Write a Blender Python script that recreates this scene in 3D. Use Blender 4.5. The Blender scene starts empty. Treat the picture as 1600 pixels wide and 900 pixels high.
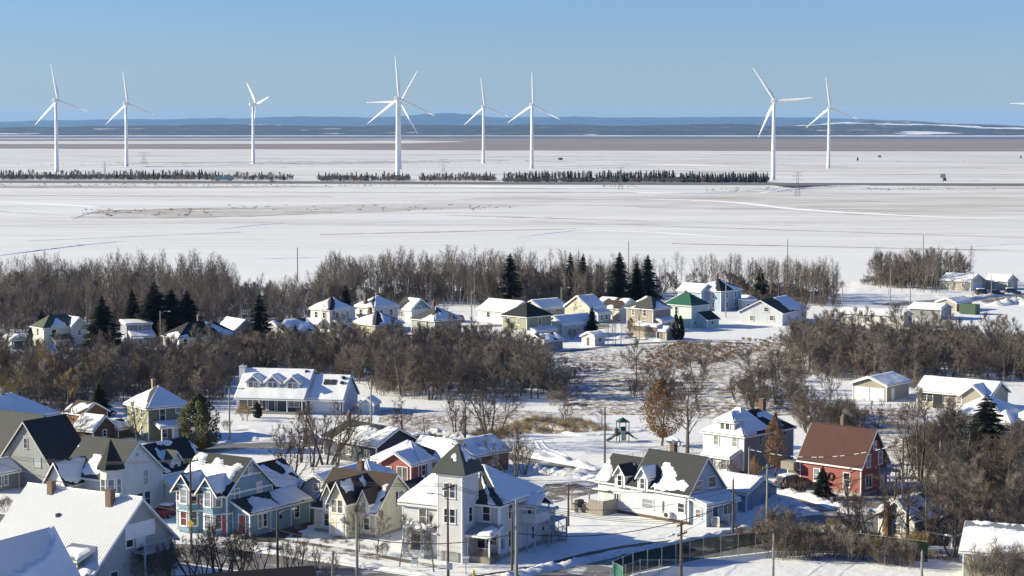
import bpy, bmesh, math, random
import numpy as np
from mathutils import Vector, Matrix, noise as mnoise
R = math.radians
scene = bpy.context.scene
COL = scene.collection

# ---------------------------------------------------------------- camera
F = 3111.1; HZ = 200.0; CAMH = 46.0
PITCH = math.atan((450 - HZ) / F)
cam_d = bpy.data.cameras.new('camera'); cam = bpy.data.objects.new('camera', cam_d); COL.objects.link(cam)
cam_d.sensor_width = 36; cam_d.lens = 70.0; cam_d.clip_start = 1.0; cam_d.clip_end = 90000
cam.location = (0, 0, CAMH); cam.rotation_euler = (math.pi / 2 - PITCH, 0, 0)
scene.camera = cam

# ---------------------------------------------------------------- sky, sun, exposure
SUN_EL, SUN_AZ = 21.5, 4.0          # the sun stands to the left, a little beyond the town
sun_vec = Vector((-math.cos(R(SUN_AZ)) * math.cos(R(SUN_EL)), math.sin(R(SUN_AZ)) * math.cos(R(SUN_EL)), math.sin(R(SUN_EL))))
world = bpy.data.worlds.new('World'); scene.world = world; world.use_nodes = True
wn = world.node_tree; wn.nodes.clear()
sky = wn.nodes.new('ShaderNodeTexSky'); sky.sky_type = 'NISHITA'; sky.sun_disc = False
sky.sun_elevation = R(SUN_EL); sky.sun_rotation = math.atan2(sun_vec.x, sun_vec.y)
sky.altitude = 0; sky.air_density = 1.0; sky.dust_density = 0.08; sky.ozone_density = 4.0
tint = wn.nodes.new('ShaderNodeMix'); tint.data_type = 'RGBA'; tint.blend_type = 'MULTIPLY'; tint.inputs[0].default_value = 1.0
tint.inputs[7].default_value = (0.83, 0.985, 1.40, 1)
bg = wn.nodes.new('ShaderNodeBackground'); bg.inputs[1].default_value = 0.053
wo = wn.nodes.new('ShaderNodeOutputWorld')
wn.links.new(sky.outputs[0], tint.inputs[6]); wn.links.new(tint.outputs[2], bg.inputs[0]); wn.links.new(bg.outputs[0], wo.inputs[0])
sd = bpy.data.lights.new('sun', 'SUN'); sd.energy = 4.55; sd.angle = R(0.53); sd.color = (1.0, 0.915, 0.67)
so = bpy.data.objects.new('sun', sd); COL.objects.link(so)
so.rotation_euler = sun_vec.to_track_quat('Z', 'Y').to_euler(); so.location = (-200, 300, 300)
vs = scene.view_settings
vs.view_transform = 'Standard'; vs.look = 'None'; vs.gamma = 1.0; vs.exposure = 0.84; vs.use_curve_mapping = False
cy = scene.cycles
cy.use_denoising = True; cy.denoiser = 'OPENIMAGEDENOISE'; cy.denoising_input_passes = 'RGB_ALBEDO_NORMAL'; cy.denoising_prefilter = 'NONE'; cy.denoising_quality = 'HIGH'; cy.sample_clamp_indirect = 3.0; cy.max_bounces = 6; cy.diffuse_bounces = 3; cy.glossy_bounces = 2; cy.transmission_bounces = 3
cy.transparent_max_bounces = 12; cy.volume_bounces = 1; cy.use_adaptive_sampling = False
scene.render.use_persistent_data = False

# ---------------------------------------------------------------- helpers
def G(px, py, z=0.0):
    """the point of the level z that is seen at (px, py) of the 1600 x 900 photograph"""
    a, b = (px - 800) / F, (450 - py) / F
    dx = a
    dy = math.cos(PITCH) + b * math.sin(PITCH)
    dz = -math.sin(PITCH) + b * math.cos(PITCH)
    t = (z - CAMH) / dz
    return Vector((dx * t, dy * t, z))

MATS = {}
def new_mat(name):
    m = bpy.data.materials.new(name); m.use_nodes = True
    nt = m.node_tree; nt.nodes.clear()
    out = nt.nodes.new('ShaderNodeOutputMaterial'); b = nt.nodes.new('ShaderNodeBsdfPrincipled')
    nt.links.new(b.outputs[0], out.inputs[0])
    return m, nt, b, out
def nd(nt, typ, **kw):
    n = nt.nodes.new(typ)
    for k, v in kw.items():
        if k.startswith('i_'): n.inputs[int(k[2:])].default_value = v
        else: setattr(n, k, v)
    return n
def c4(c): return (c[0], c[1], c[2], 1)
def ramp(nt, stops):
    r = nt.nodes.new('ShaderNodeValToRGB'); e = r.color_ramp.elements
    while len(e) < len(stops): e.new(0.5)
    for i, (p, c) in enumerate(stops):
        e[i].position = p; e[i].color = c4(c) if not isinstance(c, (int, float)) else (c, c, c, 1)
    return r
def coords(nt, kind='Object', scale=(1, 1, 1)):
    tc = nd(nt, 'ShaderNodeTexCoord'); mp = nd(nt, 'ShaderNodeMapping'); mp.inputs['Scale'].default_value = scale
    nt.links.new(tc.outputs[kind], mp.inputs[0]); return mp.outputs[0]
def noise_n(nt, vec, scale, detail=4, rough=0.55):
    n = nd(nt, 'ShaderNodeTexNoise'); n.inputs['Scale'].default_value = scale; n.inputs['Detail'].default_value = detail
    n.inputs['Roughness'].default_value = rough
    nt.links.new(vec, n.inputs['Vector']); return n.outputs['Fac']
def bump_n(nt, b, h, strength, dist):
    bp = nd(nt, 'ShaderNodeBump'); bp.inputs['Strength'].default_value = strength; bp.inputs['Distance'].default_value = dist
    nt.links.new(h, bp.inputs['Height']); nt.links.new(bp.outputs[0], b.inputs['Normal'])
def mixc(nt, fac, a, c, blend='MIX'):
    m = nd(nt, 'ShaderNodeMix', data_type='RGBA', blend_type=blend)
    for s, v in ((0, fac), (6, a), (7, c)):
        if isinstance(v, bpy.types.NodeSocket): nt.links.new(v, m.inputs[s])
        elif s == 0: m.inputs[0].default_value = v
        else: m.inputs[s].default_value = c4(v)
    return m.outputs[2]
def mul(nt, a, b_, op='MULTIPLY'):
    m = nd(nt, 'ShaderNodeMath', operation=op)
    for i, v in ((0, a), (1, b_)):
        if isinstance(v, bpy.types.NodeSocket): nt.links.new(v, m.inputs[i])
        else: m.inputs[i].default_value = v
    return m.outputs[0]

def vary(c, k): return tuple(min(1, x * k) for x in c)
def paint(c, rough=0.55, wear=0.12):
    """flat painted trim, metal or board"""
    key = ('paint', c, rough, wear)
    if key in MATS: return MATS[key]
    m, nt, b, o = new_mat('paint')
    v = coords(nt); n = noise_n(nt, v, 1.7, 5)
    nt.links.new(mixc(nt, n, vary(c, 1 - wear * 1.4), vary(c, 1 + wear)), b.inputs['Base Color'])
    b.inputs['Roughness'].default_value = rough
    MATS[key] = m; return m
def siding(c, lap=0.17, wear=0.16):
    """lapped boards: shallow relief along the height, faint weathering"""
    key = ('siding', c, lap)
    if key in MATS: return MATS[key]
    m, nt, b, o = new_mat('siding')
    v = coords(nt); sep = nd(nt, 'ShaderNodeSeparateXYZ'); nt.links.new(v, sep.inputs[0])
    saw = mul(nt, mul(nt, sep.outputs[2], 1 / lap), 1.0, 'FRACT')
    n1 = noise_n(nt, coords(nt, scale=(0.5, 0.5, 0.12)), 1.2, 5)
    n2 = noise_n(nt, coords(nt, scale=(0.2, 0.2, 5.9)), 1.0, 2)
    col = mixc(nt, n1, vary(c, 1 - wear * 1.6), vary(c, 1 + wear * 0.9))
    n3 = noise_n(nt, coords(nt, scale=(1.6, 1.6, 0.18)), 1.0, 6, 0.7); st = ramp(nt, [(0.52, 0.0), (0.72, 0.5)]); nt.links.new(n3, st.inputs[0])
    col = mixc(nt, mul(nt, n2, 0.25), col, vary(c, 0.72)); col = mixc(nt, st.outputs[0], col, (c[0] * 0.55 + 0.03, c[1] * 0.53 + 0.025, c[2] * 0.5 + 0.02))
    seam = ramp(nt, [(0.0, 0.45), (0.14, 1.0)]); nt.links.new(saw, seam.inputs[0])
    col = mixc(nt, 0.55, col, seam.outputs[0], 'MULTIPLY')
    nt.links.new(col, b.inputs['Base Color']); b.inputs['Roughness'].default_value = 0.6
    inv = mul(nt, 1.0, saw, 'SUBTRACT'); bump_n(nt, b, inv, 0.8, 0.03)
    MATS[key] = m; return m
def shingle(c, k=0.34):
    key = ('shingle', c)
    if key in MATS: return MATS[key]
    m, nt, b, o = new_mat('shingle')
    v = coords(nt); n = noise_n(nt, v, 0.5, 4); f = noise_n(nt, v, 6.0, 3, 0.8)
    col = mixc(nt, n, vary(c, 1 - k), vary(c, 1 + k)); col = mixc(nt, f, vary(c, 0.4), col)
    sep = nd(nt, 'ShaderNodeSeparateXYZ'); nt.links.new(v, sep.inputs[0])
    saw = mul(nt, mul(nt, sep.outputs[2], 1 / 0.16), 1.0, 'FRACT')
    rr = ramp(nt, [(0.0, 0.5), (0.25, 1.0)]); nt.links.new(saw, rr.inputs[0])
    col = mixc(nt, 0.4, col, rr.outputs[0], 'MULTIPLY')
    nt.links.new(col, b.inputs['Base Color']); b.inputs['Roughness'].default_value = 0.85
    bump_n(nt, b, f, 0.7, 0.03)
    MATS[key] = m; return m
def brick_m(c):
    key = ('brick', c)
    if key in MATS: return MATS[key]
    m, nt, b, o = new_mat('brickwork')
    v = coords(nt); sep = nd(nt, 'ShaderNodeSeparateXYZ'); nt.links.new(v, sep.inputs[0])
    cm = nd(nt, 'ShaderNodeCombineXYZ'); nt.links.new(mul(nt, sep.outputs[0], sep.outputs[1], 'ADD'), cm.inputs[0]); nt.links.new(sep.outputs[2], cm.inputs[1])
    br = nd(nt, 'ShaderNodeTexBrick'); br.inputs['Scale'].default_value = 1.0; br.inputs['Brick Width'].default_value = 0.3; br.inputs['Row Height'].default_value = 0.1
    br.inputs['Mortar Size'].default_value = 0.012
    br.inputs['Color1'].default_value = c4(vary(c, 1.25)); br.inputs['Color2'].default_value = c4(vary(c, 0.65)); br.inputs['Mortar'].default_value = (0.3, 0.27, 0.24, 1)
    nt.links.new(cm.outputs[0], br.inputs['Vector'])
    n = noise_n(nt, v, 2.0, 4); col = mixc(nt, n, vary(c, 0.5), br.outputs['Color'])
    nt.links.new(col, b.inputs['Base Color']); b.inputs['Roughness'].default_value = 0.9
    bump_n(nt, b, br.outputs['Fac'], -0.5, 0.01)
    MATS[key] = m; return m
def plain(name, c, rough=0.7, var=0.25, scale=3.0, bump=0.0, metallic=0.0, detail=4):
    key = ('plain', name)
    if key in MATS: return MATS[key]
    m, nt, b, o = new_mat(name)
    v = coords(nt); n = noise_n(nt, v, scale, detail, 0.65)
    nt.links.new(mixc(nt, n, vary(c, 1 - var), vary(c, 1 + var)), b.inputs['Base Color'])
    b.inputs['Roughness'].default_value = rough; b.inputs['Metallic'].default_value = metallic
    if bump: bump_n(nt, b, n, 0.8, bump)
    MATS[key] = m; return m
def snow_m():
    if 'snow' in MATS: return MATS['snow']
    m, nt, b, o = new_mat('snow')
    v = coords(nt); n = noise_n(nt, v, 0.7, 6, 0.6)
    nt.links.new(mixc(nt, n, (0.78, 0.79, 0.81), (0.88, 0.885, 0.89)), b.inputs['Base Color'])
    b.inputs['Roughness'].default_value = 0.7; bump_n(nt, b, n, 0.6, 0.12)
    MATS['snow'] = m; return m
SNOW = snow_m()
def glass_m(c=(0.025, 0.03, 0.036)):
    key = ('glass', c)
    if key in MATS: return MATS[key]
    m, nt, b, o = new_mat('window_glass')
    v = coords(nt); n = noise_n(nt, v, 1.1, 2)
    nt.links.new(mixc(nt, n, vary(c, 0.5), vary(c, 1.6)), b.inputs['Base Color'])
    b.inputs['Roughness'].default_value = 0.06; b.inputs['Specular IOR Level'].default_value = 0.6
    MATS[key] = m; return m

WHITE = (0.78, 0.78, 0.77)

def tag(o, label=None, cat=None, group=None, kind=None):
    if label: o['label'] = label
    if cat: o['category'] = cat
    if group: o['group'] = group
    if kind: o['kind'] = kind
    return o
def empty(name, loc=(0, 0, 0), rz=0.0, label=None, cat=None, group=None):
    o = bpy.data.objects.new(name, None); COL.objects.link(o); o.location = loc; o.rotation_euler = (0, 0, rz)
    return tag(o, label, cat, group)
def link_mesh(name, me, parent=None, loc=None, rot=None):
    o = bpy.data.objects.new(name, me); COL.objects.link(o)
    if parent is not None: o.parent = parent
    if loc is not None: o.location = loc
    if rot is not None: o.rotation_euler = rot
    return o
def mesh(name, V, Fc, mat, smooth=False):
    me = bpy.data.meshes.new(name); me.from_pydata([tuple(v) for v in V], [], Fc); me.validate(clean_customdata=False)
    if mat is not None: me.materials.append(mat)
    if smooth: me.polygons.foreach_set('use_smooth', [True] * len(me.polygons))
    me.update(); return me
class MB:
    """collects simple solids into ONE mesh"""
    def __init__(s): s.V = []; s.F = []
    def add(s, V, Fc):
        n = len(s.V); s.V += [tuple(v) for v in V]; s.F += [tuple(i + n for i in f) for f in Fc]; return s
    def box(s, x0, x1, y0, y1, z0, z1):
        return s.add([(x0, y0, z0), (x1, y0, z0), (x1, y1, z0), (x0, y1, z0), (x0, y0, z1), (x1, y0, z1), (x1, y1, z1), (x0, y1, z1)],
                     [(0, 3, 2, 1), (4, 5, 6, 7), (0, 1, 5, 4), (1, 2, 6, 5), (2, 3, 7, 6), (3, 0, 4, 7)])
    def tube(s, pts, rad, n=6, cap=True):
        pts = [Vector(p) for p in pts]; rads = rad if isinstance(rad, (list, tuple)) else [rad] * len(pts)
        V = []; Fc = []
        for i, p in enumerate(pts):
            d = (pts[min(i + 1, len(pts) - 1)] - pts[max(i - 1, 0)]).normalized()
            a = d.orthogonal().normalized() if abs(d.z) > 0.95 else d.cross(Vector((0, 0, 1))).normalized()
            b_ = d.cross(a)
            for k in range(n):
                t = 2 * math.pi * k / n; V.append(p + (a * math.cos(t) + b_ * math.sin(t)) * rads[i])
        for i in range(len(pts) - 1):
            for k in range(n):
                k2 = (k + 1) % n; Fc.append((i * n + k, i * n + k2, (i + 1) * n + k2, (i + 1) * n + k))
        if cap: Fc.append(tuple(range(n - 1, -1, -1))); Fc.append(tuple(range((len(pts) - 1) * n, len(pts) * n)))
        return s.add(V, Fc)
    def prism(s, poly, z0, z1):
        n = len(poly); V = [(x, y, z0) for x, y in poly] + [(x, y, z1) for x, y in poly]
        return s.add(V, [tuple(range(n - 1, -1, -1)), tuple(range(n, 2 * n))] + [(i, (i + 1) % n, n + (i + 1) % n, n + i) for i in range(n)])
    def slab(s, P, t):
        """polygon P (3-D points, counter-clockwise seen from outside) given thickness t inwards"""
        P = [Vector(p) for p in P]; nrm = Vector((0, 0, 0))
        for i in range(len(P)): nrm += (P[i] - P[0]).cross(P[(i + 1) % len(P)] - P[0])
        nrm.normalize(); n = len(P); V = P + [p - nrm * t for p in P]
        return s.add(V, [tuple(range(n)), tuple(range(2 * n - 1, n - 1, -1))] + [(i, n + i, n + (i + 1) % n, (i + 1) % n) for i in range(n)])
    def build(s, name, mat, parent=None, loc=None, rot=None, smooth=False):
        return link_mesh(name, mesh(name, s.V, s.F, mat, smooth), parent, loc, rot)
def in_poly(x, y, poly):
    c = False; j = len(poly) - 1
    for i in range(len(poly)):
        xi, yi = poly[i]; xj, yj = poly[j]
        if (yi > y) != (yj > y) and x < (xj - xi) * (y - yi) / (yj - yi) + xi: c = not c
        j = i
    return c
def seg_d(x, y, poly):
    """signed distance to a polygon's outline, positive inside"""
    d = 1e9
    for i in range(len(poly)):
        ax, ay = poly[i]; bx, by = poly[(i + 1) % len(poly)]; ex, ey = bx - ax, by - ay
        t = max(0, min(1, ((x - ax) * ex + (y - ay) * ey) / (ex * ex + ey * ey + 1e-12)))
        d = min(d, math.hypot(x - ax - t * ex, y - ay - t * ey))
    return d if in_poly(x, y, poly) else -d
def NZ(x, y, z=0.0): return mnoise.noise(Vector((x, y, z)))
# ================================================================ THE LAND
def ground_mat():
    m, nt, b, o = new_mat('snowy_ground')
    geo = nd(nt, 'ShaderNodeNewGeometry'); P = geo.outputs['Position']
    sep = nd(nt, 'ShaderNodeSeparateXYZ'); nt.links.new(P, sep.inputs[0])
    def mp(scale):
        k = nd(nt, 'ShaderNodeMapping'); k.inputs['Scale'].default_value = scale; nt.links.new(P, k.inputs[0]); return k.outputs[0]
    fine = noise_n(nt, mp((1, 1, 1)), 0.9, 8, 0.65)
    big = noise_n(nt, mp((1, 1, 1)), 0.05, 5, 0.6)
    snow = mixc(nt, fine, (0.79, 0.79, 0.785), (0.88, 0.88, 0.87))
    # the marsh: stubble rows and tan grass that the thin snow lets through (long streaks along the dykes)
    ry = ramp(nt, [(0.0, 0.0), (1.0, 1.0)]); far = mul(nt, mul(nt, sep.outputs[1], 620.0, 'SUBTRACT'), 1 / 300.0); nt.links.new(far, ry.inputs[0])
    streak = noise_n(nt, mp((0.0022, 0.016, 1)), 1.0, 9, 0.68)
    st2 = noise_n(nt, mp((0.012, 0.14, 1)), 1.0, 6, 0.7)
    rs = ramp(nt, [(0.36, 0.0), (0.62, 1.0)]); nt.links.new(streak, rs.inputs[0])
    rs2 = ramp(nt, [(0.36, 0.0), (0.60, 1.0)]); nt.links.new(st2, rs2.inputs[0])
    stub = mul(nt, mul(nt, rs.outputs[0], rs2.outputs[0]), ry.outputs[0])
    rr = ramp(nt, [(0.0, 0.55), (1.0, 1.0)]); farr = mul(nt, mul(nt, sep.outputs[1], 1500.0, 'SUBTRACT'), 1 / 1200.0); nt.links.new(farr, rr.inputs[0])
    c1 = mixc(nt, mul(nt, stub, mul(nt, rr.outputs[0], 0.95)), snow, (0.40, 0.33, 0.26))
    # near: bits of dead grass
    gr = noise_n(nt, mp((1, 1, 1)), 1.6, 6, 0.75); rg = ramp(nt, [(0.66, 0.0), (0.74, 1.0)]); nt.links.new(gr, rg.inputs[0])
    rb = ramp(nt, [(0.5, 0.0), (0.62, 1.0)]); nt.links.new(big, rb.inputs[0])
    c2 = mixc(nt, mul(nt, mul(nt, rg.outputs[0], rb.outputs[0]), 0.6), c1, (0.2, 0.15, 0.1))
    nt.links.new(c2, b.inputs['Base Color']); b.inputs['Roughness'].default_value = 0.75
    hb = mul(nt, mul(nt, fine, 0.5), mul(nt, big, 1.5), 'ADD'); bump_n(nt, b, hb, 0.55, 0.35)
    return m
GROUND = ground_mat()
def sheet(name, pts, z, mat, kind='structure'):
    """flat polygon sheet"""
    o = link_mesh(name, mesh(name, [(p[0], p[1], z) for p in pts], [tuple(range(len(pts)))], mat))
    return tag(o, kind=kind)
sheet('ground', [(-9000, -300), (9000, -300), (9000, 30000), (-9000, 30000)], 0.0, GROUND)

def mud_mat():
    m, nt, b, o = new_mat('mud_flat')
    geo = nd(nt, 'ShaderNodeNewGeometry'); k = nd(nt, 'ShaderNodeMapping'); k.inputs['Scale'].default_value = (0.0006, 0.004, 1); nt.links.new(geo.outputs['Position'], k.inputs[0])
    n = noise_n(nt, k.outputs[0], 1.0, 7, 0.65)
    r = ramp(nt, [(0.3, (0.20, 0.15, 0.125)), (0.55, (0.27, 0.215, 0.19)), (0.72, (0.42, 0.38, 0.36))]); nt.links.new(n, r.inputs[0])
    nt.links.new(r.outputs[0], b.inputs['Base Color']); b.inputs['Roughness'].default_value = 0.9
    return m
MUD = mud_mat()
def band(name, top, bot, z, mat, amp=0.35, step=20, x0=-500, x1=2100):
    """a strip of land between two lines seen as rows of the photograph, with a ragged rim"""
    tp = []; bt = []
    sd_ = random.random() * 100
    for px in range(x0, x1 + 1, step):
        ft = top(px) + amp * NZ(px * 0.012, sd_) + amp * 0.5 * NZ(px * 0.06, sd_)
        fb = bot(px) + amp * NZ(px * 0.011, sd_ + 9) + amp * 0.5 * NZ(px * 0.07, sd_ + 3)
        fb = max(fb, ft + 0.02)
        tp.append(G(px, ft, z)); bt.append(G(px, fb, z))
    n = len(tp); V = bt + tp
    return tag(link_mesh(name, mesh(name, V, [(i, i + 1, n + i + 1, n + i) for i in range(n - 1)], mat)), kind='structure')
def lin(*kp):
    def f(x):
        if x <= kp[0][0]: return kp[0][1]
        for (a, ya), (b_, yb) in zip(kp, kp[1:]):
            if x <= b_: return ya + (yb - ya) * (x - a) / (b_ - a)
        return kp[-1][1]
    return f
random.seed(5)
band('mud_flat', lin((-500, 217.2), (430, 216.6), (640, 216), (730, 215.5), (2100, 217)), lin((-500, 220.5), (430, 220.0), (640, 219.5), (735, 221), (760, 227), (2100, 226)), 0.3, MUD)
band('mud_flat', lin((-500, 225.5), (500, 224.6), (640, 223.8), (740, 221), (900, 221), (2100, 221)), lin((-500, 230.5), (430, 232.5), (700, 234.3), (1200, 235.2), (1600, 236), (2100, 236)), 0.6, MUD)
def water_mat():
    m, nt, b, o = new_mat('bay_water')
    b.inputs['Base Color'].default_value = (0.16, 0.12, 0.12, 1); b.inputs['Roughness'].default_value = 0.35
    v = coords(nt, scale=(0.01, 0.05, 1)); n = noise_n(nt, v, 1, 4); bump_n(nt, b, n, 0.3, 1.0)
    return m
band('bay_water', lin((-500, 213.2), (700, 212.4), (2100, 213.6)), lin((-500, 215.2), (700, 215.6), (1600, 217.4), (2100, 218)), 0.9, water_mat(), amp=0.15)

# old hay and stubble showing through the snow on parts of the marsh
def stubble_mat(name, c, lo, hi, sx, sy):
    m, nt, b, o = new_mat(name)
    geo = nd(nt, 'ShaderNodeNewGeometry'); k = nd(nt, 'ShaderNodeMapping'); k.inputs['Scale'].default_value = (sx, sy, 1); nt.links.new(geo.outputs['Position'], k.inputs[0])
    n = noise_n(nt, k.outputs[0], 1.0, 8, 0.72); r = ramp(nt, [(lo, 0.0), (hi, 1.0)]); nt.links.new(n, r.inputs[0])
    k2 = nd(nt, 'ShaderNodeMapping'); k2.inputs['Scale'].default_value = (0.003, 0.012, 1); nt.links.new(geo.outputs['Position'], k2.inputs[0])
    n2 = noise_n(nt, k2.outputs[0], 1.0, 4, 0.6); r2 = ramp(nt, [(0.32, 0.1), (0.6, 1.0)]); nt.links.new(n2, r2.inputs[0])
    nt.links.new(mixc(nt, mul(nt, r.outputs[0], r2.outputs[0]), (0.80, 0.805, 0.815), c), b.inputs['Base Color']); b.inputs['Roughness'].default_value = 0.9
    return m
HAY = stubble_mat('hay_stubble', (0.27, 0.21, 0.145), 0.38, 0.52, 0.05, 0.22); HAY2 = stubble_mat('thin_stubble', (0.38, 0.32, 0.25), 0.40, 0.58, 0.012, 0.16)
band('hay_field', lin((110, 339), (150, 329), (330, 324.5), (600, 318), (1000, 312)), lin((110, 341), (200, 342), (330, 340), (600, 331), (820, 322), (1000, 314)), 0.02, HAY, 0.8, 8, 110, 1000)
band('hay_field', lin((640, 315), (800, 306), (1000, 305), (1260, 291), (2100, 291)), lin((640, 316), (800, 318), (1000, 324), (1250, 330), (1450, 341), (2100, 352)), 0.05, HAY2, 1.5, 10, 640, 2000)
band('hay_field', lin((-400, 288), (400, 289.5), (520, 291)), lin((-400, 294.5), (300, 293.5), (520, 292.5)), 0.03, HAY, 0.6, 10, -400, 520)
band('hay_field', lin((900, 240), (2100, 241)), lin((900, 262), (1200, 274), (1600, 279), (2100, 280)), 0.06, HAY2, 1.5, 10, 900, 2000)
SCRUB = stubble_mat('marsh_scrub', (0.10, 0.085, 0.075), 0.44, 0.54, 0.03, 0.1)
band('scrub_strip', lin((180, 254), (800, 249)), lin((180, 257), (500, 257), (800, 251)), 0.06, SCRUB, 0.6, 8, 180, 800)
for (x0_, y0_, x1_, y1_, t_) in [(400, 246.5, 640, 248, 1.0), (760, 245, 960, 243.5, .8), (1130, 242, 1330, 243, .8), (1230, 259, 1330, 260, .8), (1400, 252, 1640, 254, .9), (820, 251, 900, 252, 1.4), (60, 259, 200, 257, 1.0), (1340, 294, 1560, 296, 1.6), (640, 293.5, 1190, 294.5, .9)]: band('scrub_strip', lin((x0_, y0_), (x1_, y1_)), lin((x0_, y0_ + t_), (x1_, y1_ + t_)), 0.07, SCRUB, 0.5, 6, x0_, x1_)
for (x0_, y0_, x1_, y1_, t_) in [(380, 300, 1000, 300.5, 1.0), (0, 305, 520, 307, .8), (830, 346, 1640, 372, 1.0), (0, 352, 420, 347, .8), (500, 366, 900, 357, .9), (1050, 380, 1640, 392, 1.2), (560, 272, 1200, 270, .7), (0, 268, 440, 270, .7), (1240, 271, 1700, 268, .9), (0, 243, 760, 241, .5), (1100, 316, 1700, 326, 1.3), (40, 376, 380, 362, .8), (700, 336, 1250, 352, .8), (0, 330, 110, 336, .8)]: band('hay_field', lin((x0_, y0_), (x1_, y1_)), lin((x0_, y0_ + t_), (x1_, y1_ + t_)), 0.04, HAY, 0.5, 8, x0_, x1_)
band('hay_field', lin((450, 350), (800, 343), (1100, 347)), lin((450, 352), (800, 352), (1100, 350)), 0.03, HAY2, 0.6, 8, 450, 1100)

# the hills beyond the bay
def hill_mat(fields):
    m, nt, b, o = new_mat('forested_hill')
    geo = nd(nt, 'ShaderNodeNewGeometry'); k = nd(nt, 'ShaderNodeMapping'); k.inputs['Scale'].default_value = (0.0065, 0.0030, 0.04); nt.links.new(geo.outputs['Position'], k.inputs[0])
    n = noise_n(nt, k.outputs[0], 1.0, 8, 0.7)
    r = ramp(nt, [(0.32, (0.010, 0.015, 0.017)), (0.52, (0.026, 0.034, 0.034)), (0.66, (0.09, 0.092, 0.09)), (0.78, (0.16, 0.16, 0.16))]); nt.links.new(n, r.inputs[0])
    col = r.outputs[0]
    if fields:
        k2 = nd(nt, 'ShaderNodeMapping'); k2.inputs['Scale'].default_value = (0.0011, 0.0016, 0.02); nt.links.new(geo.outputs['Position'], k2.inputs[0])
        n2 = noise_n(nt, k2.outputs[0], 1.0, 5, 0.55); sx_ = nd(nt, 'ShaderNodeSeparateXYZ'); nt.links.new(geo.outputs['Position'], sx_.inputs[0]); cl = nd(nt, 'ShaderNodeClamp'); nt.links.new(mul(nt, mul(nt, sx_.outputs[0], 1200.0, 'SUBTRACT'), 1 / 14000.0), cl.inputs[0]); cl.inputs[2].default_value = 0.045; n2 = mul(nt, n2, cl.outputs[0], 'ADD')
        r2 = ramp(nt, [(0.62, 0.0), (0.65, 1.0)]); nt.links.new(n2, r2.inputs[0])
        col = mixc(nt, r2.outputs[0], col, (0.8, 0.8, 0.82))
    nt.links.new(col, b.inputs['Base Color']); b.inputs['Roughness'].default_value = 1.0
    return m
def ridge(name, prof, Y0, depth, mat, rough, seed, nx=420, ny=14):
    """a long hill: its crest line is given as rows of the photograph at the distance Y0 + depth"""
    V = []; Fc = []; W0, W1 = -900, 2500
    for j in range(ny + 1):
        v = j / ny; Y = Y0 + depth * v
        for i in range(nx + 1):
            px = W0 + (W1 - W0) * i / nx
            X = (px - 800) / F * (Y0 + depth)
            crest = CAMH + (HZ - prof(px)) / F * (Y0 + depth)
            h = crest * (math.sin(min(1, v * 1.08) * math.pi / 2) ** 1.3)
            h += rough * (v if v < 0.9 else 0.9) * (NZ(X * 0.0012, Y * 0.0012, seed) + 0.5 * NZ(X * 0.004, Y * 0.004, seed)) + rough * 0.16 * NZ(X * 0.02, Y * 0.02, seed)
            V.append((X, Y, max(h, 0) + (0.8 if v > 0 else -2)))
    base = len(V)
    for j in (0, ):
        for i in range(nx + 1):
            x, y, z = V[ny * (nx + 1) + i]; V.append((x, y + depth * 0.8, -2))
    for j in range(ny):
        for i in range(nx): a = j * (nx + 1) + i; Fc.append((a, a + 1, a + nx + 2, a + nx + 1))
    for i in range(nx): a = ny * (nx + 1) + i; Fc.append((a, a + 1, base + i + 1, base + i))
    o = link_mesh(name, mesh(name, V, Fc, mat, True)); return tag(o, kind='structure')
ridge('hills', lin((-900, 199), (0, 200), (60, 198.5), (300, 197.5), (420, 196.5), (700, 196.5), (1000, 197), (1180, 196), (1320, 191), (1420, 193), (1480, 195), (1600, 198), (1900, 200), (2500, 203)), 12300, 2600, hill_mat(True), 26, 3)
ridge('hills', lin((-900, 192), (0, 191.5), (120, 188), (300, 186.5), (430, 185), (480, 182), (545, 183), (590, 184.5), (650, 180), (700, 178.5), (735, 180), (780, 184.5), (850, 183.5), (1000, 184.5), (1120, 183.2), (1180, 182.8), (1300, 186), (1400, 189), (1440, 193), (1600, 198), (2500, 205)), 31000, 6000, hill_mat(False), 34, 17)
# the snowy far shore, its village clearings and scattered trees
shore = plain('shore_snow', (0.82, 0.83, 0.85), 0.9, 0.1, 0.01)
band('shore', lin((-500, 211.8), (2100, 211.9)), lin((-500, 213.0), (700, 212.5), (2100, 213.6)), 1.3, shore, amp=0.5, step=6)

# the air: one even, thin haze round the whole scene
def haze():
    me = MB().box(-16000, 16000, -900, 45000, -6, 330)
    o = me.build('haze', None)
    m = bpy.data.materials.new('thin_haze'); m.use_nodes = True; nt = m.node_tree; nt.nodes.clear()
    out = nt.nodes.new('ShaderNodeOutputMaterial'); v = nt.nodes.new('ShaderNodeVolumePrincipled')
    v.inputs['Color'].default_value = (0.27, 0.55, 1.0, 1); v.inputs['Density'].default_value = 1.8e-5; v.inputs['Anisotropy'].default_value = 0.0
    v.inputs['Density Attribute'].default_value = ''
    nt.links.new(v.outputs[0], out.inputs['Volume']); m.cycles.homogeneous_volume = True
    o.data.materials.clear(); o.data.materials.append(m); tag(o, kind='stuff'); return o
haze()

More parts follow.
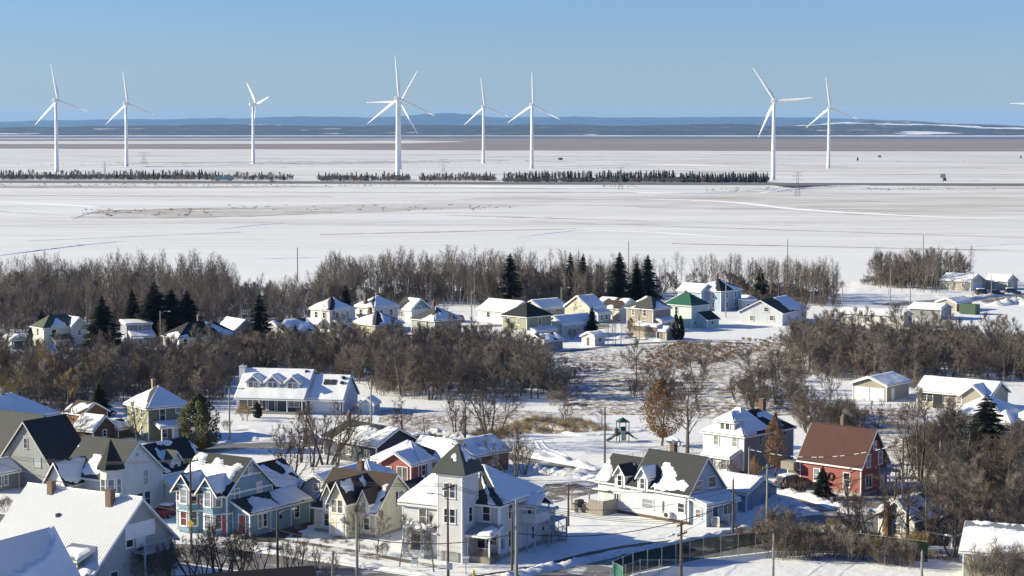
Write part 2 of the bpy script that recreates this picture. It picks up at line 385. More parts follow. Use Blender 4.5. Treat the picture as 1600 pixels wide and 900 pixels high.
# ---------------------------------------------------------------- wind turbines
TW = paint((0.80, 0.80, 0.79), 0.35, 0.03)
def turbine_parts():
    t = MB(); t.tube([(0, 0, 0), (0, 0, 0.3), (0, 0, 24), (0, 0, 50), (0, 0, 73.2)], [2.35, 2.15, 1.95, 1.6, 1.25], 16)
    n = MB()                                         # nacelle, rotor side +Y
    for (y, w, h) in ((-4.6, 1.45, 1.5), (-3.8, 1.75, 1.8), (0, 1.85, 1.95), (2.6, 1.7, 1.8), (3.4, 1.3, 1.4)):
        n.V += [(-w, y, 75.1 - h * 0.9), (w, y, 75.1 - h * 0.9), (w, y, 75.1 + h), (-w, y, 75.1 + h)]
    for i in range(4):
        for k in range(4): n.F.append((i * 4 + k, i * 4 + (k + 1) % 4, i * 4 + 4 + (k + 1) % 4, i * 4 + 4 + k))
    n.F += [(3, 2, 1, 0), (16, 17, 18, 19)]
    h = MB(); h.tube([(0, 0, 0), (0, 1.2, 0), (0, 2.2, 0), (0, 2.9, 0)], [1.55, 1.6, 1.15, 0.3], 12)
    b = MB(); st = []
    for r, c, th, tw in ((0.8, 1.6, 1.5, 60), (2.5, 1.7, 1.4, 45), (6, 3.0, 1.0, 30), (9, 3.3, 0.75, 22), (16, 2.6, 0.5, 14), (24, 1.9, 0.34, 8), (32, 1.25, 0.22, 4), (37, 0.8, 0.12, 1), (39.3, 0.2, 0.05, 0)):
        ring = []
        for k in range(8):
            a = 2 * math.pi * k / 8; x = c * (0.5 * math.cos(a) + 0.18 * (r > 4)); y = th * 0.5 * math.sin(a)
            t_ = R(tw); ring.append((x * math.cos(t_) - y * math.sin(t_), x * math.sin(t_) + y * math.cos(t_) , r))
        st.append(ring)
    for ring in st: b.V += ring
    for i in range(len(st) - 1):
        for k in range(8): b.F.append((i * 8 + k, i * 8 + (k + 1) % 8, i * 8 + 8 + (k + 1) % 8, i * 8 + 8 + k))
    b.F.append(tuple(range((len(st) - 1) * 8, len(st) * 8)))
    d = MB().box(-0.55, 0.55, -2.3, -2.1, 1.2, 3.6); bs = MB(); bs.tube([(0, 0, -0.5), (0, 0, 0.18)], [4.2, 4.0], 18)
    hatch = MB().box(-0.8, 0.8, -4.72, -4.58, 74.6, 76.0)
    g = paint((0.42, 0.43, 0.44), 0.6)
    return [('tower', mesh('tower', t.V, t.F, TW, True)), ('nacelle', mesh('nacelle', n.V, n.F, TW)), ('foundation', mesh('foundation', bs.V, bs.F, g)),
            ('door', mesh('door', d.V, d.F, g)), ('hatch', mesh('hatch', hatch.V, hatch.F, g))], mesh('hub', h.V, h.F, TW, True), mesh('blade', b.V, b.F, TW, True)
TP, THUB, TBL = turbine_parts()
def turbine(px, base_y, hub_y, psi, phase, label, k=1.0):
    s = (base_y - HZ) / CAMH; hh = (base_y - hub_y) / s / 75.1
    t = empty('wind_turbine', G(px, base_y), R(-psi), label, 'wind turbine', 'white wind turbines standing on the snowy marsh')
    t.scale = (hh, hh, hh)
    for n, me in TP: link_mesh(n, me, t)
    hub = link_mesh('hub', THUB, t, (0, 3.4, 75.1))
    for q in range(3): 
        link_mesh('blade', TBL, hub, (0, 1.0, 0), (0, R(phase + 120 * q), 0)).scale = (1, 1, k)
W = 'on the snowy marsh'
turbine(89, 268, 157, 20, -12, 'white wind turbine farthest left, behind the left end of the long tree belt', 1.0)
turbine(198, 261, 162, 20, -9, 'second white wind turbine from the left, beside a lattice pylon', 1.0)
turbine(396, 256, 163, 57, -44, 'white wind turbine with its rotor turned nearly edge on, alone in the open', 1.0)
turbine(621.5, 274, 154, 20, -6, 'tallest white wind turbine, its base in the gap between two tree belts', 1.08)
turbine(624.3, 263.5, 160, 20, 30, 'white wind turbine standing directly behind the tallest one', 1.08)
turbine(755.5, 255, 167, 22, -9, 'smallest white wind turbine, just right of the distant rounded hill', 1.0)
turbine(831, 263, 164, 22, -3, 'white wind turbine with one blade straight up, behind the middle tree belt', 1.0)
turbine(1208, 281, 158, 22, -35, 'nearest white wind turbine at the right end of the dense spruce belt', 0.98)
turbine(1294.5, 263, 169, 22, -9, 'white wind turbine alone on open snow right of the spruce belts', 1.0)
turbine(1628, 263, 164, 22, 153, 'white wind turbine of which only one blade tip shows at the right edge', 1.0)
# ================================================================ BUILDING KIT
# a building's own frame: x runs along its right-hand wall, y along its left-hand (street) wall, origin at the near corner
DARKROOF = shingle((0.048, 0.050, 0.050)); GREYROOF = shingle((0.080, 0.083, 0.079)); BROWNROOF = shingle((0.085, 0.055, 0.04))
REDROOF = shingle((0.105, 0.04, 0.03)); GREENROOF = shingle((0.02, 0.14, 0.085), 0.12); MOSSROOF = shingle((0.11, 0.13, 0.085))
BLACKROOF = shingle((0.022, 0.023, 0.026)); METALROOF = paint((0.68, 0.685, 0.69), 0.5, 0.05); BRICK = brick_m((0.20, 0.085, 0.055))
CONC = plain('concrete', (0.30, 0.29, 0.27), 0.9, 0.25, 2.0); GLASS = glass_m(); PALEGLASS = glass_m((0.22, 0.25, 0.29)); REDPANE = glass_m((0.16, 0.045, 0.04))
TRIM = paint(WHITE); GREYTRIM = paint((0.36, 0.37, 0.37)); WOOD = plain('weathered_wood', (0.27, 0.24, 0.205), 0.9, 0.35, 2.5, 0.01); METALG = plain('galvanised_steel', (0.36, 0.38, 0.40), 0.45, 0.15, 4, 0, 0.6)
DARK = plain('dark_opening', (0.02, 0.02, 0.022), 0.8)

WCACHE = {}
CURT1 = glass_m((0.14, 0.135, 0.12)); CURT2 = glass_m((0.07, 0.08, 0.10)); CURT3 = glass_m((0.26, 0.24, 0.20))
def window_meshes(w, h, style, trim, pane):
    key = (round(w, 2), round(h, 2), style, trim.name, pane.name)
    if key in WCACHE: return WCACHE[key]
    b = MB(); c = 0.10; d = 0.075
    b.box(-w / 2 - c, -w / 2, -d, 0.02, -c, h + c); b.box(w / 2, w / 2 + c, -d, 0.02, -c, h + c)
    b.box(-w / 2, w / 2, -d + 0.003, 0.02, h, h + c); b.box(-w / 2 - 0.05 - c, w / 2 + 0.05 + c, -d - 0.05, 0.02, -c - 0.04, -c + 0.03); b.box(-w / 2, w / 2, -d + 0.003, 0.02, -c + 0.03, 0)
    m = 0.045
    if 'h' in style: b.box(-w / 2, w / 2, -0.05, 0.02, h / 2 - m / 2, h / 2 + m / 2)          # meeting rail
    if 'v' in style: b.box(-m, m, -0.06, 0.02, 0, h)                                          # two lights
    if 'g' in style:                                                                          # small panes
        for i in (1, 2): b.box(-w / 2, w / 2, -0.045, 0.02, h * i / 3 - 0.018, h * i / 3 + 0.018)
        b.box(-0.018, 0.018, -0.043, 0.02, 0, h)
    p = MB(); p.box(-w / 2, w / 2, -0.022, 0.02, 0, h)
    if 's' in style:                                                                          # louvred shutters
        pass
    r = (mesh('window', b.V, b.F, trim), mesh('pane', p.V, p.F, pane)); WCACHE[key] = r; return r
def win(H, x, y, z, face, w, h, style='h', trim=None, pane=None, shutter=None):
    """a window with its pane on a wall whose outward normal has the angle `face` (degrees, in the building's frame)"""
    if pane is None: pane = (GLASS, GLASS, CURT1, GLASS, CURT2, GLASS, CURT3)[int(abs(x * 7.3 + y * 13.7 + z * 5.1 + w * 31)) % 7]
    a, p = window_meshes(w, h, style, trim or TRIM, pane)
    o = link_mesh('window', a, H, (x, y, z), (0, 0, R(face + 90))); link_mesh('pane', p, o)
    if shutter:
        k = ('shutter', round(h, 2), shutter.name)
        if k not in WCACHE:
            s = MB(); s.box(-0.19, 0.19, -0.05, 0.0, -0.05, h + 0.05)
            for i in range(8): s.box(-0.15, 0.15, -0.065, -0.05, 0.05 + (h - 0.1) * i / 8, 0.05 + (h - 0.1) * (i + 0.55) / 8)
            WCACHE[k] = mesh('shutter', s.V, s.F, shutter)
        for q in (-1, 1): link_mesh('shutter', WCACHE[k], o, (q * (w / 2 + 0.3), 0, 0))
    return o
def wL(H, y, z, w, h, style='h', x=0, **k): return win(H, x, y, z, 180, w, h, style, **k)
def wR(H, x, z, w, h, style='h', y=0, **k): return win(H, x, y, z, -90, w, h, style, **k)
def door(H, x, y, z, face, w=0.95, h=2.05, mat=None, trim=None):
    b = MB(); b.box(-w / 2, w / 2, -0.04, 0.02, 0, h)
    for i in range(2):
        for q in (-1, 1): b.box(q * w * 0.23 - w * 0.16, q * w * 0.23 + w * 0.16, -0.055, -0.04, 0.2 + i * h * 0.48, 0.15 + (i + 0.85) * h * 0.48)
    o = b.build('door', mat or TRIM, H, (x, y, z), (0, 0, R(face + 90)))
    f = MB(); c = 0.1
    f.box(-w / 2 - c, -w / 2, -0.07, 0.02, 0, h + c); f.box(w / 2, w / 2 + c, -0.07, 0.02, 0, h + c); f.box(-w / 2, w / 2, -0.067, 0.02, h, h + c); f.build('door_frame', trim or TRIM, o)
    MB().box(w / 2 - 0.13, w / 2 - 0.05, -0.1, -0.04, h * 0.46, h * 0.5).build('handle', METALG, o)
    return o
def garage_door(H, x, y, z, face, w, h, mat=None):
    b = MB()
    for i in range(4): b.box(-w / 2, w / 2, -0.035, 0.02, h * i / 4 + 0.015, h * (i + 1) / 4 - 0.015)
    b.box(-w / 2, w / 2, -0.01, 0.015, 0, h)
    o = b.build('garage_door', mat or TRIM, H, (x, y, z), (0, 0, R(face + 90)))
    f = MB(); c = 0.12
    f.box(-w / 2 - c, -w / 2, -0.06, 0.02, 0, h + c); f.box(w / 2, w / 2 + c, -0.06, 0.02, 0, h + c); f.box(-w / 2, w / 2, -0.057, 0.02, h, h + c); f.build('door_frame', TRIM, o)

SNOWSEED = [0]
def snow_on(plane, spec, parent, res=0.32, thick=0.17):
    """a snow cover on a roof plane (e0, e1, r1, r0): full, inside outlines given in (u, v), or in drifts; soft ragged rim"""
    e0, e1, r1, r0 = [Vector(p) for p in plane]
    W = (((e1 - e0).length) + (r1 - r0).length) / 2; W0 = (e1 - e0).length; Hh = ((r0 + r1) / 2 - (e0 + e1) / 2).length
    n = ((e1 - e0).cross(((r0 + r1) / 2) - e0)).normalized()
    nx = max(4, min(72, int(W0 / res))); ny = max(4, min(48, int(Hh / res)))
    SNOWSEED[0] += 1.7; sd_ = SNOWSEED[0]
    V = []; val = []
    polys = spec[1] if isinstance(spec, tuple) and spec[0] == 'poly' else None
    if polys and not isinstance(polys[0][0], (tuple, list)): polys = [polys]
    us = [0.0, 0.012] + [i / nx for i in range(1, nx)] + [0.988, 1.0]; vs_ = [0.0, 0.018] + [j / ny for j in range(1, ny)] + [0.982, 1.0]
    for j, v in enumerate(vs_):
        for i, u in enumerate(us):
            p = (e0.lerp(e1, u)).lerp(r0.lerp(r1, u), v)
            x, y = u * W0, v * Hh
            nz = NZ(x * 0.8, y * 0.8, sd_) * 0.55 + NZ(x * 2.3, y * 2.3, sd_ + 5) * 0.36 + NZ(x * 6.1, y * 6.1, sd_ + 2) * 0.2
            if polys: d = max(seg_d(x, y, [(a * W0, b_ * Hh) for a, b_ in pl]) for pl in polys) + nz * 0.8
            elif isinstance(spec, tuple): d = spec[1] * 2 + 2.2 * NZ(x * spec[2], y * spec[2] * 0.7, sd_) + nz * 0.5
            else: d = 1.2 + nz * 0.4
            t = max(0, min(1, d / 0.55)); hgt = -0.06 + (thick + 0.06) * (t * t * (3 - 2 * t)) * (0.85 + 0.35 * NZ(x * 0.5, y * 0.5, sd_ + 9))
            if d <= 0: hgt = -0.06
            if i in (0, len(us) - 1) or j in (0, len(vs_) - 1): hgt = min(hgt, -0.03)
            V.append(p + n * hgt); val.append(hgt)
    m = len(us); Fc = []
    for j in range(len(vs_) - 1):
        for i in range(m - 1):
            q = (j * m + i, j * m + i + 1, (j + 1) * m + i + 1, (j + 1) * m + i)
            if max(val[k] for k in q) > -0.02: Fc.append(q)
    if not Fc: return
    used = sorted({k for f in Fc for k in f}); mp = {k: i for i, k in enumerate(used)}
    return link_mesh('snow', mesh('snow', [V[k] for k in used], [tuple(mp[k] for k in f) for f in Fc], SNOW, True), parent)

def strip(b, a, c, out, h=0.2, t=0.045, drop=0.0):
    a = Vector(a); c = Vector(c); out = Vector(out).normalized() * t; dz = Vector((0, 0, -drop)); hz = Vector((0, 0, -h))
    P = [a + dz, c + dz, c + dz + hz, a + dz + hz]; V = P + [p + out for p in P]
    b.add(V, [(0, 1, 2, 3), (7, 6, 5, 4), (0, 4, 5, 1), (1, 5, 6, 2), (2, 6, 7, 3), (3, 7, 4, 0)])

def roof_planes(x0, x1, y0, y1, h, roof, ov, gov):
    """-> (planes, wall polygon prism data, rakes)"""
    kind = roof[0]; P = {}; rakes = []
    if kind == 'gable':
        ax, rise = roof[1], roof[2]; opt = roof[3] if len(roof) > 3 else {}
        if ax == 'y':
            xr = opt.get('ridge', (x0 + x1) / 2); hb = opt.get('back', h); zt = h + rise; ovL = opt.get('ovL', ov)
            sL = rise / (xr - x0); sB = (zt - hb) / (x1 - xr)
            a, b = y0 - gov, y1 + gov
            P['L'] = [(x0 - ovL, b, h - sL * ovL), (x0 - ovL, a, h - sL * ovL), (xr, a, zt), (xr, b, zt)]
            P['B'] = [(x1 + ov, a, hb - sB * ov), (x1 + ov, b, hb - sB * ov), (xr, b, zt), (xr, a, zt)]
            rakes = [(P['L'][1], P['L'][2], (0, -1, 0)), (P['B'][0], P['B'][3], (0, -1, 0)), (P['L'][0], P['L'][3], (0, 1, 0)), (P['B'][1], P['B'][2], (0, 1, 0))]
            sec = [(x0, h), (x0, None), (x1, None), (x1, hb), (xr, zt)]
        else:
            yr = opt.get('ridge', (y0 + y1) / 2); hb = opt.get('back', h); zt = h + rise
            sR = rise / (yr - y0); sF = (zt - hb) / (y1 - yr); a, b = x0 - gov, x1 + gov
            P['R'] = [(a, y0 - ov, h - sR * ov), (b, y0 - ov, h - sR * ov), (b, yr, zt), (a, yr, zt)]
            P['F'] = [(b, y1 + ov, hb - sF * ov), (a, y1 + ov, hb - sF * ov), (a, yr, zt), (b, yr, zt)]
            rakes = [(P['R'][0], P['R'][3], (-1, 0, 0)), (P['F'][1], P['F'][2], (-1, 0, 0)), (P['R'][1], P['R'][2], (1, 0, 0)), (P['F'][0], P['F'][3], (1, 0, 0))]
            sec = [(y0, h), (y0, None), (y1, None), (y1, hb), (yr, zt)]
        return P, (ax, sec), rakes
    if kind == 'gambrel':
        ax, rise = roof[1], roof[2]; zb = h + rise * 0.72; zt = h + rise
        c = (y0 + y1) / 2; w = (y1 - y0) / 2; a, b = x0 - gov, x1 + gov; k = 0.42
        P['R'] = [(a, y0 - ov, h - 0.1), (b, y0 - ov, h - 0.1), (b, y0 + w * k, zb), (a, y0 + w * k, zb)]
        P['R2'] = [(a, y0 + w * k, zb), (b, y0 + w * k, zb), (b, c, zt), (a, c, zt)]
        P['F'] = [(b, y1 + ov, h - 0.1), (a, y1 + ov, h - 0.1), (a, y1 - w * k, zb), (b, y1 - w * k, zb)]
        P['F2'] = [(b, y1 - w * k, zb), (a, y1 - w * k, zb), (a, c, zt), (b, c, zt)]
        rakes = [(P[q][i], P[q][j], (-1, 0, 0)) for q, i, j in (('R', 0, 3), ('R2', 0, 3), ('F', 1, 2), ('F2', 1, 2))]
        return P, ('x', [(y0, h), (y0, None), (y1, None), (y1, h), (y1 - w * k, zb), (c, zt), (y0 + w * k, zb)]), rakes
    if kind == 'hip':
        rise = roof[1]; opt = roof[2] if len(roof) > 2 else {}
        w, d = x1 - x0, y1 - y0; half = min(w, d) / 2; s = rise / half; zt = h + rise
        if w >= d: rl = opt.get('rl', w - d); c = (x0 + x1) / 2 + opt.get('shift', 0); ra = (c - rl / 2, (y0 + y1) / 2, zt); rb = (c + rl / 2, (y0 + y1) / 2, zt)
        else: rl = opt.get('rl', d - w); c = (y0 + y1) / 2 + opt.get('shift', 0); ra = ((x0 + x1) / 2, c - rl / 2, zt); rb = ((x0 + x1) / 2, c + rl / 2, zt)
        z = h - s * ov; A, B, Cc, D = (x0 - ov, y0 - ov, z), (x1 + ov, y0 - ov, z), (x1 + ov, y1 + ov, z), (x0 - ov, y1 + ov, z)
        if w >= d: P = {'R': [A, B, rb, ra], 'B': [B, Cc, rb, rb], 'F': [Cc, D, ra, rb], 'L': [D, A, ra, ra]}
        else: P = {'R': [A, B, ra, ra], 'B': [B, Cc, rb, ra], 'F': [Cc, D, rb, rb], 'L': [D, A, ra, rb]}
        return P, None, []
    if kind == 'shed':                      # shed, low side L or R
        low, rise = roof[1], roof[2]
        if low == 'L': P['L'] = [(x0 - ov, y1 + gov, h - rise * ov / (x1 - x0)), (x0 - ov, y0 - gov, h - rise * ov / (x1 - x0)), (x1, y0 - gov, h + rise), (x1, y1 + gov, h + rise)]
        else: P['R'] = [(x0 - gov, y0 - ov, h - rise * ov / (y1 - y0)), (x1 + gov, y0 - ov, h - rise * ov / (y1 - y0)), (x1 + gov, y1, h + rise), (x0 - gov, y1, h + rise)]
        sec = ('y', [(x0, h), (x0, None), (x1, None), (x1, h + rise)]) if low == 'L' else ('x', [(y0, h), (y0, None), (y1, None), (y1, h + rise)])
        return P, sec, [(list(P.values())[0][1], list(P.values())[0][2], (0, -1, 0) if low == 'L' else (1, 0, 0)), (list(P.values())[0][0], list(P.values())[0][3], (0, 1, 0) if low == 'L' else (-1, 0, 0))]

def block(H, x0, x1, y0, y1, h, roof, wm, rm, snow=None, z0=0.0, ov=0.35, gov=0.3, trim=None, name='wall', corner=True, res=0.24, thick=0.15, walls=True, rname='roof', rdep=0.14):
    """walls, roof (> snow) and trim of one rectangular volume"""
    P, sec, rakes = roof_planes(x0, x1, y0, y1, h, roof, ov, gov)
    out = {}
    if walls:
        w = MB()
        if sec is None: w.box(x0, x1, y0, y1, z0, h - 0.02)
        else:
            ax, s = sec; s = [(a, (z0 if z is None else z - (0.03 if z > h + 1e-6 else 0))) for a, z in s]; n = len(s)
            if ax == 'y': V = [(a, y0, z) for a, z in s] + [(a, y1, z) for a, z in s]
            else: V = [(x0, a, z) for a, z in s] + [(x1, a, z) for a, z in s]
            w.add(V, [tuple(range(n)), tuple(range(2 * n - 1, n - 1, -1))] + [(i, n + i, n + (i + 1) % n, (i + 1) % n) for i in range(n)])
        out['wall'] = w.build(name, wm, H); out['wall'].data.update()
        bm = bmesh.new(); bm.from_mesh(out['wall'].data); bmesh.ops.recalc_face_normals(bm, faces=bm.faces); bm.to_mesh(out['wall'].data); bm.free()
    up = 0.15
    r = MB()
    for q in P.values():
        pl = [Vector(p) + Vector((0, 0, up)) for p in q]; pts = []
        for p in pl:
            if not any((p - k).length < 1e-4 for k in pts): pts.append(p)
        r.slab(pts, rdep)
    ro = r.build(rname, rm, H); out['roof'] = ro
    t = MB()
    for k, q in P.items():
        if k in ('R2', 'F2'): continue
        o = {'L': (-1, 0, 0), 'B': (1, 0, 0), 'R': (0, -1, 0), 'F': (0, 1, 0)}[k]
        strip(t, q[0], q[1], o, 0.2, 0.045, -0.08)
    for a, b, o in rakes: strip(t, a, b, o, 0.26, 0.05, -0.1)
    if corner and walls:
        c = 0.11; p = 0.022
        for (cx, cy_, sx, sy) in ((x0, y0, -1, -1), (x1, y0, 1, -1), (x0, y1, -1, 1)):
            hh = h - 0.05
            t.box(min(cx + sx * p, cx - sx * c), max(cx + sx * p, cx - sx * c), min(cy_ + sy * p, cy_ - sy * c), max(cy_ + sy * p, cy_ - sy * c), z0, hh)
    t.build('trim', trim or TRIM, H)
    if snow:
        for k, spec in snow.items():
            q = [tuple(Vector(p) + Vector((0, 0, up))) for p in P[k]]
            if spec: snow_on(q, spec, ro, res, thick)
    out['planes'] = P
    return out
def chimney(H, x, y, z0, z1, w=0.55, mat=None, flue=True, name='chimney'):
    b = MB(); b.box(x - w / 2, x + w / 2, y - w / 2, y + w / 2, z0, z1 - 0.12); b.box(x - w / 2 - 0.06, x + w / 2 + 0.06, y - w / 2 - 0.06, y + w / 2 + 0.06, z1 - 0.12, z1)
    o = b.build(name, mat or BRICK, H)
    if flue: f = MB(); f.tube([(x, y, z1), (x, y, z1 + 0.3)], 0.13, 8); f.build('flue', METALG, o)
def bay(H, poly, z0, z1, mat, name='bay'):
    return MB().prism(poly, z0, z1).build(name, mat, H)
def foundation(H, x0, x1, y0, y1, z=0.35, mat=None):
    p = 0.03; MB().box(x0 - p, x1 + p, y0 - p, y1 + p, -0.2, z).build('foundation', mat or CONC, H)
def railing(H, pts, z0, z1, mat=None, gap=0.14, name='railing'):
    b = MB()
    for a, c in zip(pts, pts[1:]):
        a = Vector((*a, 0)); c = Vector((*c, 0)); L_ = (c - a).length; n = max(2, int(L_ / gap))
        b.tube([a + Vector((0, 0, z1)), c + Vector((0, 0, z1))], 0.04, 4); b.tube([a + Vector((0, 0, z0 + 0.08)), c + Vector((0, 0, z0 + 0.08))], 0.03, 4)
        for i in range(n + 1):
            p = a.lerp(c, i / n); b.tube([p + Vector((0, 0, z0)), p + Vector((0, 0, z1))], 0.05 if i in (0, n) else 0.022, 4, False)
    return b.build(name, mat or TRIM, H)
def posts(H, pts, z0, z1, mat=None, r=0.075):
    for x, y in pts: MB().box(x - r, x + r, y - r, y + r, z0, z1).build('post', mat or TRIM, H)
def steps(H, x0, x1, y0, y1, z, axis, sign, n=4, mat=None):
    """steps going down from the height z, away in the direction sign of the axis"""
    for i in range(n):
        zz = z * (1 - (i + 1) / (n + 1)); d = 0.28
        if axis == 'x': a = x0 + sign * d * i; MB().box(min(a, a + sign * d), max(a, a + sign * d), y0, y1, 0, zz).build('step', mat or WOOD, H)
        else: a = y0 + sign * d * i; MB().box(x0, x1, min(a, a + sign * d), max(a, a + sign * d), 0, zz).build('step', mat or WOOD, H)
def house(name, label, A, th, cat='house', group=None):
    p = G(*A) if len(A) == 2 else Vector(A)
    return empty(name, p, R(th), label, cat, group)
def dormer(H, yc, w, x0, x1, z0, h, rise, wm, rm, snow=None, wn_=None, style='v', ov=0.22, pane=None, gov=0.25, trimw=None):
    """a gabled dormer that looks out over the left-hand wall"""
    o = block(H, x0, x1, yc - w / 2, yc + w / 2, h, ('gable', 'x', rise), wm, rm, snow, z0, ov, gov, None, 'dormer', True, 0.2, 0.12)
    if wn_: wL(H, yc, wn_[0], wn_[1], wn_[2], style, x=x0, pane=pane)
    return o
def dormerR(H, xc, w, y0, y1, z0, h, rise, wm, rm, snow=None, wn_=None, style='v'):
    o = block(H, xc - w / 2, xc + w / 2, y0, y1, h, ('gable', 'y', rise), wm, rm, snow, z0, 0.22, 0.25, None, 'dormer', True, 0.2, 0.12)
    if wn_: wR(H, xc, wn_[0], wn_[1], wn_[2], style, y=y0)
    return o
# ================================================================ HOUSES ALONG THE STREET
def S(c, lap=0.17): return siding(c, lap)
WH = S((0.64, 0.65, 0.66)); WARMW = S((0.66, 0.64, 0.60))

# ---- white house with the square tower
H = house('tower_house', 'white two storey corner house with a tall square tower and dark bell roof', (780, 875), 61)
HWALL = S((0.61, 0.62, 0.63))
block(H, 0, 9.5, 0, 10.6, 6.05, ('hip', 2.9), HWALL, DARKROOF, {'R': ('poly', [(0.08, -0.1), (1.1, -0.1), (1.1, 1.2), (-0.1, 1.2), (0.0, 0.5)]), 'L': ('poly', [[(0.02, -0.1), (0.6, -0.1), (0.62, 0.75), (0.02, 0.6)], [(0.86, -0.1), (0.98, -0.1), (0.9, 0.5), (0.8, 0.9)], [(0.72, 0.6), (0.86, 0.8), (0.8, 1.1), (0.6, 1.1)]]), 'F': 'full', 'B': 'full'}, ov=0.4, thick=0.25)
block(H, -2.5, 5.0, 5.2, 10.6, 6.0, ('hip', 2.7), HWALL, DARKROOF, {'L': 'full', 'R': 'full', 'F': 'full'}, ov=0.4, thick=0.25)
block(H, -3.2, 0.2, 2.7, 5.75, 9.4, ('hip', 1.0), HWALL, DARKROOF, None, ov=0.1, rname='tower_deck')
# the tower's flared roof
def bell(H, cx, cy_, w0, z0, prof, mat, snowspec=None):
    b = MB(); n = len(prof)
    for (w, z) in prof: b.V += [(cx - w, cy_ - w, z0 + z), (cx + w, cy_ - w, z0 + z), (cx + w, cy_ + w, z0 + z), (cx - w, cy_ + w, z0 + z)]
    b.F.append((3, 2, 1, 0))
    for i in range(n - 1):
        for k in range(4): b.F.append((i * 4 + k, i * 4 + (k + 1) % 4, i * 4 + 4 + (k + 1) % 4, i * 4 + 4 + k))
    o = b.build('tower_roof', mat, H)
    return o
tr = bell(H, -1.5, 4.22, 2, 9.42, [(2.05, 0.0), (2.12, 0.1), (1.92, 0.5), (1.64, 1.1), (1.2, 1.62), (0.6, 2.35), (0.03, 3.05)], shingle((0.072, 0.084, 0.076)))
snow_on([(-3.05, 2.57, 10.54), (0.05, 2.57, 10.54), (-1.3, 3.98, 12.15), (-1.7, 3.98, 12.15)], ('poly', [(0.12, 0.0), (0.97, 0.12), (0.75, 1.1), (0.3, 1.1)]), tr, 0.15, 0.16)
snow_on([(-3.15, 5.77, 10.54), (-3.15, 2.67, 10.54), (-1.74, 4.02, 12.15), (-1.74, 4.42, 12.15)], ('poly', [(0.3, 0.25), (0.78, 0.2), (0.82, 0.55), (0.45, 0.72)]), tr, 0.15, 0.16)
MB().tube([(-1.5, 4.22, 12.4), (-1.5, 4.22, 12.75)], [0.05, 0.02], 6).build('finial', METALG, H)
for z in (6.9, 4.2): wL(H, 4.22, z, 1.3, 1.45, 'hv', x=-3.2)
wR(H, -1.5, 4.2, 0.75, 1.5, 'h', y=2.7); wL(H, 8.0, 3.55, 0.85, 1.6, 'h', x=-2.5)
wL(H, 1.55, 4.1, 0.85, 1.55); wR(H, 2.4, 4.1, 0.85, 1.5); wR(H, 2.4, 1.1, 0.85, 1.65)
bay(H, [(-2.5, 6.7), (-3.5, 7.3), (-3.5, 9.2), (-2.5, 9.8)], 0, 3.0, HWALL)
o = MB(); o.prism([(-2.5, 6.4), (-3.8, 7.15), (-3.8, 9.35), (-2.5, 10.1)], 3.0, 3.25); bo = o.build('bay_roof', GREYTRIM, H)
snow_on([(-3.75, 9.7, 3.25), (-3.75, 6.8, 3.25), (-2.5, 6.6, 3.45), (-2.5, 9.9, 3.45)], 'full', bo, 0.2, 0.25)
wL(H, 8.25, 0.9, 1.2, 1.75, 'h', x=-3.5); win(H, -3.0, 7.0, 0.9, 211 + 90 - 60, 0.7, 1.75, 'h')
# hood and porch
o = MB(); o.slab([(-3.4, 6.5, 2.85), (-3.4, 5.75, 2.85), (-2.5, 5.75, 3.2), (-2.5, 6.5, 3.2)], 0.12); o.build('door_hood', TRIM, H); door(H, -2.5, 6.15, 0.5, 180, 0.85)
block(H, -2.4, 0, -0.25, 2.68, 3.0, ('shed', 'L', 0.7), HWALL, GREYTRIM, {'L': ('poly', [(0.5, -0.05), (1.05, -0.05), (1.05, 0.75), (0.62, 0.8), (0.4, 0.4)])}, ov=0.35, gov=0.25, walls=False, corner=False, rname='porch_roof', thick=0.3, rdep=0.3)
MB().box(-2.4, 0, -0.2, 2.68, 0, 0.7).build('porch_floor', WOOD, H); posts(H, [(-2.3, -0.1), (-2.3, 2.55)], 0.7, 3.0)
railing(H, [(-2.3, -0.1), (-2.3, 2.5)], 0.7, 1.6, WOOD); railing(H, [(-3.3, 3.2), (-3.3, 5.2)], 0.0, 1.1, GREYTRIM)
door(H, 0, 2.2, 0.7, 180, 0.9, 2.05, DARK); wL(H, 0.9, 1.6, 1.2, 0.9, 'h')
MB().box(-0.35, 0.12, -0.14, -0.02, 0, 6.0).build('corner_pilaster', TRIM, H)
# side balcony, outside stair and rear annex
WEATH = plain('grey_painted_wood', (0.40, 0.42, 0.45), 0.8, 0.2, 2)
MB().box(4.9, 8.3, -1.7, -0.02, 3.05, 3.25).build('balcony_floor', WEATH, H)
MB().box(4.9, 8.3, -1.75, -1.68, 3.25, 4.25).build('balcony_front', HWALL, H); MB().box(4.85, 4.92, -1.68, -0.02, 3.25, 4.25).build('balcony_side', HWALL, H)
block(H, 4.8, 8.4, -1.75, 0, 5.0, ('gable', 'y', 1.1), HWALL, DARKROOF, {'L': 'full'}, walls=False, corner=False, ov=0.2, gov=0.2, rname='balcony_roof'); posts(H, [(4.95, -1.65), (8.2, -1.65), (4.95, -1.6 + 0.9)], 0, 5.0, WEATH)
door(H, 6.6, 0, 3.25, -90, 0.9, 2.0, DARK); wR(H, 7.6, 1.0, 0.8, 1.3)
st = MB()
for s_ in (-1.7, -0.8): st.tube([(8.3, s_, 3.1), (12.4, s_, 0.1)], 0.09, 4)
st.build('stringer', WEATH, H)
for i in range(13): MB().box(8.35 + i * 0.315, 8.67 + i * 0.315, -1.66, -0.84, 2.85 - i * 0.23, 2.9 - i * 0.23).build('tread', WEATH, H)
rl = MB()
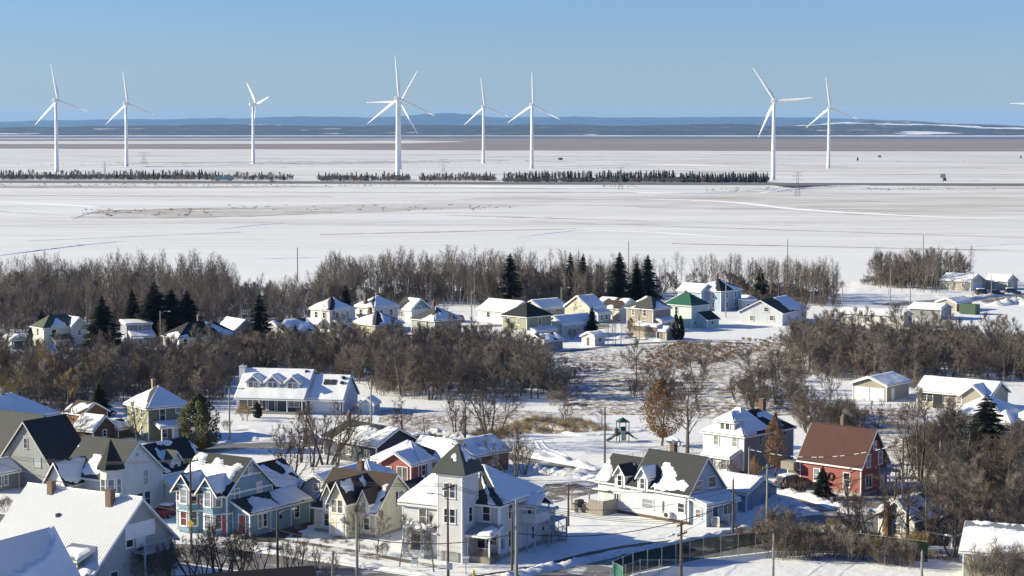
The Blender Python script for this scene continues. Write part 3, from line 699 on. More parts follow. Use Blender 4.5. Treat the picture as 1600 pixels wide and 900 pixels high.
for s_ in (-1.7, ): rl.tube([(8.3, s_, 4.15), (12.4, s_, 1.1)], 0.05, 4); [rl.tube([(8.3 + q * 1.02, s_, 3.1 - q * 0.75), (8.3 + q * 1.02, s_, 4.15 - q * 0.76)], 0.04, 4) for q in range(5)]
rl.build('handrail', WEATH, H)
block(H, 9.5, 13.6, 0.4, 5.5, 3.3, ('shed', 'R', 0.5), HWALL, DARKROOF, {'R': 'full'}, ov=0.3)
wR(H, 10.6, 1.3, 0.6, 1.1, y=0.4); posts(H, [(10.0, -1.2), (13.3, -1.2)], 0, 2.4, WEATH); MB().box(9.7, 13.5, -1.3, 0.4, 2.4, 2.5).build('lean_to', WEATH, H); MB().box(9.9, 13.4, -1.2, 0.4, 0.6, 0.75).build('deck', WEATH, H)
railing(H, [(9.9, -1.2), (13.4, -1.2)], 0.75, 1.6, WEATH, 0.3); foundation(H, 0, 9.5, 0, 10.6, 0.45)
MB().tube([(0.14, -0.1, 0.3), (0.14, -0.1, 4.3)], 0.05, 6).build('downpipe', DARK, H); MB().box(0.5, 0.9, -0.18, -0.02, 1.1, 2.1).build('meter_box', METALG, H)

# ---- yellow house
H = house('yellow_house', 'pale yellow cottage with steep gabled dormers and a brown shingle roof', (587, 841), 60)
YW = S((0.70, 0.66, 0.45)); SH = paint((0.70, 0.70, 0.68), 0.6)
block(H, 0, 8, 0, 8.4, 3.05, ('gable', 'y', 3.55, {'ridge': 4.1, 'back': 3.4}), YW, BROWNROOF, {'L': ('poly', [[(0.82, -0.02), (1.02, -0.02), (1.0, 0.5), (0.93, 0.75), (0.86, 0.72), (0.86, 0.45), (0.78, 0.2)], [(-0.02, 0.0), (0.05, 0.0), (0.05, 0.4), (0.01, 0.5)], [(-0.03, 0.6), (0.02, 0.6), (0.015, 1.02), (-0.03, 1.02)]])})
block(H, -2.0, 4.0, 2.65, 4.95, 4.35, ('gable', 'x', 2.05), YW, BROWNROOF, {'R': ('poly', [[(0.1, 0.35), (0.5, 0.25), (0.42, 1.0), (0.03, 1.0)], [(0.7, 0.1), (1.0, 0.3), (0.8, 1.05), (0.6, 0.9)]])}, ov=0.3, gov=0.3)
dormer(H, 1.35, 1.35, -0.36, 3.6, 2.3, 4.15, 1.25, YW, BROWNROOF, None, (2.75, 0.6, 1.25), 'h')
dormer(H, 6.2, 1.5, -0.36, 3.6, 2.3, 4.25, 1.45, YW, BROWNROOF, None, (2.75, 0.65, 1.3), 'h')
for y_ in (3.4, 4.2): wL(H, y_, 2.9, 0.62, 1.4, 'h', x=-2.0)
for y_ in (2.92, 4.68): MB().box(-2.07, -2.02, y_ - 0.17, y_ + 0.17, 2.85, 4.35).build('shutter', SH, H)
for y_, w_ in ((1.35, 0.48), (6.2, 0.5)):
    for q in (-1, 1): MB().box(-0.43, -0.37, y_ + q * w_ - 0.13, y_ + q * w_ + 0.13, 2.7, 4.05).build('shutter', SH, H)
wL(H, 6.6, 0.75, 0.8, 1.4, 'h', shutter=SH); wL(H, 1.2, 0.85, 0.7, 1.3, 'h')
door(H, -2.0, 3.5, 0.3, 180, 0.9, 2.0); o = MB(); o.slab([(-2.9, 4.3, 2.45), (-2.9, 2.8, 2.45), (-2.0, 2.8, 2.65), (-2.0, 4.3, 2.65)], 0.1); o.build('door_canopy', TRIM, H)
steps(H, -2.0, 0, 2.95, 4.05, 0.35, 'x', -1, 2)
wR(H, 5.2, 3.05, 1.05, 1.5, 'h', pane=PALEGLASS); MB().box(4.2, 4.5, -0.06, -0.01, 3.0, 4.6).build('shutter', DARK, H)
MB().box(6.3, 7.2, -0.06, -0.01, 0.3, 2.3).build('side_door', BRICK, H)
chimney(H, 4.3, 4.9, 5.6, 7.75, 0.6); foundation(H, 0, 8, 0, 8.4)
block(H, 8, 13.5, -0.5, 5.5, 2.7, ('gable', 'x', 1.9), YW, BLACKROOF, {'R': ('poly', [[(-0.1, -0.1), (1.1, -0.1), (1.1, 0.45), (0.55, 0.25), (-0.1, 0.4)], [(0.8, 0.3), (1.1, 0.3), (1.1, 1.1), (0.9, 1.1)]])})
MB().box(1.4, 1.75, -0.16, -0.01, 0.9, 1.5).build('meter_box', METALG, H)

# ---- blue house
H = house('blue_house', 'sky blue house with two gabled white bay windows and a snowy roof', (355, 838), 57)
BW = S((0.19, 0.33, 0.42)); BT = paint((0.80, 0.80, 0.79), 0.6)
block(H, 0, 8, 0, 7.6, 4.85, ('gable', 'y', 3.45), BW, DARKROOF, {'L': ('poly', [[(0.0, 0.0), (0.52, 0.0), (0.9, 0.08), (0.93, 0.45), (0.96, 0.78), (0.86, 0.84), (0.62, 0.78), (0.55, 0.9), (0.4, 0.93), (0.36, 0.75), (0.28, 0.8), (0.24, 1.02), (0.0, 1.02)]])}, thick=0.22)
for yc in (1.85, 5.5):
    for (z0, z1, m) in ((0, 0.75, BW), (0.75, 2.55, BT), (2.55, 3.3, BW), (3.3, 5.15, BT)):
        bay(H, [(0.05, yc - 1.25), (-1.1, yc - 0.72), (-1.1, yc + 0.72), (0.05, yc + 1.25)], z0, z1, m)
    block(H, -1.15, 3.4, yc - 1.3, yc + 1.3, 5.1, ('gable', 'x', 1.6), BW, DARKROOF, {'R': ('poly', [(0.0, 0.12), (1.1, -0.1), (1.1, 1.05), (0.0, 1.05)])}, z0=5.1, ov=0.4, gov=0.35, corner=False)
    t_ = MB(); strip(t_, (-1.2, yc - 0.95, 5.6), (-1.2, yc + 0.95, 5.6), (-1, 0, 0), 0.14); t_.build('gable_tie', BT, H)
    for z in (0.85, 3.4):
        wL(H, yc, z, 0.85, 1.6, 'h', x=-1.1, pane=(REDPANE if (z < 1 and yc > 4) else PALEGLASS))
        win(H, -0.52, yc - 1.0, z, 245, 0.62, 1.6, 'h'); win(H, -0.52, yc + 1.0, z, 115, 0.62, 1.6, 'h')
for z in (2.62, 4.8):
    t_ = MB(); strip(t_, (-0.02, 0, z), (-0.02, 7.6, z), (-1, 0, 0), 0.18); strip(t_, (0, -0.02, z), (8, -0.02, z), (0, -1, 0), 0.18); t_.build('belt_board', BT, H)
t_ = MB(); strip(t_, (2.0, -0.02, 6.55), (6.0, -0.02, 6.55), (0, -1, 0), 0.16); t_.build('belt_board', BT, H)
wR(H, 4.0, 6.7, 0.55, 1.15, 'h', pane=PALEGLASS); wR(H, 1.7, 4.0, 0.8, 1.15, 'h', pane=PALEGLASS); wR(H, 5.6, 4.3, 0.8, 1.05, 'h', pane=PALEGLASS)
fl = MB().box(-0.07, -0.03, 3.0, 4.35, 3.25, 3.95).build('flag', paint((0.80, 0.80, 0.80), 0.7), H)
fr = paint((0.45, 0.03, 0.035), 0.7)
MB().box(-0.085, -0.072, 4.02, 4.35, 3.25, 3.95).build('flag_bar', fr, fl); MB().box(-0.085, -0.072, 3.0, 3.33, 3.25, 3.95).build('flag_bar', fr, fl)
leaf = [(0, .3), (.07, .16), (.15, .2), (.12, .02), (.22, .05), (.2, -.04), (.26, -.1), (.1, -.18), (.02, -.16), (.02, -.28), (-.02, -.28), (-.02, -.16), (-.1, -.18), (-.26, -.1), (-.2, -.04), (-.22, .05), (-.12, .02), (-.15, .2), (-.07, .16)]
lf = MB(); n_ = len(leaf); lf.add([(-0.088, 3.675 + a * 0.9, 3.6 + b_ * 0.9) for a, b_ in leaf] + [(-0.072, 3.675 + a * 0.9, 3.6 + b_ * 0.9) for a, b_ in leaf], [tuple(range(n_))] + [(i, n_ + i, n_ + (i + 1) % n_, (i + 1) % n_) for i in range(n_)]); lf.build('maple_leaf', fr, fl)
block(H, 0.9, 11.6, -2.6, -0.02, 2.75, ('shed', 'R', 1.15), BW, DARKROOF, {'R': ('poly', [[(-0.05, -0.1), (0.5, -0.1), (0.5, 0.55), (0.36, 0.95), (0.2, 0.9), (0.12, 0.4)], [(0.45, -0.05), (1.1, -0.1), (1.1, 1.1), (0.6, 1.1), (0.5, 0.6)]])}, ov=0.3)
door(H, 0.9, -1.5, 0.35, 180, 0.9, 2.1, paint((0.30, 0.05, 0.045), 0.5)); MB().box(-0.3, 0.9, -2.2, -0.8, 0, 0.34).build('doorstep', WOOD, H)
for x_ in (2.6, 3.5): wR(H, x_, 0.85, 0.6, 1.45, 'h', y=-2.6)
wR(H, 9.2, 0.95, 0.8, 1.3, 'h', y=-2.6); MB().box(6.1, 6.5, -2.66, -2.6, 1.3, 1.7).build('vent', DARK, H)
t_ = MB(); t_.box(4.4, 4.55, -2.64, -2.6, 0, 2.7); t_.box(8.1, 8.25, -2.64, -2.6, 0, 2.7); t_.build('corner_boards', BT, H)
block(H, 8, 13.6, 0.0, 6.6, 3.9, ('gable', 'x', 2.7), BW, BLACKROOF, {'R': ('poly', [[(0.25, 0.1), (0.5, -0.02), (1.05, 0.0), (1.05, 0.25), (0.7, 0.5), (0.4, 0.95), (0.1, 1.05), (-0.05, 0.6)], [(0.75, 0.55), (1.05, 0.2), (1.05, 0.8), (0.7, 0.95)]])}); foundation(H, 0, 8, 0, 7.6, 0.2)
wL(H, 7.3, 3.4, 0.4, 1.2, 'h'); MB().box(-0.1, -0.02, 0.25, 0.6, 0.3, 2.3).build('front_door', paint((0.5, 0.03, 0.06), 0.4), H)

# ---- white turret house
H = house('turret_house', 'white house with a pointed black corner turret and a grey shingle roof', (176, 814), 57)
TW_ = S((0.72, 0.72, 0.715))
block(H, 0, 8.6, 0, 8.2, 5.0, ('gable', 'y', 3.75), TW_, GREYROOF, {'L': ('poly', [[(0.36, 0.1), (0.75, 0.0), (0.72, 0.45), (0.45, 0.62), (0.36, 0.6)], [(-0.03, 0.5), (0.02, 0.6), (0.05, 1.0), (-0.03, 1.02)]])})
cx, cy_ = 0.15, 0.3; oct_ = [(cx + 1.35 * math.cos(R(a)), cy_ + 1.35 * math.sin(R(a))) for a in range(22, 382, 45)]
bay(H, oct_, 0, 6.3, TW_, 'turret')
cn = MB(); N_ = 8; cn.V = [(cx + 1.75 * math.cos(R(22 + 45 * k)), cy_ + 1.75 * math.sin(R(22 + 45 * k)), 6.2) for k in range(8)] + [(cx + 1.7 * math.cos(R(22 + 45 * k)), cy_ + 1.7 * math.sin(R(22 + 45 * k)), 6.4) for k in range(8)] + [(cx, cy_, 9.75)]
cn.F = [tuple(range(7, -1, -1))] + [(k, (k + 1) % 8, 8 + (k + 1) % 8, 8 + k) for k in range(8)] + [(8 + k, 8 + (k + 1) % 8, 16) for k in range(8)]; cn.build('turret_roof', BLACKROOF, H)
for f in (180, 225, 270): win(H, cx + 1.25 * math.cos(R(f)), cy_ + 1.25 * math.sin(R(f)), 3.45, f, 0.62, 1.6, 'h', pane=PALEGLASS if f > 200 else None)
block(H, -2.7, 3.2, 4.9, 7.7, 4.75, ('gable', 'x', 2.0), TW_, DARKROOF, {'R': ('poly', [(0.0, 0.06), (1.1, 0.0), (1.1, 1.05), (0.0, 1.05)])}, ov=0.5, gov=0.5)
wL(H, 6.3, 2.5, 0.8, 1.7, 'g', x=-2.7); wR(H, -1.5, 2.5, 1.0, 1.7, 'h', y=4.9, pane=PALEGLASS)
block(H, -2.4, 0, 1.4, 4.9, 2.5, ('shed', 'L', 0.75), TW_, DARKROOF, {'L': ('poly', [(0.15, 0.1), (0.7, 0.0), (0.6, 0.6), (0.2, 0.65)])}, rname='porch_roof')
wR(H, 5.6, 3.5, 0.85, 1.7, 'h', pane=PALEGLASS); wR(H, 4.6, 0.9, 0.9, 1.7, 'h'); wR(H, 5.85, 0.9, 0.9, 1.7, 'h')
MB().tube([(4.3, -0.03, 7.3), (4.3, 0.05, 7.3)], 0.22, 10).build('attic_vent', PALEGLASS, H)
block(H, 8.6, 17.0, 0.6, 7.2, 4.4, ('gable', 'x', 2.9), TW_, BLACKROOF, {'R': ('poly', [[(-0.02, 0.0), (0.25, 0.0), (0.2, 0.25), (-0.02, 0.12)], [(0.22, 0.5), (0.38, 0.25), (0.36, 0.9), (0.24, 0.85)], [(0.35, 0.85), (0.8, 0.86), (0.6, 1.04), (0.3, 1.04)], [(0.9, 0.3), (0.99, 0.3), (1.02, 1.0), (0.95, 1.0)]])})
dormerR(H, 11.7, 1.7, 0.75, 3.2, 4.3, 5.6, 1.0, TW_, MOSSROOF, {'L': ('poly', [(-0.1, -0.1), (0.7, 0.1), (0.5, 1.1), (-0.1, 1.1)])}, (3.8, 0.75, 1.2), 'h')
block(H, 8.8, 14.4, -2.2, 0.6, 2.5, ('shed', 'R', 1.3), TW_, DARKROOF, {'R': 'full'}); 
for x_ in (9.6, 12.0): wR(H, x_, 1.3, 0.7, 0.7, 'v', y=-2.2)
foundation(H, 0, 8.6, 0, 8.2)

# ---- white metal roof house
a0 = G(217, 778, 9.0); rr_ = Vector((math.cos(R(59)), math.sin(R(59)), 0)); p0 = a0 - rr_ * 7.4; p0.z = 0
H = house('metal_roof_house', 'large house with a white ribbed metal roof and two brick chimneys', tuple(p0), 59)
GW = S((0.42, 0.41, 0.39))
o = block(H, 0, 12.4, 0, 14.7, 2.5, ('gable', 'y', 6.4, {'ridge': 7.4, 'back': 4.3}), GW, METALROOF, None, ov=0.5, gov=0.55)
q = [Vector(p) + Vector((0, 0, 0.15)) for p in o['planes']['L']]; nr = (q[1] - q[0]).cross(q[3] - q[0]).normalized(); rb = MB()
for i in range(45):
    u = (i + 0.5) / 45; a = q[0].lerp(q[1], u); b_ = q[3].lerp(q[2], u); d_ = (q[1] - q[0]).normalized() * 0.035
    rb.add([a - d_, a + d_, b_ + d_, b_ - d_, a + nr * 0.03, b_ + nr * 0.03], [(0, 1, 4), (1, 2, 5, 4), (3, 0, 4, 5), (2, 3, 5)])
tag(rb.build('roof_rib', METALROOF, H), kind='stuff')
cp = MB(); cp.tube([(7.4, -0.5, 9.09), (7.4, 15.2, 9.09)], 0.12, 6); cp.build('ridge_cap', METALROOF, H)
chimney(H, 6.9, 11.4, 7.6, 9.75, 0.66, plain('old_brick', (0.17, 0.11, 0.08), 0.9, 0.3), flue=False); chimney(H, 6.5, 3.0, 7.4, 9.75, 0.72, plain('old_brick', (0.17, 0.11, 0.08), 0.9, 0.3), flue=False)
MB().box(4.6, 5.1, 8.3, 8.7, 6.4, 7.0).build('roof_vent', DARK, H)
block(H, -0.1, 4.6, 1.4, 4.2, 3.9, ('shed', 'L', 1.4), S((0.30, 0.26, 0.20)), METALG, {'L': ('poly', [(0.0, 0.02), (1.0, 0.02), (1.0, 0.4), (0.7, 0.55), (0.3, 0.5), (0.0, 0.5)])}, z0=2.4, ov=0.3, name='dormer')
wL(H, 2.8, 2.65, 1.1, 1.05, 'hv', x=-0.1)
snow_on([(-0.45, 4.9, 2.35), (-0.45, -0.4, 2.35), (1.6, -0.4, 4.0), (1.6, 4.9, 4.0)], ('poly', [(0.05, 0.02), (0.98, 0.02), (0.9, 0.85), (0.6, 0.5), (0.1, 0.75)]), o['roof'], 0.25, 0.3)
MB().box(5.2, 9.6, -0.12, 0.01, 5.0, 6.6).build('gable_panel', TRIM, H); wR(H, 5.9, 4.3, 0.95, 1.6, 'h'); MB().box(6.8, 8.2, -0.1, 0.01, 4.0, 6.1).build('balcony_recess', paint((0.7, 0.7, 0.7)), H)
MB().box(6.4, 11, -1.6, -0.02, 3.55, 3.7).build('balcony', WEATH, H); railing(H, [(6.4, -1.55), (11, -1.55)], 3.7, 4.6, WEATH, 0.2); posts(H, [(6.5, -1.5), (10.9, -1.5)], 0, 3.6, WEATH)
wR(H, 3.6, 0.8, 1.0, 1.4, 'h')

# ---- snow roof in shade at the bottom left
a0 = G(82, 823, 7.5); rr_ = Vector((math.cos(R(63)), math.sin(R(63)), 0)); ll_ = Vector((-rr_.y, rr_.x, 0)); p0 = a0 - rr_ * 12 - ll_ * 3.3; p0.z = 0
H = house('snow_roof_house', 'low house in the bottom left corner whose steep roof is blue with shaded snow', tuple(p0), 63)
o = block(H, 0, 11.6, 0, 6.6, 2.6, ('gable', 'x', 4.8), GW, METALROOF, {'R': ('poly', [[(-0.1, -0.1), (1.1, -0.1), (1.1, 1.1), (0.95, 1.05), (0.88, 0.78), (0.74, 0.62), (0.4, 0.52), (-0.1, 0.48)]])}, ov=0.45, gov=0.4, thick=0.4)
wR(H, 9.5, 0.9, 0.9, 1.3, 'h'); MB().tube([(11.0, -0.4, 0), (11.0, -0.4, 2.3)], 0.05, 6).build('downpipe', METALG, H)
MB().tube([(2.6, 0.4, 2.9), (2.6, 0.4, 4.1)], 0.07, 6).build('vent_pipe', DARK, H)

# ---- grey gabled house
H = house('grey_gabled_house', 'large grey house with a steep gable and a bare black roof slope', (80, 768), 57)
GG = S((0.235, 0.245, 0.25))
block(H, 0, 6.6, 0, 8.8, 3.6, ('gable', 'x', 5.0), GG, BLACKROOF, {'R': ('poly', [[(0.93, 0.05), (1.03, 0.0), (1.03, 0.5), (0.97, 0.55)], [(0.05, 0.0), (0.4, 0.0), (0.3, 0.04), (0.1, 0.05)]])}, ov=0.3, gov=0.45, trim=GREYTRIM)
block(H, 1.2, 9.0, 6.5, 18, 3.6, ('gable', 'y', 5.0), GG, GREYROOF, None, trim=GREYTRIM)
t_ = MB(); strip(t_, (-0.02, 2.9, 6.75), (-0.02, 5.9, 6.75), (-1, 0, 0), 0.12); t_.build('belt_board', GREYTRIM, H)
wL(H, 4.4, 5.2, 0.55, 1.2, 'h', trim=GREYTRIM); wL(H, 2.4, 3.0, 1.25, 1.1, '', trim=GREYTRIM, pane=glass_m((0.4, 0.43, 0.42)))
block(H, -5.2, -0.1, 5.6, 9.6, 2.35, ('gable', 'x', 1.3), GG, DARKROOF, {'R': 'full', 'F': 'full'}, gov=0.4, rname='porch_roof'); wR(H, -3.7, 0.7, 0.9, 1.4, 'h', y=5.6, pane=REDPANE); wR(H, -2.4, 0.7, 0.6, 1.4, 'h', y=5.6, pane=PALEGLASS)
# ---- snowy hip behind it
H = house('hip_roof_house', 'house behind the grey gabled one showing only a snow covered hip roof', (-6, 716), 57)
block(H, 0, 11.5, 0, 9, 5.0, ('hip', 2.9), GG, DARKROOF, {'R': 'full', 'L': 'full', 'B': 'full'}, thick=0.25); MB().tube([(5.4, 4.3, 7.6), (5.4, 4.3, 8.6)], 0.35, 8).build('roof_vent', DARK, H)
chimney(H, 3.0, 7.0, 6.5, 9.4, 0.5, plain('clay', (0.35, 0.25, 0.16)), flue=False)

# ---- gambrel barn
H = house('gambrel_barn', 'pale grey gambrel roofed barn standing just left of the yellow cottage', (524, 816), 60, 'barn')
block(H, 0, 8, 0, 5.4, 2.3, ('gambrel', 'x', 3.1), S((0.52, 0.56, 0.60)), DARKROOF, {'R2': 'full', 'F2': 'full'}, ov=0.25, gov=0.5)
garage_door(H, 0, 2.7, 0, 180, 2.6, 2.2, paint((0.50, 0.54, 0.58))); wL(H, 2.7, 3.5, 0.7, 0.8, 'h')
MB().box(-0.06, 0.0, 4.5, 5.1, 0, 1.8).build('side_door', DARK, H)

# ---- red bungalows
RW = S((0.33, 0.075, 0.06)); RW_SHADE = S((0.20, 0.06, 0.05))  # second red is the same siding with its shaded side painted in
H = house('red_bungalow', 'small red bungalow with white trimmed gable and a snow covered hip roof behind', (642, 757), 60)
block(H, 0, 4, 0, 4.7, 2.6, ('gable', 'x', 1.35), RW, DARKROOF, {'F': 'full', 'R': 'full'}, gov=0.4)
block(H, 1.8, 8.6, -0.02, 7.0, 2.6, ('hip', 1.9), RW_SHADE, DARKROOF, {'L': 'full', 'R': ('poly', [(-0.1, -0.1), (0.6, -0.1), (0.5, 0.7), (0.4, 1.1), (-0.1, 1.1)]), 'F': 'full'}, thick=0.3)
block(H, 5.6, 8.4, -1.6, 0, 2.5, ('gable', 'y', 1.0), RW_SHADE, BROWNROOF, {'L': 'full'})
wL(H, 3.4, 0.8, 0.75, 1.2, 'h'); wL(H, 1.3, 0.15, 1.5, 2.0, 'v'); wR(H, 3.0, 0.8, 0.85, 1.3, 'h'); door(H, 4.6, -0.02, 0.1, -90, 0.9); wR(H, 7.0, 0.9, 0.8, 1.2, 'h', y=-1.6)
H = house('red_cottage', 'red cottage with a snowy hip roof half hidden behind the yellow house', (580, 776), 60)
block(H, 0, 5, 0, 5.2, 2.3, ('hip', 1.6), RW, DARKROOF, {'L': 'full', 'R': 'full', 'F': 'full'}, thick=0.25); wR(H, 2.5, 0.9, 0.8, 1.1, 'h')

# ---- navy house
H = house('navy_house', 'dark navy blue house with white trimmed gable and snowy roof slope', (588, 729), 43)
NW = S((0.022, 0.03, 0.055))
block(H, 0, 7.4, 0, 8.5, 2.9, ('gable', 'y', 1.95), NW, GREYROOF, {'L': ('poly', [(-0.05, -0.1), (1.1, -0.1), (1.1, 1.1), (0.75, 1.08), (0.68, 0.82), (0.3, 0.9), (-0.05, 0.6)])}, ov=0.4, gov=0.45)
block(H, 1.0, 6.4, 6.5, 13, 2.8, ('hip', 2.1), NW, DARKROOF, None); chimney(H, 3.6, 10.5, 4.4, 6.0, 0.5)
wR(H, 2.4, 1.2, 1.4, 0.95, 'v'); wL(H, 2.0, 1.0, 1.0, 1.0, 'v'); wL(H, 6.0, 1.0, 1.0, 1.0, 'v')
# ---- brick house
H = house('brick_house', 'low red brick house with snow covered gables behind the white tower', (738, 744), 48)
BKW = brick_m((0.17, 0.07, 0.05))
block(H, 0, 7.2, 0, 6.6, 2.7, ('gable', 'x', 1.6), BKW, GREYROOF, {'R': 'full', 'F': 'full'})
block(H, -1.6, 2.2, 2.0, 9.5, 2.7, ('gable', 'y', 1.7), BKW, GREYROOF, {'L': ('poly', [(-0.1, -0.1), (0.9, -0.1), (0.95, 0.6), (0.7, 1.1), (-0.1, 1.1)])}); wR(H, 4.5, 1.0, 0.9, 1.1, 'h'); wR(H, 1.2, 1.0, 0.8, 1.1, 'h')

# ---- white cape cod house
H = house('cape_house', 'white house with two small dormers, a charcoal roof and a shade tinted gable', (1076, 820), 47)
CW = S((0.58, 0.61, 0.64)); CW_SHADE = S((0.40, 0.47, 0.56))  # second colour is the white siding with the gable's blue shade painted in
block(H, 0, 6.6, 0, 8.4, 3.8, ('gable', 'y', 3.7), CW, DARKROOF, {'L': ('poly', [[(0.32, 0.02), (0.88, 0.0), (0.98, 0.14), (0.9, 0.3), (0.72, 0.36), (0.55, 0.55), (0.42, 0.8), (0.36, 0.65), (0.4, 0.25)]])}, thick=0.22)
MB().add([(0.02, -0.012, 0.3), (6.58, -0.012, 0.3), (6.58, -0.012, 3.7), (3.3, -0.012, 7.35), (0.02, -0.012, 3.7), (0.02, 0.2, 0.3), (6.58, 0.2, 0.3), (6.58, 0.2, 3.7), (3.3, 0.2, 7.35), (0.02, 0.2, 3.7)], [(0, 1, 2, 3, 4), (9, 8, 7, 6, 5), (0, 5, 6, 1), (1, 6, 7, 2), (2, 7, 8, 3), (3, 8, 9, 4), (4, 9, 5, 0)]).build('gable_wall', CW_SHADE, H)
block(H, 0, 6.0, 8.4, 13.8, 3.75, ('gable', 'y', 2.6), CW, DARKROOF, {'L': ('poly', [(-0.05, -0.05), (0.36, -0.05), (0.38, 0.25), (0.12, 0.75), (-0.05, 0.9)])}, thick=0.22)
dormer(H, 10.1, 1.5, -0.4, 3.4, 3.2, 4.85, 1.0, CW, DARKROOF, {'R': ('poly', [(0.45, -0.1), (1.1, -0.1), (1.1, 1.1), (0.55, 1.1)])}, (3.45, 0.6, 1.2), 'h')
dormer(H, 6.6, 1.5, -0.4, 3.6, 3.2, 4.95, 1.1, CW, DARKROOF, {'R': 'full'}, (3.5, 0.6, 1.2), 'h')
wL(H, 10.9, 1.5, 0.7, 0.8, 'v'); wL(H, 6.1, 1.2, 1.6, 1.05, 'h', pane=PALEGLASS); wL(H, 1.1, 1.35, 0.9, 1.0, 'h')
wR(H, 1.75, 3.75, 1.45, 1.15, 'h', y=-0.01); wR(H, 4.35, 3.9, 1.4, 1.15, 'h', y=-0.01)
MB().tube([(3.3, -0.06, 6.4), (3.3, 0.0, 6.4)], 0.24, 10).build('attic_vent', CW_SHADE, H)
chimney(H, 3.7, 5.2, 6.6, 8.6, 0.65)
block(H, 0.3, 6.3, -2.3, -0.01, 2.45, ('shed', 'R', 0.7), CW_SHADE, DARKROOF, {'R': 'full'}, ov=0.35, gov=0.3, thick=0.22)
wL(H, -1.2, 1.0, 0.75, 0.9, 'h', x=0.3, pane=glass_m((0.2, 0.16, 0.13))); door(H, 2.0, -2.3, 0.4, -90, 0.95, 2.0, paint((0.03, 0.07, 0.13), 0.4)); wR(H, 4.4, 1.0, 1.6, 1.05, 'v', y=-2.3)
railing(H, [(1.1, -2.5), (1.1, -3.6)], 0.1, 1.2, None, 0.12); railing(H, [(3.0, -2.5), (3.0, -3.6)], 0.1, 1.2, None, 0.12); MB().box(1.1, 3.0, -3.6, -2.32, 0, 0.36).build('doorstep', WOOD, H)
foundation(H, 0, 6.6, 0, 13.8, 0.35, plain('brown_skirting', (0.11, 0.075, 0.05), 0.9))
u_ = MB(); u_.box(-0.55, -0.12, 2.4, 3.3, 0.5, 1.2); un = u_.build('heat_pump', paint((0.62, 0.62, 0.6)), H); fn = MB(); fn.tube([(-0.6, 2.95, 0.85), (-0.5, 2.95, 0.85)], 0.27, 14); fn.build('fan', DARK, un)
MB().box(-0.16, -0.02, 3.8, 4.1, 0.9, 2.3).build('pipe_cover', paint((0.5, 0.52, 0.53)), H); MB().tube([(-0.06, 0.35, 0.3), (-0.06, 0.35, 3.5)], 0.04, 6).build('downpipe', GREYTRIM, H)
# ---- its deck
D = empty('timber_deck', G(942, 806), R(47), 'weathered grey timber deck with a board fence against the white house', 'deck')
k_ = 0
for i in range(9): MB().box(-0.04, 0.0, i * 0.24 + 0.01, i * 0.24 + 0.225, 0.05, 1.75 + 0.03 * math.sin(i * 2.1)).build('board', WOOD, D)
for i in range(12): MB().box(i * 0.24 + 0.01, i * 0.24 + 0.225, -0.04, 0, 0.05, 1.75 + 0.03 * math.sin(i * 1.7)).build('board', WOOD, D)
for i in range(12): MB().box(-0.04, 0.0, 2.2 + i * 0.24, 2.42 + i * 0.24, 0.1, 1.05).build('board', WOOD, D)
for z in (1.62, 0.3): MB().box(0.0, 0.08, 0, 2.15, z, z + 0.1).build('rail', WOOD, D); MB().box(0.08, 2.9, 0.0, 0.08, z, z + 0.1).build('rail', WOOD, D)
MB().box(0.05, 2.9, 0.05, 5.0, 0.35, 0.5).build('deck_floor', WOOD, D); posts(D, [(0.05, 5.0), (2.85, 0.1), (0.05, 2.2)], 0, 2.5, WOOD); MB().box(2.2, 4.6, 1.2, 3.6, 2.5, 2.6).build('deck_canopy', TRIM, D)

# ---- blue garage
H = house('blue_garage', 'slate blue garage with a half shaded snowy roof beside the white house', (1166, 801), 47, 'garage')
block(H, 0, 6.2, 0, 8.0, 2.4, ('gable', 'y', 1.35), S((0.22, 0.31, 0.42)), DARKROOF, {'L': 'full'}, thick=0.25); MB().tube([(3.8, -0.25, 1.55), (3.8, -0.02, 1.6)], 0.13, 8).build('lamp', GREYTRIM, H); door(H, 5.2, 0, 0.05, -90, 0.85, 2.0, S((0.22, 0.31, 0.42)), S((0.22, 0.31, 0.42)))

# ---- tall white and grey house
H = house('foursquare_house', 'tall house with a white front, plain grey side and snow patched hip roof', (1162, 741), 47)
block(H, 0, 11.4, 0, 6.8, 5.2, ('hip', 2.35, {'rl': 4.6, 'shift': -0.2}), S((0.60, 0.63, 0.66)), BLACKROOF, {'L': 'full', 'R': ('poly', [(-0.1, -0.1), (0.24, -0.1), (0.28, 0.3), (0.22, 0.62), (0.33, 0.68), (0.42, 0.2), (0.48, 0.15), (0.52, 0.55), (0.72, 0.7), (0.74, 0.2), (0.85, 0.1), (0.9, 0.4), (1.1, 0.0), (1.1, 1.1), (0.9, 0.85), (0.5, 0.78), (0.4, 1.1), (-0.1, 1.1)])}, ov=0.3)
block(H, 0.5, 6.3, 0.2, 6.6, 5.25, ('hip', 2.95), WH, BLACKROOF, {'R': 'full', 'L': 'full', 'B': 'full'}, z0=5.0, walls=False, corner=False, ov=0.05)
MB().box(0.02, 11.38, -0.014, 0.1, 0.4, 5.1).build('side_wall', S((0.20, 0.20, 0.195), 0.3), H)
block(H, 0.2, 4.2, 1.8, 4.7, 6.9, ('hip', 0.95, {'rl': 1.5}), WH, DARKROOF, {'L': 'full', 'R': 'full'}, z0=5.4, ov=0.3, name='dormer')
for y_ in (2.85, 3.7): wL(H, y_, 5.7, 0.62, 0.95, '', x=0.2)
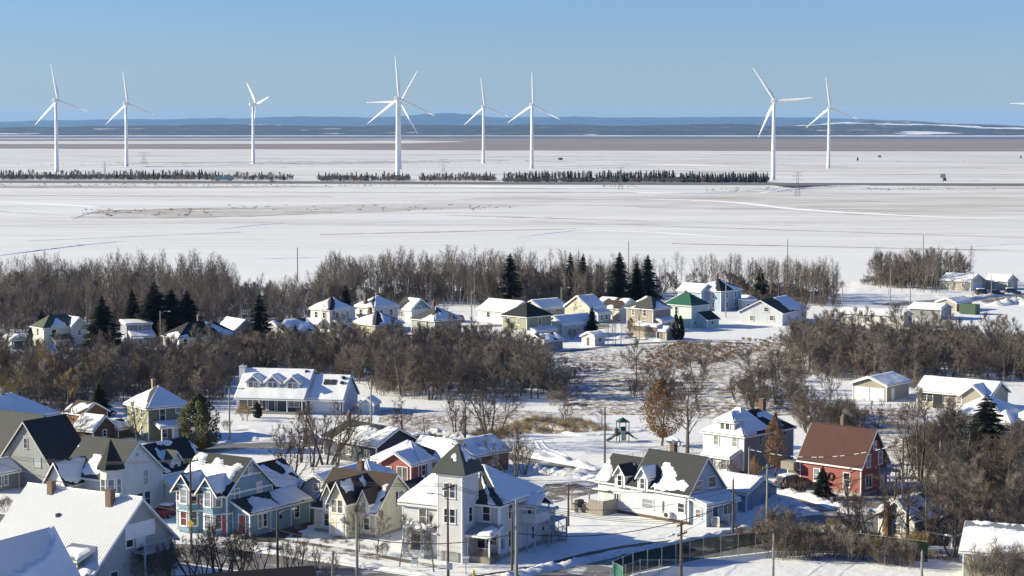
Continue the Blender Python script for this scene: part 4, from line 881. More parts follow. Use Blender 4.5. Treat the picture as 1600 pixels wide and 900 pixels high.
wL(H, 4.6, 3.5, 0.75, 1.2); wL(H, 1.5, 3.6, 0.75, 1.2); wR(H, 3.6, 3.6, 0.6, 1.1, 'h', y=-0.014, trim=GREYTRIM); wR(H, 9.3, 4.2, 0.7, 0.6, '', y=-0.014, trim=GREYTRIM); wR(H, 9.3, 1.5, 0.7, 0.7, '', y=-0.014, trim=GREYTRIM)
block(H, -2.2, 0, 0.7, 5.0, 2.4, ('shed', 'L', 0.7), WH, GREYROOF, {'L': 'full'}, ov=0.4, rname='porch_roof'); wL(H, 1.6, 0.8, 0.9, 1.4, 'h', x=-2.2); wL(H, 3.9, 0.8, 1.1, 1.3, 'v', x=-2.2)
chimney(H, 8.8, 3.4, 6.7, 9.0, 0.7, flue=False); foundation(H, 0, 11.4, 0, 6.8, 0.4, BRICK)

# ---- red house
H = house('red_house', 'bright red clapboard house with a bare rust red roof and a wreath', (1345, 775), 47)
RH = S((0.29, 0.062, 0.05), 0.22)
block(H, 0, 6.0, 0, 9.2, 3.9, ('gable', 'y', 4.1), RH, REDROOF, None, ov=0.35, gov=0.35)
wL(H, 6.6, 1.15, 0.8, 1.5, 'h', pane=PALEGLASS); wL(H, 2.1, 0.95, 0.9, 1.7, 'h')
wR(H, 3.0, 5.7, 0.6, 0.85, 'h'); wR(H, 1.6, 3.5, 0.8, 1.5, 'h', pane=PALEGLASS); wR(H, 4.3, 3.6, 0.8, 1.5, 'h', pane=PALEGLASS); wR(H, 1.7, 0.9, 1.3, 1.5, 'v')
wm = bpy.data.meshes.new('wreath'); bm = bmesh.new()
for i in range(20):
    a = 2 * math.pi * i / 20
    bmesh.ops.create_icosphere(bm, subdivisions=1, radius=0.13, matrix=Matrix.Translation((-0.1, 4.45 + 0.4 * math.cos(a), 2.0 + 0.4 * math.sin(a))))
bmesh.ops.create_icosphere(bm, subdivisions=1, radius=0.16, matrix=Matrix.Translation((-0.14, 4.45, 1.55))); bm.to_mesh(wm); bm.free(); wm.materials.append(plain('wreath_greens', (0.05, 0.02, 0.015))); link_mesh('wreath', wm, H)
chimney(H, 3.3, 5.0, 7.2, 9.2, 0.5, plain('old_brick', (0.17, 0.11, 0.08), 0.9, 0.3), flue=True)
t_ = MB(); n_ = 9; V_ = []
for i in range(n_): a = math.pi * i / (n_ - 1); V_ += [(4.9 + 1.25 * math.cos(a), -1.9, 2.35 + 0.6 * math.sin(a)), (4.9 + 1.25 * math.cos(a), 0, 2.35 + 0.6 * math.sin(a))]
t_.add(V_ + [(x, y, z + 0.1) for x, y, z in V_], [(2 * i, 2 * i + 1, 2 * i + 3, 2 * i + 2) for i in range(n_ - 1)] + [(2 * n_ + 2 * i + 2, 2 * n_ + 2 * i + 3, 2 * n_ + 2 * i + 1, 2 * n_ + 2 * i) for i in range(n_ - 1)] + [(2 * i, 2 * i + 2, 2 * n_ + 2 * i + 2, 2 * n_ + 2 * i) for i in range(n_ - 1)])
t_.build('porch_roof', GREYTRIM, H); posts(H, [(3.75, -1.8), (6.05, -1.8)], 0, 2.35); MB().box(3.6, 6.2, -1.9, 0, 0, 0.35).build('porch_floor', WOOD, H); door(H, 4.9, 0, 0.35, -90, 0.9)
block(H, 0.6, 3.8, 9.2, 11.6, 2.2, ('shed', 'R', 0.2), plain('shed_boards', (0.12, 0.10, 0.085)), DARKROOF, {'R': 'full'}); MB().box(-1.2, 0.2, 9.4, 11.4, 2.3, 3.3).build('balcony_rail', WOOD, H); foundation(H, 0, 6, 0, 9.2)

# ---- beige garage, bungalow, apartments
BE = S((0.36, 0.32, 0.25))
H = house('beige_garage', 'detached beige double garage with white doors at the edge of the trees', (1385, 628), 52, 'garage')
block(H, 0, 8.2, 0, 6.4, 2.8, ('gable', 'x', 1.15), BE, DARKROOF, {'R': 'full', 'F': 'full'}, ov=0.4, gov=0.4)
garage_door(H, 0, 1.75, 0, 180, 2.5, 2.1); garage_door(H, 0, 4.65, 0, 180, 2.5, 2.1); door(H, 2.2, 0, 0.05, -90, 0.85, 2.0, TRIM)
H = house('beige_bungalow', 'long beige bungalow with snow covered roof and small cross gable', (77.5, 320.2, 0), 54)
BE2 = S((0.40, 0.36, 0.28))
block(H, 0, 7.4, 0, 12.8, 2.75, ('gable', 'y', 1.85), BE2, DARKROOF, {'L': 'full'}, ov=0.45, gov=0.4)
block(H, -0.9, 3.6, 0.6, 4.6, 2.75, ('gable', 'x', 1.5), BE2, DARKROOF, {'R': 'full', 'F': 'full'}, ov=0.4, gov=0.35)
wL(H, 11.0, 1.0, 2.0, 1.3, 'gv'); wL(H, 7.3, 1.0, 1.8, 1.3, 'gv'); wL(H, 5.2, 1.0, 0.9, 1.1, 'h'); MB().box(-0.3, -0.02, 8.4, 9.8, 0, 2.2).build('entrance', DARK, H)
H = house('beige_apartment', 'two storey beige apartment block with snowy hip roofs behind the dark spruce', (1562, 712), 54, 'apartment block')
block(H, 0, 8, 0, 7.4, 5.7, ('hip', 1.9), BE2, DARKROOF, {'L': 'full', 'R': 'full', 'F': 'full'}, ov=0.45)
block(H, -1.9, 4, -2.3, 0.4, 5.2, ('hip', 1.3), BE2, DARKROOF, {'L': 'full', 'R': 'full'}, ov=0.35)
block(H, 0.2, 8, -10.5, -2.0, 5.7, ('hip', 2.2), BE2, BROWNROOF, {'L': 'full', 'R': 'full', 'F': ('poly', [(0.3, -0.1), (1.1, -0.1), (1.1, 1), (0.5, 1)])}, ov=0.45)
for z in (3.7, 0.9):
    wL(H, 5.9, z, 0.95, 1.35, 'h'); wL(H, 2.6, z, 0.95, 1.35, 'h'); wL(H, -1.0, z, 0.95, 1.1, 'h', x=-1.9); wL(H, -3.6, z, 0.8, 0.95, 'h', x=0.2); wL(H, -6.6, z, 0.9, 1.2, 'h', x=0.2)
# ---- white house hidden in the bushes
H = house('hidden_house', 'small white house glimpsed through bare bushes, its brown roof snow dusted', (1428, 852), 47)
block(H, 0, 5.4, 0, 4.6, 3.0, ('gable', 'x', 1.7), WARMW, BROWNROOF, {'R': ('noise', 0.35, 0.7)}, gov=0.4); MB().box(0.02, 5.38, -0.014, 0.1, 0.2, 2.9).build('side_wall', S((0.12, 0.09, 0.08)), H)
block(H, 2.0, 6.8, -3.6, 0, 1.6, ('hip', 1.3), S((0.10, 0.09, 0.09)), GREYROOF, None); wL(H, 2.2, 0.9, 1.0, 1.2, 'h'); wL(H, 3.8, 0.9, 0.5, 0.9, 'h')
# ================================================================ HOUSES ON THE FAR STREETS
# ---- grey house with three dormers and a garage wing
H = house('dormered_house', 'wide grey house with three white dormers, snowy roof and garage wing', (536, 648), 78.5)
DG = S((0.10, 0.11, 0.125)); GABLE_SHADE = S((0.50, 0.54, 0.60))  # pale gable siding carries the blue of its shade in the colour
block(H, 0, 8.5, 0, 6.2, 2.5, ('gable', 'y', 3.3), DG, DARKROOF, {'L': 'full'}, ov=0.35, gov=0.3)
block(H, 0, 8.4, 6.2, 17.6, 3.5, ('gable', 'y', 3.1, {'ridge': 4.2, 'ovL': 1.6}), DG, DARKROOF, {'L': 'full'}, ov=0.35, gov=0.3)
MB().add([(0.0, -0.012, 0.2), (8.5, -0.012, 0.2), (8.5, -0.012, 2.5), (4.25, -0.012, 5.7), (0.0, -0.012, 2.5), (0.0, 0.1, 0.2), (8.5, 0.1, 0.2), (8.5, 0.1, 2.5), (4.25, 0.1, 5.7), (0.0, 0.1, 2.5)], [(0, 1, 2, 3, 4), (9, 8, 7, 6, 5), (0, 5, 6, 1), (1, 6, 7, 2), (2, 7, 8, 3), (3, 8, 9, 4), (4, 9, 5, 0)]).build('gable_wall', GABLE_SHADE, H)
for yc in (15.2, 11.9, 8.55):
    dormer(H, yc, 2.3, 0.35, 4.0, 3.4, 5.05, 0.9, S((0.62, 0.64, 0.66)), DARKROOF, {'R': 'full', 'F': 'full'}, None, ov=0.35, gov=0.3)
    for q in (-0.42, 0.42): wL(H, yc + q, 3.95, 0.62, 0.85, 'g', x=0.35)
    MB().add([(0.31, yc - 0.95, 5.08), (0.31, yc + 0.95, 5.08), (0.31, yc, 5.8), (0.37, yc - 0.95, 5.08), (0.37, yc + 0.95, 5.08), (0.37, yc, 5.8)], [(0, 1, 2), (5, 4, 3), (0, 3, 4, 1), (1, 4, 5, 2), (2, 5, 3, 0)]).build('dormer_gable', S((0.25, 0.27, 0.30)), H)
posts(H, [(-1.55, 6.4), (-1.55, 8.9), (-1.55, 13.6), (-1.55, 17.3)], 0.3, 2.35); MB().box(-1.7, 0, 6.2, 17.6, 0, 0.35).build('porch_floor', CONC, H)
garage_door(H, 0, 2.9, 0, 180, 4.9, 2.05, paint((0.55, 0.58, 0.62))); wL(H, 8.2, 1.1, 1.7, 0.95, 'gv'); door(H, 0, 12.0, 0.35, 180, 1.0, 1.95, paint((0.05, 0.09, 0.13), 0.4))  # white garage door; the blue grey of its shade is in the paint
for y_ in (12.75, 11.25): wL(H, y_, 0.5, 0.3, 1.7, 'h')
wL(H, 15.2, 0.9, 1.6, 1.1, 'gv'); wL(H, 13.9, 0.9, 0.5, 1.1, 'h')
chimney(H, 3.4, 18.0, 0, 7.1, 1.0, S((0.55, 0.57, 0.60)), True)
for y_, x_ in ((3.5, 2.6), (2.4, 2.6)): 
    z_ = 2.5 + x_ * 3.3 / 4.25 + 0.42; MB().slab([(x_ - 0.45, y_ + 0.45, z_ - 0.35), (x_ - 0.45, y_ - 0.45, z_ - 0.35), (x_ + 0.45, y_ - 0.45, z_ + 0.35), (x_ + 0.45, y_ + 0.45, z_ + 0.35)], 0.2).build('skylight', DARK, H)
for x_, y_ in ((3.4, 0.9), (2.5, 0.9), (3.6, 7.2)):
    z_ = 2.5 + x_ * 0.78 + (0.9 if y_ > 6 else 0.25); MB().tube([(x_, y_, z_), (x_, y_, z_ + 0.4)], [0.35, 0.28], 8).build('roof_vent', DARK, H)
H = house('garden_shed', 'little pale garden shed tinted shade blue to the right of the dormered house', (584, 648), 70, 'shed')
block(H, 0, 2.4, 0, 2.6, 1.8, ('gable', 'x', 0.8), S((0.42, 0.50, 0.58)), GREYROOF, {'R': 'full', 'F': 'full'}, ov=0.2, gov=0.2); door(H, 0, 1.3, 0.05, 180, 1.0, 1.6, S((0.42, 0.50, 0.58)))  # pale siding with the blue of its shade mixed into the colour

# ---- olive house and sheds
H = house('olive_house', 'olive green square house with a snow covered pyramid roof and small chimney', (232, 690), 36)
OL = S((0.30, 0.29, 0.17)); OL_SHADE = S((0.16, 0.17, 0.10))  # second olive is the first, darkened for the side wall in shade
block(H, 0, 6.4, 0, 6.9, 5.2, ('hip', 2.4), OL, DARKROOF, {'L': ('poly', [(-0.1, -0.1), (1.0, -0.1), (0.95, 0.3), (0.35, 0.9), (-0.1, 0.5)]), 'R': 'full'}, ov=0.5, thick=0.12)
MB().box(0.02, 6.38, -0.014, 0.1, 0.2, 5.1).build('side_wall', OL_SHADE, H)
chimney(H, 3.0, 4.4, 6.6, 8.6, 0.4, plain('clay', (0.35, 0.25, 0.16)), flue=False)
wR(H, 2.3, 2.9, 0.85, 1.7, 'h', y=-0.014); wR(H, 4.9, 3.9, 0.8, 0.8, '', y=-0.014, pane=PALEGLASS); wR(H, 2.6, 0.4, 0.8, 1.4, 'h', y=-0.014)
for y_ in (2.0, 5.0): wL(H, y_, 3.4, 0.7, 1.3, 'h'); wL(H, y_, 0.8, 0.7, 1.3, 'h')
block(H, 1.2, 6.0, -1.7, 0, 2.2, ('shed', 'R', 0.55), OL_SHADE, GREYROOF, {'R': 'full'}, walls=False, corner=False, rname='porch_roof'); posts(H, [(1.4, -1.6), (3.2, -1.6), (5.8, -1.6)], 0, 2.25); door(H, 4.3, -0.014, 0.2, -90, 0.9)
H = house('brown_cottage', 'small brown gabled cottage with one snow covered roof slope in the trees', (146, 692), 57, 'cottage')
CO = plain('brown_boards', (0.10, 0.065, 0.045), 0.9, 0.3)
block(H, 0, 4.6, 0, 4.0, 1.9, ('gable', 'y', 1.8), CO, BROWNROOF, {'L': 'full'}); block(H, 4.6, 10, -0.5, 3.0, 1.6, ('gable', 'x', 0.9), CO, BROWNROOF, {'R': ('noise', 0.35, 0.5), 'L': 'full'} if False else {'R': ('noise', 0.35, 0.5)}); wR(H, 2.3, 0.7, 0.7, 0.9, 'h')
H = house('carport', 'low flat snow covered carport beside the grey gabled house', (137, 690), 57, 'carport')
block(H, 0, 3, 0, 5.0, 1.7, ('shed', 'L', 0.15), CO, GREYROOF, {'L': 'full'}); garage_door(H, 0, 2.5, 0, 180, 2.4, 1.5, CO)
H = house('orange_shed', 'small orange brown shed roof showing through the trunks', (128, 664), 50, 'shed')
block(H, 0, 5, 0, 4, 1.8, ('gable', 'y', 1.4), plain('orange_boards', (0.20, 0.10, 0.04), 0.9), BROWNROOF, {'L': ('noise', 0.1, 0.6)})

# ---- a table of plain houses: key, label, corner, angle, R, L, height, roof, wall, roofing, snow, windows (wall, at, sill, w, h), more
CR = S((0.60, 0.56, 0.44)); PK = S((0.66, 0.62, 0.60)); YL = S((0.42, 0.37, 0.22)); TA = S((0.30, 0.26, 0.20)); MINT = S((0.55, 0.68, 0.63)); SB = S((0.30, 0.40, 0.52)); TEAL = S((0.13, 0.30, 0.32))
GR2 = S((0.30, 0.30, 0.30)); OLV = S((0.30, 0.32, 0.20)); LB = S((0.55, 0.60, 0.66)); WEA = plain('shed_boards', (0.12, 0.10, 0.085), 0.9, 0.3)
def two(R_, L_, zs=(3.3, 0.9), w=0.8, h=1.3, nR=2, nL=2):
    o = []
    for z in zs:
        for i in range(nR): o.append(('R', R_ * (i + 0.7) / (nR + 0.4), z, w, h))
        for i in range(nL): o.append(('L', L_ * (i + 0.7) / (nL + 0.4), z, w, h))
    return o
F_ = 'full'
TABLE = [
 ('white_house', 'white house with a bare green roof at the left edge behind bushes', (69, 543), 40, 9.2, 5.5, 4.3, ('hip', 2.1), S((0.72, 0.74, 0.62)), MOSSROOF, {'R': ('poly', [(0.12, -0.1), (0.62, -0.1), (0.45, 0.8), (0.3, 0.95)])}, [('L', 2.8, 2.4, .8, 1.3), ('R', 2.3, 1.9, 1, 1.7), ('R', 7, 2.4, .7, 1)], 'green'),
 ('hip_house', 'long white two storey house with a half bare dark hip roof and chimney', (280, 563), 36, 13.1, 7.0, 4.6, ('hip', 2.5, {'rl': 5.0}), S((0.68, 0.69, 0.70)), BLACKROOF, {'R': ('poly', [[(0.62, -0.05), (1.05, -0.1), (0.75, 1.05), (0.55, 0.9), (0.7, 0.4)], [(-0.02, -0.05), (0.18, -0.02), (0.12, 0.2), (0.0, 0.15)], [(0.2, 0.0), (0.6, -0.02), (0.58, 0.08), (0.25, 0.1)]]), 'L': ('poly', [(0.4, -0.1), (1.1, -0.1), (0.9, 0.3), (0.5, 0.35), (0.2, 0.1)])}, [('R', 1.4, 2.9, .8, 1.3), ('R', 4.6, 3.1, .7, .9), ('R', 8.2, 3.1, .7, .9), ('R', 10.8, 2.6, .7, 1.5), ('L', 2, 2.7, .8, 1.3), ('R', 6.5, .6, 4.5, .9)], 'chim'),
 ('cream_cottage', 'cream cottage with a snowy roof touching the long white house', (364, 548), 36, 6.2, 8, 3.9, ('gable', 'y', 2.3), CR, GREYROOF, {'L': ('poly', [(0.2, -0.1), (1.1, -0.1), (1.1, 1.1), (-0.1, 1.1), (0.05, 0.5)])}, [('R', 4, 2.6, .6, .9), ('R', 2, 1, .9, 1.2)], ''),
 ('low_house', 'low house under bluish shaded snow beside the lone tall spruce', (446, 540), 45, 9, 9, 2.7, ('gable', 'x', 2.1), GR2, BLACKROOF, {'R': ('noise', 0.2, 0.4)}, [('R', 3, 1, .9, 1)], ''),
 ('pink_white_house', 'square whitish house with snowy pyramid roof and two porches', (515, 521), 45, 7.4, 6.6, 5.4, ('hip', 2.3), PK, DARKROOF, {'L': ('poly', [(-0.1, -0.1), (0.97, -0.1), (0.8, 0.6), (0.3, 1.1), (-0.1, 0.4)]), 'R': ('poly', [(0.1, -0.1), (1.1, -0.1), (0.6, 1.1), (0.4, 1.0)])}, two(7.4, 6.6), 'porch2'),
 ('white_hip_house', 'white hip roofed house with a tall brown chimney behind the yellow one', (585, 517), 45, 7.2, 6.6, 5.4, ('hip', 2.1), WH, DARKROOF, {'L': ('poly', [(-0.1, -0.1), (0.97, -0.1), (0.6, 0.9), (0.4, 1.1), (-0.1, 0.4)]), 'R': F_}, two(7.2, 6.6), 'chimL'),
 ('yellow_hip_house', 'dull yellow hip roofed house rising out of the brush', (587, 546), 45, 7.6, 7.4, 5.2, ('hip', 2.2), YL, DARKROOF, {'L': ('poly', [(-0.1, -0.1), (0.99, -0.1), (0.6, 0.95), (-0.1, 0.6)]), 'R': ('poly', [(0.08, -0.1), (1.1, -0.1), (0.6, 1.1), (0.5, 1.0)])}, two(7.6, 7.4, (3.0, 0.8)), 'chimB'),
 ('teal_gable_house', 'small white house with a teal gable and snow patched roof', (643, 503), 45, 6, 5.4, 3.0, ('gable', 'y', 2.3), WH, GREYROOF, {'L': ('poly', [(0.3, -0.1), (1.1, -0.1), (1.1, 1.1), (0.15, 1.1), (0.45, 0.6)])}, [('L', 3.6, 1.2, .5, 1), ('L', 4.4, 1.2, .5, 1), ('R', 2.6, 2.8, 1.1, .8)], 'teal'),
 ('grey_hip_house', 'house with a grey hip roof, brush hiding its walls', (679, 531), 45, 8, 7.6, 4.3, ('hip', 2.4), GR2, GREYROOF, {'R': ('noise', 0.25, 0.4), 'L': ('poly', [(0.4, -0.1), (1.1, -0.1), (1.1, 0.4), (0.7, 0.45)])}, two(8, 7.6, (2.6,)), 'chim'),
 ('snowy_bungalow', 'bungalow with a long snow covered roof left of the black pyramid roof', (800, 505), 45, 8, 11.5, 2.7, ('gable', 'y', 2.2), WARMW, DARKROOF, {'L': F_}, [('L', 3, 1, 1, 1.1), ('L', 8, 1, 1, 1.1)], ''),
 ('black_roof_house', 'olive house with a bare black pyramid roof', (823, 534), 45, 7.6, 7.4, 5.5, ('hip', 2.5), OLV, BLACKROOF, None, [('L', 2.4, 3.6, .8, 1.2), ('R', 4, 3.4, .8, 1.5), ('L', 5.5, 3.6, .7, 1.2)], 'porchR'),
 ('snow_topped_shed', 'whitish shed with a thick snow cap in front of the black roofed house', (828, 548), 45, 4.4, 6, 2.2, ('gable', 'y', 1.5), CR, DARKROOF, {'L': F_}, [('L', 3, .6, 2, 1)], 'shed'),
 ('grey_garage', 'low grey garage against the right side of the black roofed house', (850, 550), 45, 5.6, 4.6, 2.3, ('gable', 'x', 1.0), GR2, GREYROOF, {'R': ('noise', 0.15, 0.5)}, [], 'shed'),
 ('long_low_house', 'low house with blue shaded snow roof behind the black pyramid', (846, 500), 45, 9, 7, 2.7, ('gable', 'x', 1.8), GR2, DARKROOF, {'R': F_}, [('R', 4, 1, 1, 1)], ''),
 ('pale_bungalow', 'pale bungalow with an unbroken snow roof behind a round bare shrub', (879, 528), 45, 10.8, 5.6, 2.9, ('gable', 'x', 1.7), LB, DARKROOF, {'R': F_, 'F': F_}, [('R', 4.8, 1.1, .8, .9), ('R', 7, 1.1, .7, .9)], ''),
 ('cream_house', 'cream house with a blue porch and parked white car in front', (921, 505), 45, 5.5, 8.0, 3.6, ('gable', 'x', 2.6), CR, GREYROOF, {'R': F_, 'F': F_}, [('R', 3.4, 3.0, .7, .9)], 'porchR'),
 ('white_shed', 'small white shed with a flat snow top at the open field edge', (929, 541), 45, 3.2, 3.7, 2.0, ('gable', 'x', 0.8), WH, GREYROOF, {'R': F_, 'F': F_}, [('R', 1.6, .8, .8, .9)], 'shed'),
 ('taupe_house', 'taupe house with a half snowed grey pyramid roof next to the green roof', (1020, 518), 46, 6.3, 7.8, 5.2, ('hip', 2.3), TA, GREYROOF, {'R': ('poly', [(0.08, -0.05), (1.1, -0.1), (0.6, 0.65), (0.3, 0.5)]), 'L': ('poly', [[(0.0, 0.4), (0.5, 0.9), (0.3, 1.1), (0, 1.1)], [(0.05, -0.1), (0.3, -0.1), (0.3, 0.2)]])}, [('L', 2.4, 3.4, .9, 1.4), ('L', 2.6, .9, 1, 1.3), ('L', 5.8, 3.4, .8, 1.2)], 'porchR'),
 ('flat_carport', 'tan carport with flat snow covered roof in front of the taupe house', (1026, 531), 46, 2.2, 6.4, 2.9, ('shed', 'L', 0.2), TA, DARKROOF, {'L': F_}, [], 'carport'),
 ('tan_shed', 'narrow tan shed between the carport and the dark cedars', (1041, 532), 46, 2.2, 2.6, 2.2, ('gable', 'y', 0.7), TA, DARKROOF, {'L': F_}, [], 'shed'),
 ('mint_house', 'mint green house with a bright green pyramid roof', (1080, 513), 46, 6.3, 7.8, 5.4, ('hip', 2.3), MINT, GREENROOF, {'F': F_, 'R': ('poly', [(0.55, 0.25), (0.85, 0.18), (0.75, 0.32), (0.6, 0.35)])}, [('L', 4.4, 3.2, .8, 1.5), ('L', 7, 3.2, .8, 1.5), ('R', 3.2, .8, .9, .8), ('R', 1.4, .8, .6, .7)], 'leanR'),
 ('sky_blue_house', 'large light blue house with a snowy hip roof and black ridge', (1126, 487), 46, 8.4, 8, 5.3, ('hip', 2.4), SB, BLACKROOF, {'L': ('poly', [(-0.1, -0.1), (0.9, -0.1), (0.7, 0.7), (0.3, 0.9), (-0.1, 0.5)]), 'R': ('poly', [(0.55, -0.05), (1.1, -0.1), (0.6, 1.0), (0.5, 0.8)])}, two(8.4, 8), 'wingL'),
 ('white_gabled_house', 'broad white house with a dark rimmed gable and snowy back roof', (1222, 509), 60, 15, 10.8, 3.0, ('gable', 'x', 2.7), S((0.66, 0.69, 0.72)), BROWNROOF, {'R': ('poly', [(0.35, 0.05), (1.1, -0.1), (1.1, 1.1), (0.5, 1.05)])}, [('L', 2.6, 1.2, 1, 1), ('L', 7.6, .9, 1, 1.1), ('L', 4, 3.2, 1, .9), ('R', 4, 1, 1, 1)], ''),
 ('mobile_home', 'long white mobile home with a snow covered roof behind brush', (1412, 512), 57, 5, 16, 2.8, ('gable', 'y', 0.9), WARMW, BROWNROOF, {'L': F_}, [('L', 2, 1, 1, 1), ('L', 5, 1, .7, 1), ('L', 9, 1, 1.2, 1), ('L', 13, 1, 1, 1)], ''),
 ('snow_roof_annex', 'low annex with a wide snow roof right of the mobile home', (1470, 500), 57, 7, 8, 2.6, ('gable', 'y', 1.0), GR2, BROWNROOF, {'L': F_}, [('R', 2, 1, .9, .9)], ''),
 ('beige_hall', 'larger of two beige metal sheds on the snowy lot at right', (1517, 454.5), 50, 8.4, 9.6, 2.7, ('gable', 'y', 1.7), S((0.46, 0.42, 0.34)), DARKROOF, {'L': F_}, [('L', 7, 1, .6, .8), ('L', 2.5, 1, .6, .8)], 'gar'),
 ('beige_office', 'smaller beige metal shed with cars parked before its gable', (1574, 453.5), 50, 6.4, 7, 2.6, ('gable', 'y', 1.5), S((0.42, 0.38, 0.30)), DARKROOF, {'L': F_}, [('L', 3, .9, 1, .8), ('R', 3.2, .9, .9, 1)], ''),
 ('tan_lot_shed', 'low tan shed with shallow snow roof beside a green container', (1494, 487), 50, 8.4, 5.6, 2.2, ('gable', 'x', 1.0), S((0.40, 0.35, 0.29)), DARKROOF, {'R': F_, 'F': F_}, [], 'shed'),
 ('side_shed', 'small tan shed with a dark green garage door at the far left', (18, 546), 40, 3.9, 4.0, 2.1, ('gable', 'y', 0.8), S((0.40, 0.36, 0.28)), DARKROOF, {'L': F_}, [], 'gshed'),
 ('grey_back_house', 'grey house back wall half hidden between trees and a big conifer', (198, 539), 25, 5.4, 5, 4.4, ('shed', 'R', 0.4), S((0.30, 0.32, 0.37)), DARKROOF, {'R': F_}, [('R', 3, 2.6, .8, 1.4)], 'leanR2'),
 ('a_frame_cabin', 'steep gabled cabin front poking out of the brush', (58, 576), 40, 5.5, 5, 1.0, ('gable', 'x', 2.9), PK, GREYROOF, {'R': F_}, [('L', 2.5, 1.2, .7, 1)], ''),
 ('dark_red_hut', 'tiny dark red hut with a snowy lid behind the round annex', (1166, 478), 46, 3.5, 3, 1.8, ('gable', 'y', 0.7), S((0.16, 0.04, 0.04)), DARKROOF, {'L': F_}, [], ''),
 ('roofline_house', 'dark roofed house half buried in trees left of the taupe house', (968, 500), 46, 8, 9, 2.8, ('gable', 'y', 2.0), WARMW, BROWNROOF, {'L': ('noise', 0.05, 0.4)}, [('L', 3, 1, 1, 1)], ''),
]
for (key, lab, A, th, Rw, Lw, hh, roof, wmt, rmt, sn, wins, more) in TABLE:
    cat_ = 'shed' if key.endswith('shed') or key.endswith('hut') else 'carport' if 'carport' in key else 'garage' if 'garage' in key else 'cabin' if 'cabin' in key else 'house'
    H = house(key, lab, A, th, cat_)
    block(H, 0, Rw, 0, Lw, hh, roof, wmt, rmt, sn, ov=0.35, res=0.45, thick=0.16)
    for (w_, at_, z_, ww, wh) in wins: (wL if w_ == 'L' else wR)(H, at_, z_, ww, wh, 'h')
    zt = hh + (roof[1] if roof[0] == 'hip' else 1)
    if more == 'chim': chimney(H, Rw * 0.5, Lw * 0.6, zt - 0.8, zt + 1.2, 0.6)
    if more == 'chimL': chimney(H, 0.5, Lw * 0.55, 0, zt + 0.6, 0.7)
    if more == 'chimB': chimney(H, Rw * 0.35, Lw * 0.65, zt - 0.8, zt + 0.9, 0.6); MB().box(Rw - 3, Rw + 2, -1.3, 0, 2.2, 2.35).build('porch_roof', GREYROOF, H)
    if more in ('porch2', 'porchR'):
        pm = SB if key == 'cream_house' else wmt
        block(H, 0.8, Rw - 0.3, -2.0, 0, 2.3, ('shed', 'R', 0.7), pm, GREYROOF, {'R': F_}, ov=0.3, res=0.45, rname='porch_roof')
        for x_ in (2.0, Rw - 1.8): wR(H, x_, 0.8, 0.9, 1.1, 'h', y=-2.0)
    if more == 'porch2':
        block(H, -1.8, 0, 1.5, Lw + 0.4, 2.3, ('shed', 'L', 0.6), wmt, GREYROOF, {'L': F_}, ov=0.3, walls=False, corner=False, res=0.45, rname='porch_roof'); posts(H, [(-1.7, 1.7), (-1.7, 4), (-1.7, Lw + 0.2)], 0, 2.3); door(H, 0, 4.6, 0.1, 180)
    if more == 'teal': MB().add([(0.1, -0.012, 3.0), (5.9, -0.012, 3.0), (3, -0.012, 5.15), (0.1, 0.1, 3.0), (5.9, 0.1, 3.0), (3, 0.1, 5.15)], [(0, 1, 2), (5, 4, 3), (0, 3, 4, 1), (1, 4, 5, 2), (2, 5, 3, 0)]).build('gable_wall', TEAL, H)
    if more == 'leanR':
        block(H, 2.6, Rw + 0.6, -2.6, 0, 2.0, ('shed', 'R', 1.5), MINT, BLACKROOF, None, ov=0.3); wR(H, 4.5, 0.8, 0.8, 0.8, 'h', y=-2.6)
        chimney(H, 4.8, 5.6, 6.5, 8.0, 0.5)
    if more == 'leanR2': block(H, 0.6, Rw, -2.4, 0, 1.9, ('shed', 'R', 1.0), wmt, GREYROOF, {'R': F_}, ov=0.3)
    if more == 'wingL':
        block(H, -2.2, 3.0, 4.5, 12, 5.0, ('gable', 'y', 1.6), SB, BROWNROOF, {'L': F_, }, ov=0.4); wL(H, 7, 3.0, .8, 1.1, 'h', x=-2.2); wL(H, 10, 3.0, .8, 1.1, 'h', x=-2.2)
        chimney(H, 4.0, 4.4, 7.0, 8.9, 0.6)
        ann = [(8.0 + 2.4 * math.cos(R(a)), -2.2 + 2.4 * math.sin(R(a))) for a in range(0, 360, 30)]; bay(H, ann, 0, 2.6, LB, 'round_annex')
        MB().prism([(8.0 + (x - 8.0) * 1.06, -2.2 + (y + 2.2) * 1.06) for x, y in ann], 2.6, 2.95).build('snow', SNOW, H)
        for f in (225, 255, 285): win(H, 8.0 + 2.33 * math.cos(R(f)), -2.2 + 2.33 * math.sin(R(f)), 1.0, f, 0.6, 0.8, '')
    if more == 'green':
        block(H, 5.8, 9.6, -1.2, 3.2, 4.2, ('gable', 'y', 1.7), S((0.60, 0.64, 0.56)), MOSSROOF, {'L': F_}, ov=0.3); wR(H, 7.6, 2.3, .7, 1.0, 'h', y=-1.2)
        block(H, 1.6, 5.6, -1.9, 0, 1.6, ('shed', 'R', 0.8), S((0.60, 0.62, 0.55)), MOSSROOF, {'R': ('poly', [(0.1, -0.1), (0.9, -0.1), (0.9, 0.2), (0.1, 0.2)])}, ov=0.3, rname='porch_roof'); wR(H, 3.5, 0.3, 2.6, 0.9, 'v', y=-1.9)
    if more == 'gar': garage_door(H, 2.4, 0, 0, -90, 2.4, 2.0, paint((0.6, 0.62, 0.65))); garage_door(H, 5.6, 0, 0, -90, 2.4, 2.0, paint((0.6, 0.62, 0.65)))
    if more == 'gshed': garage_door(H, 1.95, 0, 0, -90, 2.8, 1.7, paint((0.015, 0.075, 0.065))); door(H, 0, 1.6, 0, 180, 0.8, 1.75, paint((0.10, 0.24, 0.10)))
